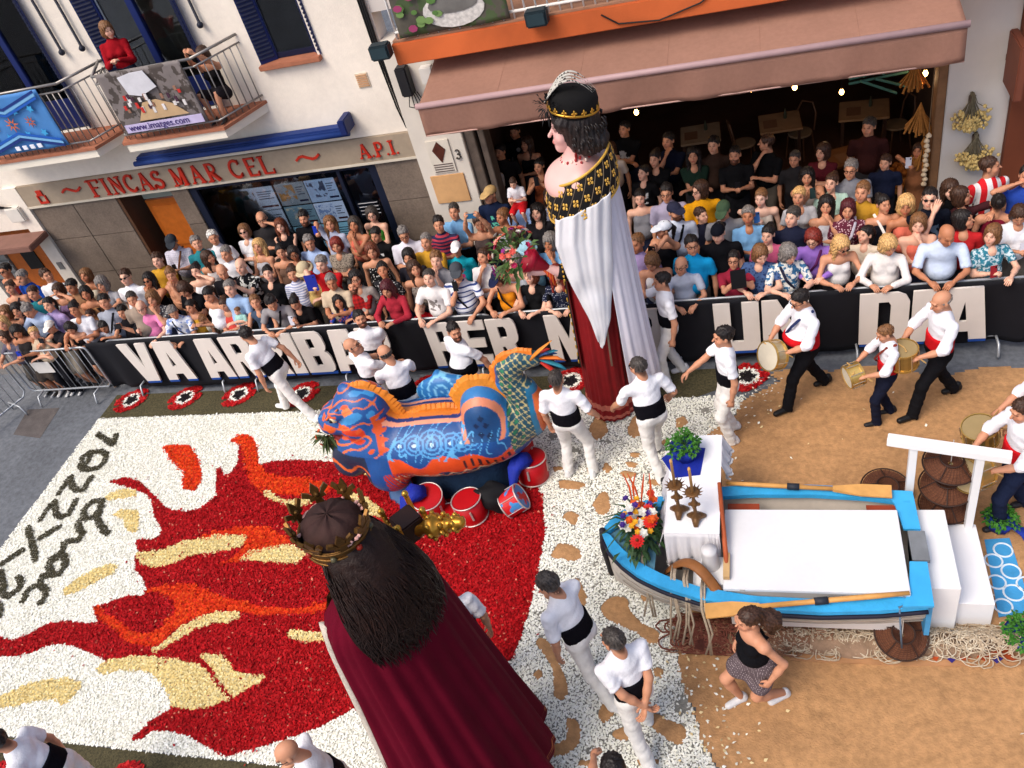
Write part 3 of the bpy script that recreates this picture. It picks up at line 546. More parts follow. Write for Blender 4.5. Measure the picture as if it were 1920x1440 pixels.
def balcony(name, xf0, xf1, xw0, xw1, parent):
    yf, yw, z = 11.0, YF-.001, 3.6
    def trap(z0, z1, g): return [(xf0-g, yf-g, z0), (xf1+g, yf-g, z0), (xw1+g, yw, z0), (xw0-g, yw, z0), (xf0-g, yf-g, z1), (xf1+g, yf-g, z1), (xw1+g, yw, z1), (xw0-g, yw, z1)]
    b = MB(); b.hexa(trap(3.43, 3.56, 0)); s = b.build('balcony_slab', CREAM, parent); b = MB(); b.hexa(trap(3.562, 3.61, .03)); b.build('tile_edge', TERRA, s)
    pts = [(xw0, yw, 0), (xf0+.04, yf+.04, 0), (xf1-.04, yf+.04, 0), (xw1, yw, 0)]
    for zz, r in ((4.66, .022), (4.54, .014), (3.70, .016)):
        b = MB()
        for a, c in zip(pts[:-1], pts[1:]): b.tube([(a[0], a[1], zz), (c[0], c[1], zz)], r, 8)
        b.build('rail', STEEL, s, smooth=True)
    proto = None
    for a, c in zip(pts[:-1], pts[1:]):
        L_ = math.hypot(c[0]-a[0], c[1]-a[1]); n = max(2, int(L_/.115))
        for i in range(n):
            t = (i+.5)/n; q = (a[0]+(c[0]-a[0])*t, a[1]+(c[1]-a[1])*t)
            if proto is None:
                m = MB(); m.tube([(0, 0, 3.62), (0, 0, 4.54)], .0095, 6); proto = m.mesh('baluster', STEEL, True)
            o = link('baluster', proto, s); o.location = (q[0]-ORG[s.name][0], q[1]-ORG[s.name][1], 0)
    return s
balcony('a', -9.76, -7.92, -10.1, -7.55, bl); balcony('b', -12.9, -10.36, -13.2, -10.02, bl)
# banner cloths hung on the railings
def hung_banner(name, label, x0, x1, z0, z1, y, mat, amp=.02):
    t = thing(name, label, 'banner', ((x0+x1)/2, y, z0)); b = MB(); nx, nz = 24, 16
    for j in range(nz+1):
        for i in range(nx+1):
            u, w = i/nx, j/nz; b.v.append((x0+(x1-x0)*u, y-.03+amp*math.sin(u*9+w*4)*(.3+w*.7)-.01*math.cos(u*17), z1+(z0-z1)*w))
    b.f = [(j*(nx+1)+i, (j+1)*(nx+1)+i, (j+1)*(nx+1)+i+1, j*(nx+1)+i+1) for j in range(nz) for i in range(nx)]
    o = b.build('cloth', mat, t, smooth=True); m = o.modifiers.new('t', 'SOLIDIFY'); m.thickness = .006
    return t
t = hung_banner('balcony_banner', 'photo-printed banner of a street parade hung on the balcony railing', -9.58, -8.08, 3.74, 4.70, 10.98, M((120, 112, 110), .6, .2, 3, pat='blotch', col2=(74, 66, 62), ps=7))
def flat(t, x0, x1, z0, z1, mat, y=10.905, nm='print_patch'):
    b = MB(); b.box(x0, x1, y, y+.012, z0, z1); return b.build(nm, mat, t, bevel=.003)
def poly_patch(t, pts, y, mat, nm='print_patch'):
    b = MB(); n = len(pts); b.add([(x, y, z) for x, z in pts]+[(x, y+.008, z) for x, z in pts], [tuple(range(n)), tuple(range(2*n-1, n-1, -1))]+[(i, n+i, n+(i+1) % n, (i+1) % n) for i in range(n)]); return b.build(nm, mat, t)
poly_patch(t, [(-9.2, 4.62), (-8.95, 4.66), (-8.72, 4.66), (-8.62, 4.4), (-8.95, 4.3), (-9.15, 4.35)], 10.912, M((206, 206, 212), .6, .1))
poly_patch(t, [(-9.2, 3.93), (-8.3, 3.93), (-8.5, 4.12), (-8.75, 4.22), (-9.0, 4.2)], 10.912, M((190, 160, 122), .6, .1))
for i in range(26):
    x = -9.35+RNG.uniform(0, 1.1); z = 4.02+RNG.uniform(0, .34)
    hh = .05+RNG.uniform(0, .05); flat(t, x, x+.05, z, z+hh, M([(216, 212, 210), (196, 50, 44), (220, 216, 214), (70, 44, 60), (150, 110, 90)][i % 5], .6, .1), 10.905-.0007*i)
flat(t, -9.52, -8.10, 3.77, 3.90, M((190, 180, 214), .6, .1), 10.902, 'caption_band')
wtxt = bpy.data.curves.new('banner_text', 'FONT'); wtxt.body = 'www.imatges.com'; wtxt.size = .15; wtxt.extrude = .002
tmp = bpy.data.objects.new('t', wtxt); me = bpy.data.meshes.new_from_object(tmp); bpy.data.objects.remove(tmp); me.transform(Matrix.Rotation(PI/2, 4, 'X')); me.materials.clear(); me.materials.append(M((60, 44, 110), .6, 0))
o = link('caption_text', me, t); o.location = (-9.45-ORG[t.name][0], 10.893-ORG[t.name][1], 3.80-ORG[t.name][2])
t = hung_banner('tile_pattern_banner', 'blue banner with orange flower tile pattern on the balcony railing', -12.3, -10.75, 3.72, 4.66, 10.98, M((70, 128, 190), .6, .12, 3), .012)
for k, (x, c) in enumerate(((-11.9, (190, 96, 60)), (-11.53, (206, 110, 70)), (-11.16, (190, 96, 60)))):
    for j in range(8):
        a = j*PI/4; r = .13 if k == 1 else .10; poly_patch(t, [(x+r*.3*math.cos(a-.4), 4.2+r*.3*math.sin(a-.4)), (x+r*math.cos(a), 4.2+r*math.sin(a)), (x+r*.3*math.cos(a+.4), 4.2+r*.3*math.sin(a+.4))], 10.912-.0008*j, M(c, .6, .1), 'printed_flower')
for s in (1, -1):
    for k, c in ((0, (24, 50, 120)), (1, (120, 176, 220)), (2, (30, 90, 180))):
        z0 = 4.2+s*(.33-.05*k); poly_patch(t, [(-12.28, z0+s*.10), (-11.53, z0-s*.10), (-10.78, z0+s*.10), (-10.78, z0+s*.14), (-11.53, z0-s*.06), (-12.28, z0+s*.14)][::1], 10.905-.002*k, M(c, .6, .1), 'printed_chevron')
    for x in (-11.72, -11.34, -12.05, -11.02): poly_patch(t, [(x+.07*math.cos(a)*(1 if i % 2 else .5), 4.2+s*.2+.07*math.sin(a)*(1 if i % 2 else .5)) for i, a in enumerate(np.linspace(0, 2*PI, 11)[:-1])], 10.908, M((64, 160, 214), .6, .1), 'printed_star')
for x in (-11.75, -11.6, -11.45, -11.3): flat(t, x, x+.09, 3.77, 3.84, M((226, 230, 240), .6, 0), 10.90, 'caption_letter')

# ------------------------------------------------------------------ restaurant building
rb = thing('restaurant_building', 'building with orange balcony slab above a dark open restaurant', 'building', (-1, 12.2, 0))
GREYW = M((206, 200, 194), .85, .06, 2, .1, 50)
part('pilaster', [(-5.318, -4.47, YF-.12, YF+.5, 0, 4.2)], M((214, 206, 194), .85, .08, 2, .15, 40), rb, .01)
part('right_pillar', [(2.32, 3.09, YF-.02, YF+.5, 0, 4.6)], GREYW, rb, .01)
part('brown_wall', [(3.092, 8, YF-.12, YF+.5, 0, 4.6)], M((112, 58, 36), .7, .15, 2, .1), rb)
part('upper_wall', [(-5.318, 8, YF, YF+.5, 4.6, 8.5), (-4.47, 2.32, YF+.02, YF+.5, 3.9, 4.6)], GREYW, rb)
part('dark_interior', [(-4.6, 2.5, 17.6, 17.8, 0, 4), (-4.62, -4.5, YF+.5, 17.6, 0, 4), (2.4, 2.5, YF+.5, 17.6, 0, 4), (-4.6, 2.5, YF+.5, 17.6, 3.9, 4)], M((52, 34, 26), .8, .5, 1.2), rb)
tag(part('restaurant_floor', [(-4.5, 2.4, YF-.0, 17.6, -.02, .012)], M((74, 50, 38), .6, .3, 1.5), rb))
part('wooden_jamb', [(-4.46, -4.30, YF-.06, YF+.25, 0, 3.9), (-4.26, -4.16, YF+.0, YF+.3, 0, 3.9)], M((96, 84, 76), .8, .3, 6, .3), rb, .01)
part('right_jamb', [(2.20, 2.315, YF-.02, YF+.25, 0, 3.9)], M((132, 96, 66), .8, .25, 6, .2), rb, .01)
sl = part('balcony_slab', [(-4.74, 6, 10.8, YF-.001, 4.15, 4.44)], M((198, 98, 50), .85, .22, 1.0, .2, 40), rb, .012)
part('slab_top', [(-4.72, 6, 10.83, YF-.002, 4.443, 4.47)], M((150, 110, 86), .8, .1), rb)
for zz in (4.56, 5.5):
    b = MB(); b.tube([(-4.66, 10.88, zz), (6, 10.88, zz)], .02, 8); b.tube([(-4.66, 10.88, zz), (-4.66, YF, zz)], .02, 8); b.build('rail', M((224, 220, 214), .4, .05), sl, smooth=True)
m = MB(); m.tube([(0, 0, 4.47), (0, 0, 5.5)], .013, 6); me = m.mesh('baluster', M((228, 226, 222), .4, .05), True)
for i in range(42):
    o = link('baluster', me, sl); o.location = (-4.66+i*.15-ORG[sl.name][0], 10.88-ORG[sl.name][1], 0)
for i in range(6):
    o = link('baluster', me, sl); o.location = (-4.66-ORG[sl.name][0], 10.9+i*.15-ORG[sl.name][1], 0)
b = MB(); b.tube([(-1.9, 10.79, 4.36), (-1.7, 10.78, 4.22), (-1.2, 10.78, 4.18), (-.7, 10.78, 4.3), (-.4, 10.8, 4.46)], .01, 6); b.build('cable', DARK, sl)
for i, (x, z) in enumerate(((-4.86, 4.32), (-2.68, 4.40))):
    t = thing('floodlight', ['dark floodlight box on the corner of the orange balcony', 'dark floodlight box on the front edge of the orange balcony'][i], 'floodlight', (x, 10.72, z), group='floodlights on the balcony')
    part('housing', [(x-.14, x+.14, 10.6, 10.78, z, z+.2)], M((28, 42, 48), .5, .15), t, .02); part('lens', [(x-.11, x+.11, 10.592, 10.599, z+.03, z+.17)], M((44, 60, 66), .15, .1), t); part('bracket', [(x-.02, x+.02, 10.785, 10.86, z+.05, z+.16)], DARK, t)
t = hung_banner('printed_stone_basin_banner', 'printed banner of a flowered stone basin on the upper railing', -4.58, -3.05, 4.5, 5.5, 10.84, M((84, 80, 70), .6, .3, 3, pat='blotch', col2=(70, 86, 54), ps=6), .015)
poly_patch(t, [(-3.75+.42*math.cos(a), 4.75+.22*math.sin(a)) for a in np.linspace(0, 2*PI, 19)[:-1]], 10.78, M((206, 202, 196), .6, .3, 20), 'printed_basin')
poly_patch(t, [(-3.74+.34*math.cos(a), 4.82+.11*math.sin(a)) for a in np.linspace(0, 2*PI, 17)[:-1]], 10.772, M((110, 108, 104), .6, .3, 6), 'printed_basin_hollow')
for i in range(16):
    x = -4.5+RNG.uniform(0, .55); z = 4.55+RNG.uniform(0, .6); r = .04+RNG.uniform(0, .04); poly_patch(t, [(x+r*math.cos(a), z+r*.7*math.sin(a)) for a in np.linspace(0, 2*PI, 8)[:-1]], 10.765-.0011*i, M([(84, 120, 60), (150, 60, 100), (110, 140, 80)][i % 3], .6, .1), 'printed_leaf')
hb = thing('navy_hanging', 'navy cloth behind the white balusters of the orange balcony', 'cloth', (-1.2, 10.95, 4.5)); part('cloth', [(-2.6, .6, 10.94, 10.955, 4.62, 5.4)], NAVYD, hb)
# the mauve awning
aw = thing('awning', 'wide mauve fabric awning over the restaurant front', 'awning', (-1.1, 11, 3.4))
AWM = M((164, 124, 106), .9, .12, 1.1, .3, 120, trans=.15, fine=.06, spec=.05)
X0, X1 = -4.39, 2.15
b = MB(); n, mz = 110, 12
for j in range(mz+1):
    for i in range(n+1):
        u, w = i/n, j/mz; b.v.append((X0+(X1-X0)*u, 11.72-1.5*w, 4.10-.32*w-.03*math.sin(PI*w)+.006*math.sin(u*38)*math.sin(PI*w)))
b.f = [(j*(n+1)+i, j*(n+1)+i+1, (j+1)*(n+1)+i+1, (j+1)*(n+1)+i) for j in range(mz) for i in range(n)]
o = b.build('fabric', AWM, aw, smooth=True); md = o.modifiers.new('t', 'SOLIDIFY'); md.thickness = .005
for i in range(1, 6): x = X0+(X1-X0)*i/6; b = MB(); b.tube([(x, 11.72-1.5*w, 4.104-.32*w-.03*math.sin(PI*w)+.006*math.sin(i/6*38)*math.sin(PI*w)) for w in np.linspace(0, 1, 9)], .004, 4); b.build('seam', AWM, aw)
b = MB(); n = 90
for j in range(7):
    for i in range(n+1):
        u, w = i/n, j/6; x = X0+(X1-X0)*u; b.v.append((x, 10.19-.02*w+.022*w*math.sin(u*31)+.012*w*math.sin(u*77), 3.765-.385*w-.012*w*math.sin(u*23)))
b.f = [(j*(n+1)+i, j*(n+1)+i+1, (j+1)*(n+1)+i+1, (j+1)*(n+1)+i) for j in range(6) for i in range(n)]
o = b.build('valance', M((162, 122, 106), .9, .1, 1.3, .3, 120, trans=.28, fine=.06, spec=.05), aw, smooth=True); md = o.modifiers.new('t', 'SOLIDIFY'); md.thickness = .004
b = MB(); b.tube([(X0-.02, 10.19, 3.80), (X1+.02, 10.19, 3.80)], .04, 10); b.build('front_bar', M((172, 142, 142), .5, .06), aw, smooth=True)
b = MB()
b.tube([(X0, 10.175, 3.385), (X1, 10.175, 3.385)], .010, 6); b.build('hem', M((186, 150, 138), .8, .06), aw, smooth=True)
for x in (X0+.4, -1.1, X1-.4):
    b = MB(); b.tube([(x, 11.75, 3.7), (x, 11.0, 3.72), (x, 10.22, 3.78)], .022, 6); b.build('folding_arm', STEEL, aw)
part('tile_sign', [(-5.09, -4.71, YF-.145, YF-.121, 2.06, 2.62)], M((214, 206, 192), .4, .08), rb, .004)
b = MB(); b.add([(-4.9, YF-.155, 2.60), (-4.79, YF-.155, 2.46), (-4.9, YF-.155, 2.24), (-5.01, YF-.155, 2.46), (-4.9, YF-.147, 2.60), (-4.79, YF-.147, 2.46), (-4.9, YF-.147, 2.24), (-5.01, YF-.147, 2.46)], [(0, 3, 2, 1), (4, 5, 6, 7), (0, 1, 5, 4), (1, 2, 6, 5), (2, 3, 7, 6), (3, 0, 4, 7)]); b.build('tile_emblem', M((84, 44, 34), .4, .4, 14), rb)
for i in range(4): part('tile_lettering', [(-5.06, -4.74, YF-.152, YF-.1455, 2.085+i*.04, 2.10+i*.04)], M((100, 84, 78), .5, .2), rb)
stroke_letter('house_number', '3', -4.66, 2.27, .15, YF-.122, M((70, 66, 62), .5, 0), rb)
part('stone_plaque', [(-5.19, -4.62, YF-.145, YF-.121, 1.52, 2.02)], M((206, 160, 110), .7, .18, 3, .1), rb, .006)
b = MB()
for k, x in enumerate((-5.44, -5.40, -5.36)):
    b.tube([(x, YF-.03-.012*k, 8.5), (x, YF-.03-.012*k, 4.1), (x+.05, YF-.05, 3.2), (x+.1, YF-.05, 2.85)], .014+.004*k, 6)
b.build('downpipe_cables', DARK, rb, smooth=True)
jb = part('junction_box', [(-5.14, -4.96, YF-.30, YF-.125, 3.42, 3.86)], M((30, 30, 34), .5, .1), rb, .02)
for i in range(5):
    b = MB(); b.tube([(-5.05+.03*i, YF-.2, 3.45), (-5.1+.08*i, YF-.24, 3.25-.03*i), (-4.85+.05*i, YF-.22, 3.15+.05*i), (-4.72, YF-.16, 3.35)], .009, 5); b.build('loose_cable', DARK, jb)
part('white_box', [(-4.78, -4.58, YF-.26, YF-.125, 3.55, 3.80)], M((216, 212, 206), .6, .05), rb, .015)
sb_ = thing('hanging_sign_box', 'plain brown box sign projecting from the white pillar', 'sign', (3.0, 11.4, 2.4)); part('panel', [(2.94, 3.04, 11.05, 11.66, 2.36, 3.05)], M((112, 62, 46), .6, .12, 3), sb_, .015); part('bracket', [(2.97, 3.01, 11.66, 11.78, 2.6, 2.68)], DARK, sb_)
def dried_bunch(cx, cz, label):
    t = thing('dried_flower_bunch', label, 'dried flowers', (cx, YF-.08, cz), group='dried flower bunches on the white pillar'); st = MB(); fl = MB()
    for i in range(60):
        a = RNG.normal(0, .34); L_ = .42+RNG.uniform(-.08, .08); y = YF-.05-RNG.uniform(0, .10); e = (cx+math.sin(a)*L_*.62, y-.05, cz+.24-math.cos(a)*L_)
        st.tube([(cx+RNG.uniform(-.02, .02), y, cz+.26), (cx+math.sin(a)*.08, y-.02, cz+.12), e], .005, 4)
        for k in range(4): fl.ball((e[0]+RNG.normal(0, .03), e[1]+RNG.normal(0, .02), e[2]+RNG.normal(0, .03)+.03), .018+RNG.uniform(0, .012), 5, 4)
    st.build('stems', M((112, 104, 84), .9, .3, 20), t); fl.build('flower_heads', M((206, 180, 116), .9, .25, 30), t)['kind'] = 'stuff'
    b = MB(); b.tube([(cx, YF-.09, cz+.14), (cx, YF-.09, cz+.22)], .045, 8); b.build('tie', M((84, 70, 60), .9, .2), t)
dried_bunch(2.62, 1.98, 'upper of two dried flower bunches hung on the white pillar'); dried_bunch(2.72, 1.40, 'lower of two dried flower bunches hung on the white pillar')
for k in range(14):
    pass
gs = thing('garlic_string', 'string of pale garlic bulbs hanging at the restaurant edge', 'garlic', (2.14, 11.7, .9))
for k in range(11):
    b = MB(); b.lathe([(.005, -.035), (.036, -.02), (.04, 0), (.022, .025), (.006, .045)], 8, (2.12+.012*math.sin(k*2), 11.70, .95+k*.075)); b.build('garlic_bulb', M((214, 192, 160), .7, .15, 20), gs, smooth=True)
b = MB(); b.tube([(2.13, 11.715, .9), (2.13, 11.715, 2.9)], .006, 5); b.build('cord', M((120, 96, 70), .9, .1), gs)
for k, (x, y, z) in enumerate(((2.05, 12.0, 1.75), (2.12, 11.95, 1.25), (1.98, 12.2, 2.3))):
    t = thing('hanging_straw_bunch', ['straw bunch hanging inside by the garlic string', 'low straw bunch hanging inside beside the garlic', 'straw bunch hanging high inside the restaurant corner'][k], 'dried flowers', (x, y, z), group='straw bunches inside the restaurant'); b = MB()
    for i in range(50):
        a = RNG.uniform(0, 2*PI); r = RNG.uniform(.05, .2); b.tube([(x, y, z+.3), (x+r*.4*math.cos(a), y+r*.4*math.sin(a), z+.1), (x+r*math.cos(a), y+r*math.sin(a), z-.15+RNG.uniform(0, .1))], [.006, .008, .016], 4)
    b.build('straw', M((168, 112, 52), .9, .3, 20), t)
# tables, chairs and lamps in the restaurant
def table(px, py, label, rz, sx=.7, sy=.7, wood=(150, 116, 84)):
    c = G(px, py, .75); t = thing('restaurant_table', label, 'table', (c[0], c[1], .012), group='wooden tables in the restaurant', rotz=rz)
    b = MB(); b.box(-sx/2, sx/2, -sy/2, sy/2, .70, .74); b.build('table_top', M(wood, .55, .2, 5), t, local=True, bevel=.008)
    for i in (-1, 1):
        for j in (-1, 1): b = MB(); b.box(i*sx*.42-.025, i*sx*.42+.025, j*sy*.42-.025, j*sy*.42+.025, 0, .70); b.build('leg', M((60, 40, 30), .6, .2), t, local=True)
    b = MB(); b.lathe([(.03, .74), (.03, .82), (.012, .88), (.012, .92)], 8, (.1, .1, 0)); b.build('cruet', M((60, 64, 50), .3, .1), t, local=True)
    b = MB(); b.box(-.28, -.05, -.2, .1, .7405, .744); b.build('menu_sheet', M((120, 84, 60), .7, .1), t, local=True)
    return c
table(1313, 250, 'square grey wooden table in the left of the dark restaurant', .06, wood=(150, 128, 104)); table(1462, 228, 'brown square table in the middle of the dark restaurant', .05); table(1620, 205, 'brown square table deep in the right of the dark restaurant', -.1, .8, .7); table(1600, 288, 'round-cornered table with plates just inside the restaurant', .3, .9, .6, (110, 70, 40))
def chair(px, py, rz, label):
    c = G(px, py, .45); t = thing('restaurant_chair', label, 'chair', (c[0], c[1], .012), group='bentwood chairs in the restaurant', rotz=rz); m = M((88, 60, 42), .5, .2, 6)
    b = MB(); b.lathe([(.02, .43), (.2, .43), (.21, .45), (.2, .47), (.02, .47)], 14); b.build('seat', M((130, 108, 84), .6, .2), t, local=True)
    for i in (-1, 1):
        b = MB(); b.tube([(i*.15, -.14, .43), (i*.18, -.17, 0)], .016, 6); b.build('leg', m, t, local=True); b = MB(); b.tube([(i*.14, .15, .43), (i*.17, .2, 0)], .016, 6); b.build('leg', m, t, local=True)
    b = MB(); b.tube([(-.17, .17, .45), (-.18, .22, .75), (-.1, .25, .92), (.1, .25, .92), (.18, .22, .75), (.17, .17, .45)], .016, 6); b.build('backrest', m, t, local=True)
chair(1500, 250, -.6, 'bentwood chair beside the middle table in the restaurant'); chair(1395, 270, 1.8, 'bentwood chair between the grey and brown restaurant tables'); chair(1680, 235, -1.2, 'bentwood chair at the far right restaurant table')
bs = thing('produce_basket', 'wooden crate of dried produce by the restaurant entrance', 'crate', (*G(1690, 335, .6)[:2], .012)); c = ORG[bs.name]
for i in range(5): part('crate_slat', [(c[0]-.4, c[0]+.4, c[1]-.3+i*.15, c[1]-.18+i*.15, .52, .55)], M((190, 136, 76), .8, .2, 6), bs)
for s in (-1, 1):
    part('crate_side', [(c[0]+s*.41-.012, c[0]+s*.41+.012, c[1]-.32, c[1]+.44, .5, .75)], M((196, 146, 86), .8, .2, 6), bs); part('crate_leg', [(c[0]+s*.38-.03, c[0]+s*.38+.03, c[1]-.3, c[1]-.24, 0, .52)], M((120, 84, 50), .8, .2), bs)
b = MB()
for i in range(110): b.ball((c[0]+RNG.uniform(-.37, .37), c[1]+RNG.uniform(-.28, .38), .58+RNG.uniform(0, .1)), .035+RNG.uniform(0, .02), 6, 5)
b.build('produce', M((176, 108, 48), .8, .4, 18), bs, smooth=True)['kind'] = 'stuff'
fr = thing('green_metal_rack', 'green painted metal frame hanging in the restaurant corner', 'rack', (1.5, 12.4, 2.0)); b = MB()
for a, c2 in (((1.15, 12.4, 2.35), (1.95, 12.6, 2.35)), ((1.2, 12.4, 2.95), (1.35, 12.4, 2.35)), ((1.7, 12.4, 2.95), (1.6, 12.4, 2.35)), ((1.2, 12.4, 2.65), (1.66, 12.4, 2.65)), ((1.5, 12.4, 2.3), (2.0, 12.5, 2.05)), ((1.3, 12.4, 2.3), (1.8, 12.5, 2.0)), ((1.15, 12.4, 2.28), (1.95, 12.6, 2.25))): b.tube([a, c2], .02, 6)
b.build('frame', M((70, 118, 104), .6, .2), fr)
LAMPS = [GY(1193, 210, 12.3), GY(1490, 163, 12.3), GY(1735, 137, 12.3), GY(1578, 172, 13.2)]
LBL = ['small lit bulb hanging behind the queen giant', 'small lit bulb below the middle of the awning hem', 'small lit bulb at the right end of the awning', 'dim lit lantern deeper inside the restaurant']
GLOW = [GY(1285, 153, 10.5), GY(1408, 165, 10.5), GY(1615, 100, 10.5), GY(1763, 79, 10.5), GY(1130, 185, 10.5)]
for i, p in enumerate(LAMPS+GLOW):
    lab = LBL[i] if i < 4 else ['bulb glowing through the awning valance right of the queen', 'bulb at the valance hem above the bearded man', 'bulb glowing through the valance above the green rack', 'bulb glowing at the pillar end of the valance', 'bulb behind the valance beside the queen feathers'][i-4]
    t = thing('pendant_bulb', lab, 'lamp', tuple(p), group='lit bulbs under the awning')
    b = MB(); b.lathe([(.004, -.05), (.03, -.03), (.036, 0), (.022, .03), (.014, .045)], 10, tuple(p)); b.build('bulb', M((255, 190, 110), .4, 0, emit=14 if i < 4 else 26), t, smooth=True)
    b = MB(); b.lathe([(.016, .045), (.016, .08)], 8, tuple(p)); b.tube([(p[0], p[1], p[2]+.08), (p[0], p[1], min(3.75, p[2]+.9))], .004, 5); b.build('cord', DARK, t)
    l = bpy.data.lights.new('bulb_light', 'POINT'); l.energy = 2.5 if i < 4 else 1.2; l.color = (1, .68, .36); l.shadow_soft_size = .035; lo = bpy.data.objects.new('bulb_light', l); COL.objects.link(lo); lo.parent = t; lo.location = (0, 0, -.09)

# ------------------------------------------------------------------ crowd barriers and the lettered banner
GALV = M((172, 176, 180), .4, .12, 12, metal=.55)
def barrier(name_label, a, c, group='crowd control barriers'):
    a = np.array(a, float); c = np.array(c, float); L_ = np.linalg.norm(c-a); ang = math.atan2(c[1]-a[1], c[0]-a[0])
    t = thing('crowd_barrier', name_label, 'barrier', (a[0], a[1], 0), group=group, rotz=ang)
    b = MB(); h, r = 1.08, .08
    path = [(r, 0, .2), (0, 0, .2+r), (0, 0, h-r), (.02, 0, h-.02), (r, 0, h), (L_-r, 0, h), (L_-.02, 0, h-.02), (L_, 0, h-r), (L_, 0, .2+r), (L_-r, 0, .2), (r, 0, .2)]
    b.tube(path, .019, 8, cap=False); b.build('frame', GALV, t, smooth=True, local=True)
    if 'bar' not in _M:
        m = MB(); m.tube([(0, 0, .2), (0, 0, 1.08)], .0075, 6); _M['bar'] = m.mesh('upright_bar', GALV, True)
    n = int(L_/.12)
    for i in range(1, n): o = link('upright_bar', _M['bar'], t); o.location = (i*L_/n, 0, 0)
    for x in (.28, L_-.28):
        b = MB(); b.tube([(x, -.24, 0.02), (x, -.24, .06), (x, -.18, .2), (x, .18, .2), (x, .24, .06), (x, .24, .02)], .017, 8); b.build('foot', GALV, t, smooth=True, local=True)
    return t
for i in range(6):
    barrier('barrier behind the black banner, %s of six from the FINCAS end' % ['first', 'second', 'third', 'fourth', 'fifth', 'last'][i], (-10.62+i*2.27, 9.16), (-10.62+i*2.27+2.2, 9.16))
barrier('bare metal barrier joining the black banner end', (-12.72, 9.0), (-10.95, 9.03)); barrier('angled metal barrier at the street corner', (-13.35, 7.25), (-12.76, 8.92))
n_ = barrier; 
t = thing('notice_sheet', 'white paper notice taped to the bare barrier', 'notice', (-12.1, 8.98, .6)); part('paper', [(-12.25, -11.85, 8.972, 8.978, .62, .86)], M((214, 210, 204), .8, .1), t)
bn = thing('lettered_banner', 'long black cloth banner with white block letters on the barriers', 'banner', (-4, 9.03, 0)); b = MB(); nx, nz = 420, 12
for j in range(nz+1):
    for i in range(nx+1):
        u, w = i/nx, j/nz; x = -10.98+13.95*u; sag = .02*math.sin(x*1.9)+.015*math.sin(x*4.1)
        fold = (.012+.03*w)*math.sin(x*11+2*math.sin(x*1.7))*(.25 if -10.3 < x < 2.5 else .9)
        b.v.append((x, 9.075+fold+.05*w*math.sin(x*.9), 1.125+sag*.4-(1.0+sag)*w))
b.f = [(j*(nx+1)+i, (j+1)*(nx+1)+i, (j+1)*(nx+1)+i+1, j*(nx+1)+i+1) for j in range(nz) for i in range(nx)]
o = b.build('cloth', M((13, 14, 22), .8, .2, 6), bn, smooth=True); md = o.modifiers.new('t', 'SOLIDIFY'); md.thickness = .004
LETW = M((214, 206, 198), .7, .05, 3); LETB = M((24, 70, 150), .6, .1)
def spread(txt, x0, x1, gap=.035):
    ws = [.45 if ch == 'I' else (1.15 if ch == 'M' else 1.0) for ch in txt]; tot = sum(ws); un = (x1-x0-gap*(len(txt)-1))/tot; x = x0; out = []
    for ch, w in zip(txt, ws): out.append((ch, x, w*un)); x += w*un+gap
    return out
for txt, x0, x1 in (('VA', -10.26, -9.12), ('ARRIBAR', -8.85, -5.45), ('PER', -4.84, -3.46), ('MAR', -3.04, -1.38), ('UN', -.76, .42), ('DIA', 1.02, 2.49)):
    for ch, x, w in spread(txt, x0, x1):
        me = outline_mesh('letter_'+ch.lower(), BLOCK[ch], .03, LETW, w, .80); o = link('letter', me, bn); o.location = (x-ORG[bn.name][0], 8.985-ORG[bn.name][1], .315); o['label'] = 'white block letter '+ch
        xs_ = {'V': [(.26, .74)], 'A': [(0, .34), (.66, 1)], 'R': [(0, .36), (.62, 1)], 'P': [(0, .36)], 'M': [(0, .26), (.42, .58), (.74, 1)], 'N': [(0, .33), (.66, 1)]}.get(ch, [(.02, .96)])
        for p0, p1 in xs_: bb = MB(); bb.box(x+p0*w, x+p1*w, 8.972, 9.0, .272, .313); q = bb.build('blue_edge', LETB, o, local=False); q.location = -Vector(o.location)
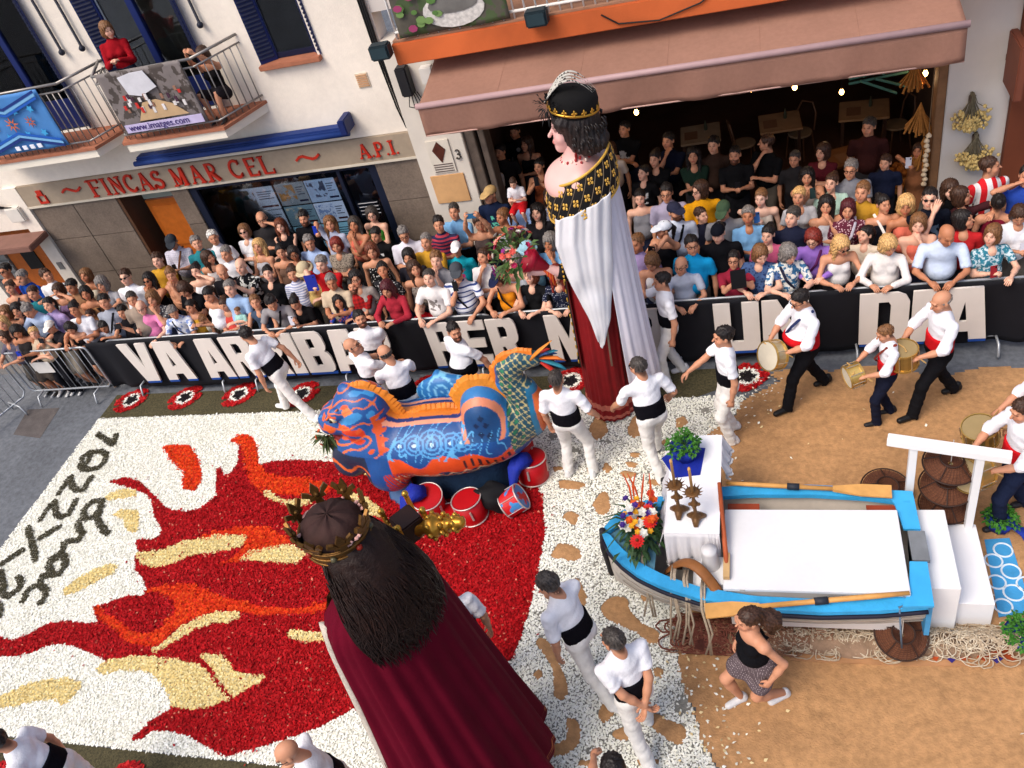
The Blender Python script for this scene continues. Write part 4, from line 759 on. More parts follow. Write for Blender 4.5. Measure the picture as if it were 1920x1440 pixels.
# ------------------------------------------------------------------ organic surfaces from blended volumes
def smin(a, b, k):
    h = np.maximum(k-np.abs(a-b), 0)/k
    return np.minimum(a, b)-h*h*k*.25
def surfnet(D, lo, h):
    s = D < 0; n = np.array(D.shape)-1
    cnt = np.zeros(n, np.int8)
    for i in (0, 1):
        for j in (0, 1):
            for k in (0, 1): cnt += s[i:i+n[0], j:j+n[1], k:k+n[2]]
    act = (cnt > 0) & (cnt < 8); idx = np.full(n, -1, np.int32); c = np.argwhere(act); idx[act] = np.arange(len(c))
    acc = np.zeros((len(c), 3)); m = np.zeros(len(c))
    cor = [(i, j, k) for i in (0, 1) for j in (0, 1) for k in (0, 1)]
    val = {q: D[c[:, 0]+q[0], c[:, 1]+q[1], c[:, 2]+q[2]] for q in cor}
    for a in cor:
        for ax in range(3):
            if a[ax]: continue
            b = list(a); b[ax] = 1; b = tuple(b); va, vb = val[a], val[b]; x = (va < 0) != (vb < 0)
            t = np.where(x, va/np.where(x, va-vb, 1), 0)
            for d in range(3): acc[:, d] += np.where(x, a[d]+(t if d == ax else 0), 0)
            m += x
    V = lo+h*(c+acc/m[:, None]); Q = []
    for ax in range(3):
        u, v = (ax+1) % 3, (ax+2) % 3
        sa = [slice(None)]*3; sb2 = [slice(None)]*3; sa[ax] = slice(0, -1); sb2[ax] = slice(1, None)
        for d in (u, v): sa[d] = sb2[d] = slice(1, -1)
        A, B = s[tuple(sa)], s[tuple(sb2)]; e = np.argwhere(A != B)
        if not len(e): continue
        flip = A[tuple(e.T)]; e[:, u] += 1; e[:, v] += 1
        def cell(du, dv): q = e.copy(); q[:, u] -= du; q[:, v] -= dv; return idx[tuple(q.T)]
        f = np.stack([cell(1, 1), cell(0, 1), cell(0, 0), cell(1, 0)], 1); f[~flip] = f[~flip][:, ::-1]; Q.append(f)
    return V, np.concatenate(Q)
def sines(P, f, seed=0, n=5):
    r = np.random.default_rng(seed); z = 0
    for i in range(n):
        w = r.normal(0, 1, 3); w *= f*(1.3**i)/np.linalg.norm(w); z = z+np.sin(P @ w+r.uniform(0, 6))/(1.15**i)
    return z/n
class Vox:
    def __init__(s, lo, hi, h):
        s.h = h; s.lo = np.array(lo, float); s.n = np.ceil((np.array(hi)-s.lo)/h).astype(int)+1; s.L = {}; s.X = {}
    def lab(s, l):
        if l not in s.L: s.L[l] = np.full(s.n, 1.0, np.float32)
        return s.L[l]
    def _box(s, lo, hi):
        a = np.clip(np.floor((lo-s.lo)/s.h).astype(int), 0, s.n); b = np.clip(np.ceil((hi-s.lo)/s.h).astype(int)+1, 0, s.n)
        sl = tuple(slice(i, j) for i, j in zip(a, b)); g = np.meshgrid(*[s.lo[d]+s.h*np.arange(a[d], b[d]) for d in range(3)], indexing='ij'); return sl, np.stack(g, -1)
    def put(s, l, sl, d, k): A = s.lab(l); A[sl] = smin(A[sl], d, k) if k > 0 else np.minimum(A[sl], d)
    def cap(s, l, a, b, ra, rb=None, k=.03, fl=None, slab=None, noise=0, nf=22):
        a = np.array(a, float); b = np.array(b, float); rb = ra if rb is None else rb; R = max(ra, rb)*(max(1, fl[1]) if fl else 1)+k+2*s.h
        sl, P = s._box(np.minimum(a, b)-R, np.maximum(a, b)+R)
        if P.size == 0: return
        q = P-a; ba = b-a
        if fl:
            n = np.array(fl[0], float); n /= np.linalg.norm(n); f = 1/fl[1]-1; q = q+(q @ n)[..., None]*n*f; ba = ba+(ba @ n)*n*f
        t = np.clip((q @ ba)/max(ba @ ba, 1e-9), 0, 1); d = np.linalg.norm(q-t[..., None]*ba, axis=-1)-(ra+(rb-ra)*t)
        if fl: d = d*min(1, fl[1])
        if slab: x = (P-np.array(slab[0])) @ np.array(slab[1]); d = np.maximum(d, np.maximum(slab[2]-x, x-slab[3]))
        if noise: d = d+noise*sines(P, nf, 3)
        s.put(l, sl, d, k)
    def ell(s, l, c, r, k=.02, Rm=None, noise=0, nf=40):
        c = np.array(c, float); r = np.array(r, float); m = max(r)+k+2*s.h; sl, P = s._box(c-m, c+m)
        if P.size == 0: return
        q = P-c
        if Rm is not None: q = q @ np.array(Rm)
        d = (np.linalg.norm(q/r, axis=-1)-1)*min(r)
        if noise: d = d+noise*sines(P, nf, 5)
        s.put(l, sl, d, k)
    def grid(s): return np.stack(np.meshgrid(*[s.lo[d]+s.h*np.arange(s.n[d]) for d in range(3)], indexing='ij'), -1)
    def solid(s, l):
        A = s.L[l]; w = np.argwhere(A < 0)
        if not len(w): return np.zeros((0, 3)), np.zeros((0, 4), int)
        lo = np.maximum(w.min(0)-2, 0); hi = np.minimum(w.max(0)+3, s.n); B = np.pad(A[lo[0]:hi[0], lo[1]:hi[1], lo[2]:hi[2]], 1, constant_values=.02); return surfnet(B, s.lo+(lo-1)*s.h, s.h)
    def mesh(s):
        names = list(s.L); A = np.stack([s.L[k] for k in names]); D = A.min(0); V, Q = surfnet(D, s.lo, s.h)
        g = np.clip(np.rint((V-s.lo)/s.h).astype(int), 0, np.array(D.shape)-1); lab = A[:, g[:, 0], g[:, 1], g[:, 2]].argmin(0)
        return V, Q, lab, names
def sub_mesh(V, Q, keep):
    q = Q[keep]; u, inv = np.unique(q, return_inverse=True); return V[u], inv.reshape(q.shape), u

# ------------------------------------------------------------------ heads, hair, hands
def make_head(h, fem=0., beard=0):
    v = Vox((-.12, -.15, -.20), (.12, .15, .16), h); L_ = 'h'
    v.ell(L_, (0, .015, .035), (.076, .095, .086), .02); v.ell(L_, (0, -.028, -.042), (.062-.005*fem, .062, .074), .03); v.ell(L_, (0, -.058, -.098), (.026-.004*fem, .024, .022), .03)
    v.cap(L_, (0, -.088, .012), (0, -.112, -.026), .008, .0135-.002*fem, .012)
    for s in (-1, 1):
        v.ell(L_, (s*.038, -.05, -.03), (.03, .03, .03), .02); v.ell(L_, (s*.079, .012, -.006), (.011, .022, .033), .006)
    v.cap(L_, (-.036, -.083, .03), (.036, -.083, .03), .012-.003*fem, None, .012)
    v.ell(L_, (0, -.089, -.061), (.024, .010, .010), .008)
    if beard: v.ell(L_, (0, -.05, -.085), (.055, .052, .04), .02)
    v.cap(L_, (0, .018, -.06), (0, .03, -.17), .052-.008*fem, .058-.008*fem, .02)
    A = v.L[L_]; P = v.grid()
    for s in (-1, 1): A[...] = np.maximum(A, -(np.linalg.norm(P-np.array([s*.031, -.103, .008]), axis=-1)-.017))
    V, Q = surfnet(A, v.lo, h); C = np.ones((len(V), 3)); x, y, z = V.T
    blush = np.exp(-((np.abs(x)-.04)**2+(z+.025)**2)/.0006)*(y < -.03); C *= 1-blush[:, None]*np.array([0, .14, .12])
    sk = (y < -.06)
    C[sk & (np.abs(np.abs(x)-.031) < .014) & (np.abs(z-.007) < .007)] = (.30, .26, .26)
    C[(y < -.06) & (np.abs(np.abs(x)-.033) < .02) & (np.abs(z-.032) < .006)] = (.46, .40, .36)
    C[(y < -.075) & (np.abs(x) < .024) & (np.abs(z+.061) < .010)] = (.78, .42, .42) if fem else (.74, .52, .5)
    if beard:
        m = (y < .005) & (z < -.036+.35*np.maximum(0, -(y+.0)-.075)) & ~((y < -.075) & (np.abs(x) < .018) & (np.abs(z+.061) < .008)) & (z > -.125)
        m |= (y < -.08) & (np.abs(x) < .03) & (np.abs(z+.043) < .008)
        C[m] = {1: (.16, .12, .10), 2: (.70, .74, .82)}[beard]
    return V, Q, C
HEADS = {}
def head_mesh(fem, beard, fine, haired):
    k = (fem, beard, fine, haired)
    if k not in HEADS:
        V, Q, C = make_head(.0092 if fine else .0136, fem, beard)
        if haired:   # hair roots shade the scalp round the hairline
            f = -.768*(V[:, 1]+.066)-.64*(V[:, 2]-.064)+.08*np.abs(V[:, 0]); t = np.clip(.5-f/.02, 0, 1)*(np.abs(V[:, 0]) < .079); C = C*(1-.72*t[:, None])
        HEADS[k] = (V, Q, C)
    return HEADS[k]
def hair_mesh(style):
    h = .0105; v = Vox((-.2, -.22, -.48), (.2, .27, .24), h); P = v.grid(); x, y, z = P[..., 0], P[..., 1], P[..., 2]
    E = lambda c, r: (np.linalg.norm((P-np.array(c))/np.array(r), axis=-1)-1)*min(r)
    def C(a, b, ra, rb, sq=1.):
        a = np.array(a, float); b = np.array(b, float); q = P-a; ba = b-a; t = np.clip((q @ ba)/(ba @ ba), 0, 1); d = q-t[..., None]*ba; d = d*np.array([1, 1/sq, 1]); return (np.linalg.norm(d, axis=-1)-(ra+(rb-ra)*t))*min(1, sq)
    jit = .010*sines(P, 150, 7); line = lambda oy, oz: -.768*(y+oy)-.64*(z-oz)+jit
    ang = np.arctan2(x, y-.02); strand = .005*np.sin(ang*17+z*34+2*np.sin(z*40))+.0035*np.sin(ang*39-z*66)
    short = np.maximum(np.maximum(E((0, .018, .042), (.0845, .104, .095))+.011*sines(P, 75, 4), line(.072, .074)+.10*np.abs(x)-.004), -.06-z+jit)
    face = E((0, -.105, -.025), (.072, .088, .1))
    bob = np.maximum(smin(E((0, .022, .035), (.098, .112, .102)), E((0, .03, -.055), (.104, .085, .085)), .04), -face)
    if style == 'short': D = short
    elif style == 'crop': D = np.maximum(np.maximum(E((0, .018, .04), (.080, .099, .0905))+.004*sines(P, 90, 6), line(.068, .070)+.10*np.abs(x)-.004), -.05-z+jit)
    elif style == 'thin': D = np.maximum(np.maximum(E((0, .018, .04), (.082, .102, .089)), line(.05, .05)), -.05-z)
    elif style == 'ring': D = np.maximum(np.maximum(short, z-.03), line(.02, .02))
    elif style == 'bob': D = bob
    elif style == 'curly': D = bob+.012*sines(P, 120, 2)-.008
    elif style == 'long': D = smin(bob, smin(C((0, .06, -.02), (0, .09, -.27), .10, .075, .45), np.minimum(C((.082, .0, -.05), (.085, -.03, -.24), .03, .022), C((-.082, .0, -.05), (-.085, -.03, -.24), .03, .022)), .03), .03)
    elif style == 'pony': D = np.minimum(np.maximum(np.maximum(E((0, .018, .04), (.084, .104, .092)), line(.07, .07)), -.07-z), np.minimum(C((0, .10, .05), (0, .15, -.02), .03, .036), C((0, .15, -.02), (0, .13, -.2), .036, .012)))
    elif style == 'bun': D = np.minimum(np.maximum(np.maximum(E((0, .018, .04), (.084, .104, .092)), line(.07, .07)), -.06-z), E((0, .10, .085), (.045, .045, .045)))
    elif style == 'bigpony': D = np.minimum(np.maximum(np.maximum(E((0, .018, .04), (.087, .107, .095)), line(.07, .07)), -.07-z), smin(C((0, .10, .02), (.02, .19, -.10), .05, .085), C((.02, .18, -.10), (.03, .17, -.26), .08, .03), .04)+.014*sines(P, 90, 3))
    elif style == 'cap': D = np.maximum(E((0, .016, .045), (.09, .108, .09)), .034-z-.10*np.maximum(0, -y)); D = np.minimum(D, np.maximum(np.maximum(E((0, -.085, .045), (.078, .105, .10)), np.abs(z-.05-.35*np.minimum(0, y+.1))-.007), y+.06)); strand = strand*0
    elif style == 'bucket': D = np.maximum(E((0, .012, .05), (.098, .114, .098)), .02-z); D = np.minimum(D, np.maximum(E((0, .01, .02), (.145, .165, .3)), np.abs(z-.026+.3*(np.hypot(x, y)-.1))-.008)); strand = strand*0
    D = D+strand
    V, Q = surfnet(D, v.lo, h); return npmesh('hair_'+style, V, Q, None)
HAIR = {}
def hair(style):
    if style not in HAIR: HAIR[style] = hair_mesh(style)
    return HAIR[style]
def quad_tubes(tubes, n=6):
    V, Q = [], []
    for path, rr, fl in tubes:
        b = MB(); b.tube(path, rr, n, cap=False, flat=fl, fdir=(0, 0, 1)); k = len(V); V += b.v; Q += [tuple(i+k for i in f) for f in b.f]
    return np.array(V), np.array(Q)
def make_hand(curl):
    """wrist at origin, fingers along +x, thumb on +y, back of the hand +z"""
    T = [([(-.02, 0, 0), (0, 0, 0), (.03, 0, 0), (.07, 0, -.002), (.098, 0, -.004), (.104, 0, -.004)], [.027, .027, .036, .041, .037, .004], .42)]
    for i, (y, L_) in enumerate(((.028, .072), (.009, .080), (-.010, .075), (-.027, .058))):
        p = np.array([.088, y, -.003]); a = .12; pts = [p.copy()]
        for seg, f in ((.45, .8), (.32, 1.1), (.23, .8)):
            a += curl*f; p = p+L_*seg*np.array([math.cos(a), .06*(1.5-i)*(1-curl*.6), -math.sin(a)]); pts.append(p.copy())
        pts.append(pts[-1]+np.array([math.cos(a), 0, -math.sin(a)])*.006); T.append((pts, [.0098, .0098, .0088, .0075, .002], 1))
    a = .5+.3*curl; T.append(([(.022, .024, -.004), (.05, .05-.012*curl, -.010-.012*curl), (.072, .062-.028*curl, -.016-.03*curl), (.09, .066-.045*curl, -.02-.04*curl), (.094, .066-.047*curl, -.021-.041*curl)], [.014, .0125, .0105, .0088, .002], 1))
    return quad_tubes(T)
HANDS = {'open': make_hand(.12), 'relax': make_hand(.42), 'grip': make_hand(.95)}
def frame(x, z):
    x = np.array(x, float); x /= np.linalg.norm(x); z = np.array(z, float); z = z-(z @ x)*x
    if np.linalg.norm(z) < 1e-4: z = np.array([0, 1., 0])-x[1]*x
    z /= np.linalg.norm(z); return np.stack([x, np.cross(z, x), z], 1)
def ik(a, t, l1, l2, pole):
    a = np.array(a, float); t = np.array(t, float); d = t-a; L_ = np.linalg.norm(d); m = (l1+l2)*.985
    if L_ > m: d = d*m/L_; t = a+d; L_ = m
    L_ = max(L_, abs(l1-l2)+.02); u = d/np.linalg.norm(d); x = (L_*L_+l1*l1-l2*l2)/(2*L_); y = math.sqrt(max(0, l1*l1-x*x)); p = np.array(pole, float); p = p-(p @ u)*u; p /= max(1e-6, np.linalg.norm(p))
    return a+u*x+p*y, t
def rotx(a): c, s = math.cos(a), math.sin(a); return np.array([[1, 0, 0], [0, c, -s], [0, s, c]])
def roty(a): c, s = math.cos(a), math.sin(a); return np.array([[c, 0, s], [0, 1, 0], [-s, 0, c]])
def rotz(a): c, s = math.cos(a), math.sin(a); return np.array([[c, -s, 0], [s, c, 0], [0, 0, 1]])
# hand targets (x for the person's left hand; mirrored for the right), local metres for a 1.72 m figure facing -y
ARM = {'down': (.26, -.03, .80, 'relax'), 'rail': (.12, -.42, 1.14, 'relax'), 'railw': (.22, -.40, 1.13, 'relax'), 'fold': (-.13, -.23, 1.16, 'relax'), 'phone': (.035, -.33, 1.50, 'grip'), 'low': (.06, -.30, 1.22, 'grip'), 'up': (.10, -.26, 1.93, 'grip'),
       'chin': (.01, -.15, 1.46, 'relax'), 'back': (.0, .20, .93, 'relax'), 'ear': (.12, -.09, 1.58, 'open'), 'side': (.33, -.15, .92, 'relax'), 'fwd': (.16, -.45, 1.05, 'relax'), 'swing': (.30, .22, .86, 'relax'), 'wave': (.24, -.32, 1.50, 'open'), 'reach': (.30, -.48, 1.36, 'open'), 'face': (.02, -.20, 1.56, 'open'), 'hold': (.02, -.28, 1.18, 'relax'), 'hip': (.22, .02, 1.0, 'relax'), 'drum': (.16, -.36, 1.06, 'grip'), 'lap': (.12, -.3, .9, 'relax'), 'push': (.16, -.44, 1.30, 'open')}
SKIN = [(214, 160, 130), (200, 142, 110), (222, 172, 146), (184, 122, 88), (160, 100, 68), (226, 182, 160)]
def skin_mat(i): return M(SKIN[i], .55, .05, 12, attr=True, spec=.35)
def cloth(c, pat=None, c2=None, ps=12., rough=.9): return M(c, rough, .14, 7, .55, 16, pat=pat, col2=c2, ps=ps, spec=.08)
HC = {'bk': (24, 18, 17), 'br': (58, 36, 24), 'lb': (112, 76, 46), 'gy': (112, 106, 102), 'wh': (190, 186, 180), 'dg': (58, 52, 48), 'bl': (190, 150, 96), 'rd': (110, 34, 24), 'au': (96, 48, 28), 'mr': (70, 18, 26)}
def hair_mat(c):
    c = tuple(HC[c] if isinstance(c, str) else c)
    if ('hair', c) in _M: return _M[('hair', c)]
    m = bpy.data.materials.new('hair_strands_%d_%d_%d' % c); m.use_nodes = True; n = m.node_tree.nodes; L = m.node_tree.links.new; b = n['Principled BSDF']; q = srgb(c)
    tc = n.new('ShaderNodeTexCoord'); mp = n.new('ShaderNodeMapping'); mp.inputs['Scale'].default_value = (110, 70, 16); nz = n.new('ShaderNodeTexNoise'); nz.inputs['Scale'].default_value = 1; nz.inputs['Detail'].default_value = 2
    L(tc.outputs['Object'], mp.inputs['Vector']); L(mp.outputs['Vector'], nz.inputs['Vector']); cr_ = n.new('ShaderNodeValToRGB'); e = cr_.color_ramp.elements; e[0].position = .32; e[1].position = .68; e[0].color = (*[x*.45 for x in q], 1); e[1].color = (*[min(1, x*1.7+.006) for x in q], 1)
    L(nz.outputs['Fac'], cr_.inputs['Fac']); L(cr_.outputs['Color'], b.inputs['Base Color']); bp = n.new('ShaderNodeBump'); bp.inputs['Strength'].default_value = .4; bp.inputs['Distance'].default_value = .008; L(nz.outputs['Fac'], bp.inputs['Height']); L(bp.outputs['Normal'], b.inputs['Normal'])
    b.inputs['Roughness'].default_value = .48; b.inputs['Specular IOR Level'].default_value = .3; _M[('hair', c)] = m; return m
NPEOPLE = [0]
def person(label, loc, yaw=0., h=1.70, sex='m', bw=1., lean=0., side=0., hyaw=0., hpit=0., arms=('down', 'down'), skin=0, hairs=('short', 'br'), beard=0, top=('tee', (200, 200, 200)), bottom=('trousers', (40, 44, 60)), shoes=(40, 38, 38), sash=None, gl=None, hat=None, feet=None, vox=.02, group=None, cat='person', headpx=None, pelvis=None, tz=None, fold=.009, extra=None, strap=None, root=None, ylim=None):
    """one figure: posed skeleton -> blended volumes -> body, clothing, hair. headpx pins the head's place in the survey"""
    s = h/1.72; ln = rad(lean); R = rotz(0) @ roty(rad(side)) @ rotx(ln)
    P0 = np.array(pelvis if pelvis is not None else (0, .22*math.sin(ln), .93)); up = R @ np.array([0, 0, 1.]); bk = R @ np.array([0, 1., 0]); rt = R @ np.array([1., 0, 0])
    at = lambda x, y, z: P0+rt*x+bk*y+up*z
    fem = sex == 'f'; child = sex == 'c'; sw = (.172 if fem else .195 if not child else .165)*(1+.35*(bw-1))
    N = at(0, .012, .535); Rh = rotz(rad(hyaw)) @ roty(rad(side)*.4) @ rotx(ln*.5+rad(hpit)); hc = N+Rh @ np.array([0, -.018, .155])
    hs = (1.05 if not child else 1.14)*np.array([RNG.uniform(.93, 1.05), RNG.uniform(.96, 1.04), RNG.uniform(.95, 1.05)])
    v = Vox(np.minimum.reduce([P0, N, hc, [-.62, -.62, 0]])-[.05, .05, .03], np.maximum.reduce([P0, N, [.62, .55, 1.5]])+[.05, .05, .05], vox)
    # arms
    hands = []; joints = {}
    for sd, key in ((1, arms[0]), (-1, arms[1])):
        if isinstance(key, str): tx, ty, tzz, hk = ARM[key]
        else: tx, ty, tzz, hk = key; key = 'free'
        if key in ('rail', 'railw') and vox > .018: tzz = 1.175/s-(tz or 0)
        S = at(sd*sw, .0, .452); T = np.array([sd*tx, ty, tzz+(0 if tz is None else tz)])
        pole = {'rail': (sd*1.0, .6, -.6), 'railw': (sd*1, .5, -.5), 'phone': (sd*.8, 0, -1), 'up': (sd*1, -.2, -.2), 'back': (sd*1, .8, 0), 'fold': (sd*.6, -.1, -1), 'chin': (sd*.5, -.3, -1), 'ear': (sd*1, -.3, -.4), 'low': (sd*.7, .6, -1), 'face': (sd*.5, -.4, -1), 'hold': (sd*.9, .4, -.8), 'hip': (sd*1, .6, 0), 'drum': (sd*1, .7, -.4)}.get(key, (sd*.5, 1, -.1))
        E_, H_ = ik(S, T, .285, .255, pole); joints[sd] = (S, E_, H_); hands.append((sd, E_, H_, hk))
    lo = np.min([j for q in joints.values() for j in q], 0)-.12; hi = np.max([j for q in joints.values() for j in q], 0)+.12
    ft = feet or ((.10, 0, 0), (-.10, .02, 0)); hips = [at(.088, 0, -.03), at(-.088, 0, -.03)]; legs = []
    for k, sd in ((0, 1), (1, -1)):
        A = np.array([ft[k][0], ft[k][1], ft[k][2]+.085]); K, A = ik(hips[k], A, .43, .43, (sd*.12, -1, 0)); legs.append((hips[k], K, A)); lo = np.minimum(lo, np.minimum(K, A)-[.12, .28, .1]); hi = np.maximum(hi, np.maximum(K, A)+.12)
    lo = np.minimum(lo, np.minimum(P0-.27*bw, N-[.25, .2, .2])); hi = np.maximum(hi, np.maximum(P0+.27*bw, N+[.25, .2, .02])); lo[2] = max(lo[2], -.03)
    v = Vox(lo, hi, vox); ts, tcol = top[0], top[1]; fl = (bk, .70)
    # top
    T_ = 'top'; wst = .130 if fem else .142
    dz = .0 if sash else -.04
    v.cap(T_, at(0, 0, .10+dz), at(0, -.005, .37), wst*bw+.004, .152*(1+.5*(bw-1))-(.012 if fem else 0), .05, fl, noise=fold, nf=26)
    if bw > 1.08: v.ell(T_, at(0, -.06*bw, .16), (.135*bw, .12*bw, .15), .06)
    wide = ts not in ('tank', 'strap')
    opn = ts in ('vneck', 'dress') or (fem and ts == 'tee'); shw = .86 if wide else .52
    if ts != 'strap': v.cap(T_, at(-sw*shw, 0, .440), at(sw*shw, 0, .440), .050 if wide else .04, None, .07 if wide else .03, (bk, .95), noise=fold*.6)
    if wide: v.cap(T_, at(0, .0, .42 if opn else .44), at(0, .012, .475 if opn else .51), .092, .074 if opn else .066, .07 if not opn else .04)
    if fem:
        for sd in (1, -1): v.ell(T_, at(sd*.072, -.085, .335), (.066, .06, .066), .04)
    if ts in ('dress',): v.cap(T_, at(0, 0, .05), at(0, 0, -.35), .15*bw, .2*bw, .06, (bk, .8), noise=fold)
    for sd in (1, -1):
        S, E_, H_ = joints[sd]
        if ts in ('tee', 'shirt', 'roll', 'polo'):
            f = {'tee': .62, 'polo': .62, 'shirt': .78, 'roll': .98}[ts]; w = .051 if fem else .058
            ua = (E_-S)/np.linalg.norm(E_-S); v.cap(T_, S, S+(E_-S)*(f+.12), w, w+.006, .03, slab=(S, ua, -1, f*.285+.02), noise=fold, nf=34)
            if ts == 'roll': v.cap(T_, E_, E_+(H_-E_)*.12, .058, .052, .02)
        elif ts in ('long',): v.cap(T_, S, E_, .055, .050, .03, noise=fold, nf=34); v.cap(T_, E_, E_+(H_-E_)*.93, .052, .040, .02, noise=fold, nf=40)
        K_ = 'skin'; v.cap(K_, S, E_, .046 if not fem else .042, .039, .02); v.cap(K_, S, at(0, .0, .46), .036, .036, .02); v.cap(K_, E_, E_+(H_-E_)*.45, .040, .038, .02); v.cap(K_, E_+(H_-E_)*.4, H_, .038, .026, .02)
        if not wide: v.ell(K_, S, (.05, .05, .05), .03)
    v.cap('skin', at(0, .012, .50), hc+Rh @ np.array([0, .025, -.13]), .058-.008*fem, .054-.008*fem, .03)
    if opn or not wide: v.ell('skin', at(0, -.034, .462), (.075 if wide else .11, .072, .085 if wide else .10), .03)
    if not wide or ts == 'dress': v.cap('skin', at(-sw*.85, .0, .445), at(sw*.85, 0, .445), .052, None, .05)
    if ts in ('shirt', 'polo', 'roll'): v.cap(T_, at(0, .008, .50), at(0, .004, .53), .078, .072, .01)
    if ts in ('strap', 'tank'):
        for sd in (1, -1): v.cap(T_, at(sd*.085, -.085, .38), at(sd*.105, .0, .492), .014, .014, .01); v.cap(T_, at(sd*.105, .0, .492), at(sd*.08, .10, .38), .014, .014, .01)
    # hips and legs
    vt = v
    if vox > .018: v = Vox(lo, hi, .05)
    B_ = 'bottom'; bs = bottom[0]
    v.cap(B_, at(-.05, 0, .02), at(.05, 0, .02), .118*bw, None, .05, (bk, .92), noise=fold); v.cap(B_, at(0, 0, .06), at(0, 0, .12), .125*bw, None, .04, (bk, .74))
    for (Hp, K, A) in legs:
        if bs == 'trousers': v.cap(B_, Hp, K, .092*(1+.6*(bw-1)), .070, .04, noise=fold*.7, nf=34); v.cap(B_, K, A+[0, 0, -.10], .068, .066, .03, slab=(A, (K-A)/np.linalg.norm(K-A), -.055, 9), noise=fold*.8, nf=44)
        elif bs == 'slim': v.cap(B_, Hp, K, .09*(1+.6*(bw-1)), .06, .04, noise=fold); v.cap(B_, K, A, .058, .045, .03, noise=fold)
        elif bs in ('shorts', 'skirt'):
            v.cap(B_, Hp, K+(Hp-K)*(.1 if bs == 'shorts' else .42), .096*(1+.6*(bw-1)), .095 if bs == 'shorts' else .11, .04 if bs == 'shorts' else .12, noise=fold)
            v.cap('skin', Hp, at(0, 0, .46), .05, .05, .02); v.cap('skin', Hp, K, .08, .056, .02); v.cap('skin', K, K+(A-K)*.35, .056, .058, .02); v.cap('skin', K+(A-K)*.3, A, .058, .036, .02)
        d = np.array([0, -1., 0]) if feet is None or len(ft[0]) < 4 else np.array([0, -1., 0])
        sh = 'shoe%d' % len([1 for n_ in v.L if n_.startswith('shoe')]); v.cap(sh, A+[0, .03, -.05], A+[0, -.15, -.055], .043, .037, .02); v.cap(sh, A+[0, .03, -.05], A+[0, .02, .0], .043, .04, .02)
    if v is not vt:
        vl, v = v, vt
        for n_ in list(vl.L):
            if n_ != 'skin': v.X[n_] = vl
            else: v.X['legs'] = vl
    if sash: v.cap('sash', at(0, 0, .04), at(0, 0, .28), wst*bw+.026, .150*(1+.6*(bw-1))+.022, .0, (bk, .73), slab=(at(0, 0, 0), up, .035, .225), noise=.003, nf=18); (v.ell('sash', at(0, -.065*bw, .15), (.150*bw, .136*bw, .10), .03) if bw > 1.08 else None)
    # place the figure
    if headpx is not None:
        g = G(headpx[0], headpx[1], hc[2]*s+(loc[2] if loc is not None and len(loc) > 2 else 0)); o2 = rotz(yaw) @ hc*s
        if ylim is not None:
            for _ in range(14):
                yb = g[1]-o2[1]
                if yb < ylim[0]: s *= .985
                elif yb > ylim[1]: s *= 1.01
                else: break
                g = G(headpx[0], headpx[1], hc[2]*s+(loc[2] if loc is not None and len(loc) > 2 else 0)); o2 = rotz(yaw) @ hc*s
        base = np.array([g[0]-o2[0], g[1]-o2[1], (loc[2] if loc is not None and len(loc) > 2 else .004)])
    else: base = np.array([loc[0], loc[1], loc[2] if len(loc) > 2 else .004])
    rt_ = root or thing('person', label, cat, tuple(base), group=group)
    if root is None: rt_.rotation_euler = (0, 0, yaw); rt_.scale = (s, s, s)
    mats = {'top': tcol if not isinstance(tcol, tuple) else cloth(*top[1:5] if len(top) > 2 else [tcol]), 'bottom': cloth(*bottom[1:]), 'shoe': M(shoes, .5, .1, 20), 'sash': cloth(sash) if sash else None}
    nm = {'top': {'dress': 'dress', 'tank': 'tank_top', 'strap': 'strap_top'}.get(ts, 'shirt'), 'bottom': {'shorts': 'shorts', 'skirt': 'skirt'}.get(bs, 'trousers'), 'shoe': 'shoe', 'sash': 'sash'}
    for n in list(v.L)+[x for x in v.X if x != 'legs']:
        if n == 'skin': continue
        a, q = v.X[n].solid(n) if n in v.X else v.solid(n)
        if len(q): link(nm[n.rstrip('01')], npmesh(nm[n.rstrip('01')], a, q, mats[n.rstrip('01')]), rt_)
    a, q = v.solid('skin')
    if 'legs' in v.X: a2, q2 = v.X['legs'].solid('skin'); q = np.concatenate([q, q2+len(a)]); a = np.concatenate([a, a2])
    VV, QQ, CC = [a], [q], [np.ones((len(a), 3))]; k = len(a)
    hv, hq, hcl = head_mesh(int(fem or child), 0 if (fem or child) else beard, vox < .018, bool(hairs) and hairs[0] != 'ring'); VV.append(hc+(hv*hs) @ Rh.T); QQ.append(hq+k); CC.append(hcl); k += len(hv)
    for sd, E_, H_, hk in hands:
        gv, gq = HANDS[hk]; d = H_-E_; d /= np.linalg.norm(d); zdir = np.array([sd*.9, -.2, .35]) if d[2] < -.5 else np.array([sd*.35, .1, 1.0]) if abs(d[2]) < .5 else np.array([sd*.6, -.8, .1])
        F = frame(d, zdir); g2 = gv.copy()
        th = np.cross(zdir, d)
        if sd > 0: g2[:, 1] *= -1; gq2 = gq[:, ::-1]
        else: gq2 = gq
        VV.append(H_-d*.012+g2 @ F.T); QQ.append(gq2+k); CC.append(np.ones((len(gv), 3))); k += len(gv)
    link('body', npmesh('body', np.concatenate(VV), np.concatenate(QQ), skin_mat(skin), np.concatenate(CC)), rt_)
    Mh = Matrix.Translation(Vector(hc)) @ Matrix(Rh.tolist()).to_4x4() @ Matrix.Diagonal((*[float(q) for q in hs], 1))
    def on_head(name, me, mat):
        o = link(name, me, rt_); o.matrix_local = Mh
        if len(me.materials) == 0: me.materials.append(mat)
        o.material_slots[0].link = 'OBJECT'; o.material_slots[0].material = mat; return o
    if hairs: on_head('hair', hair(hairs[0]), hair_mat(hairs[1]))
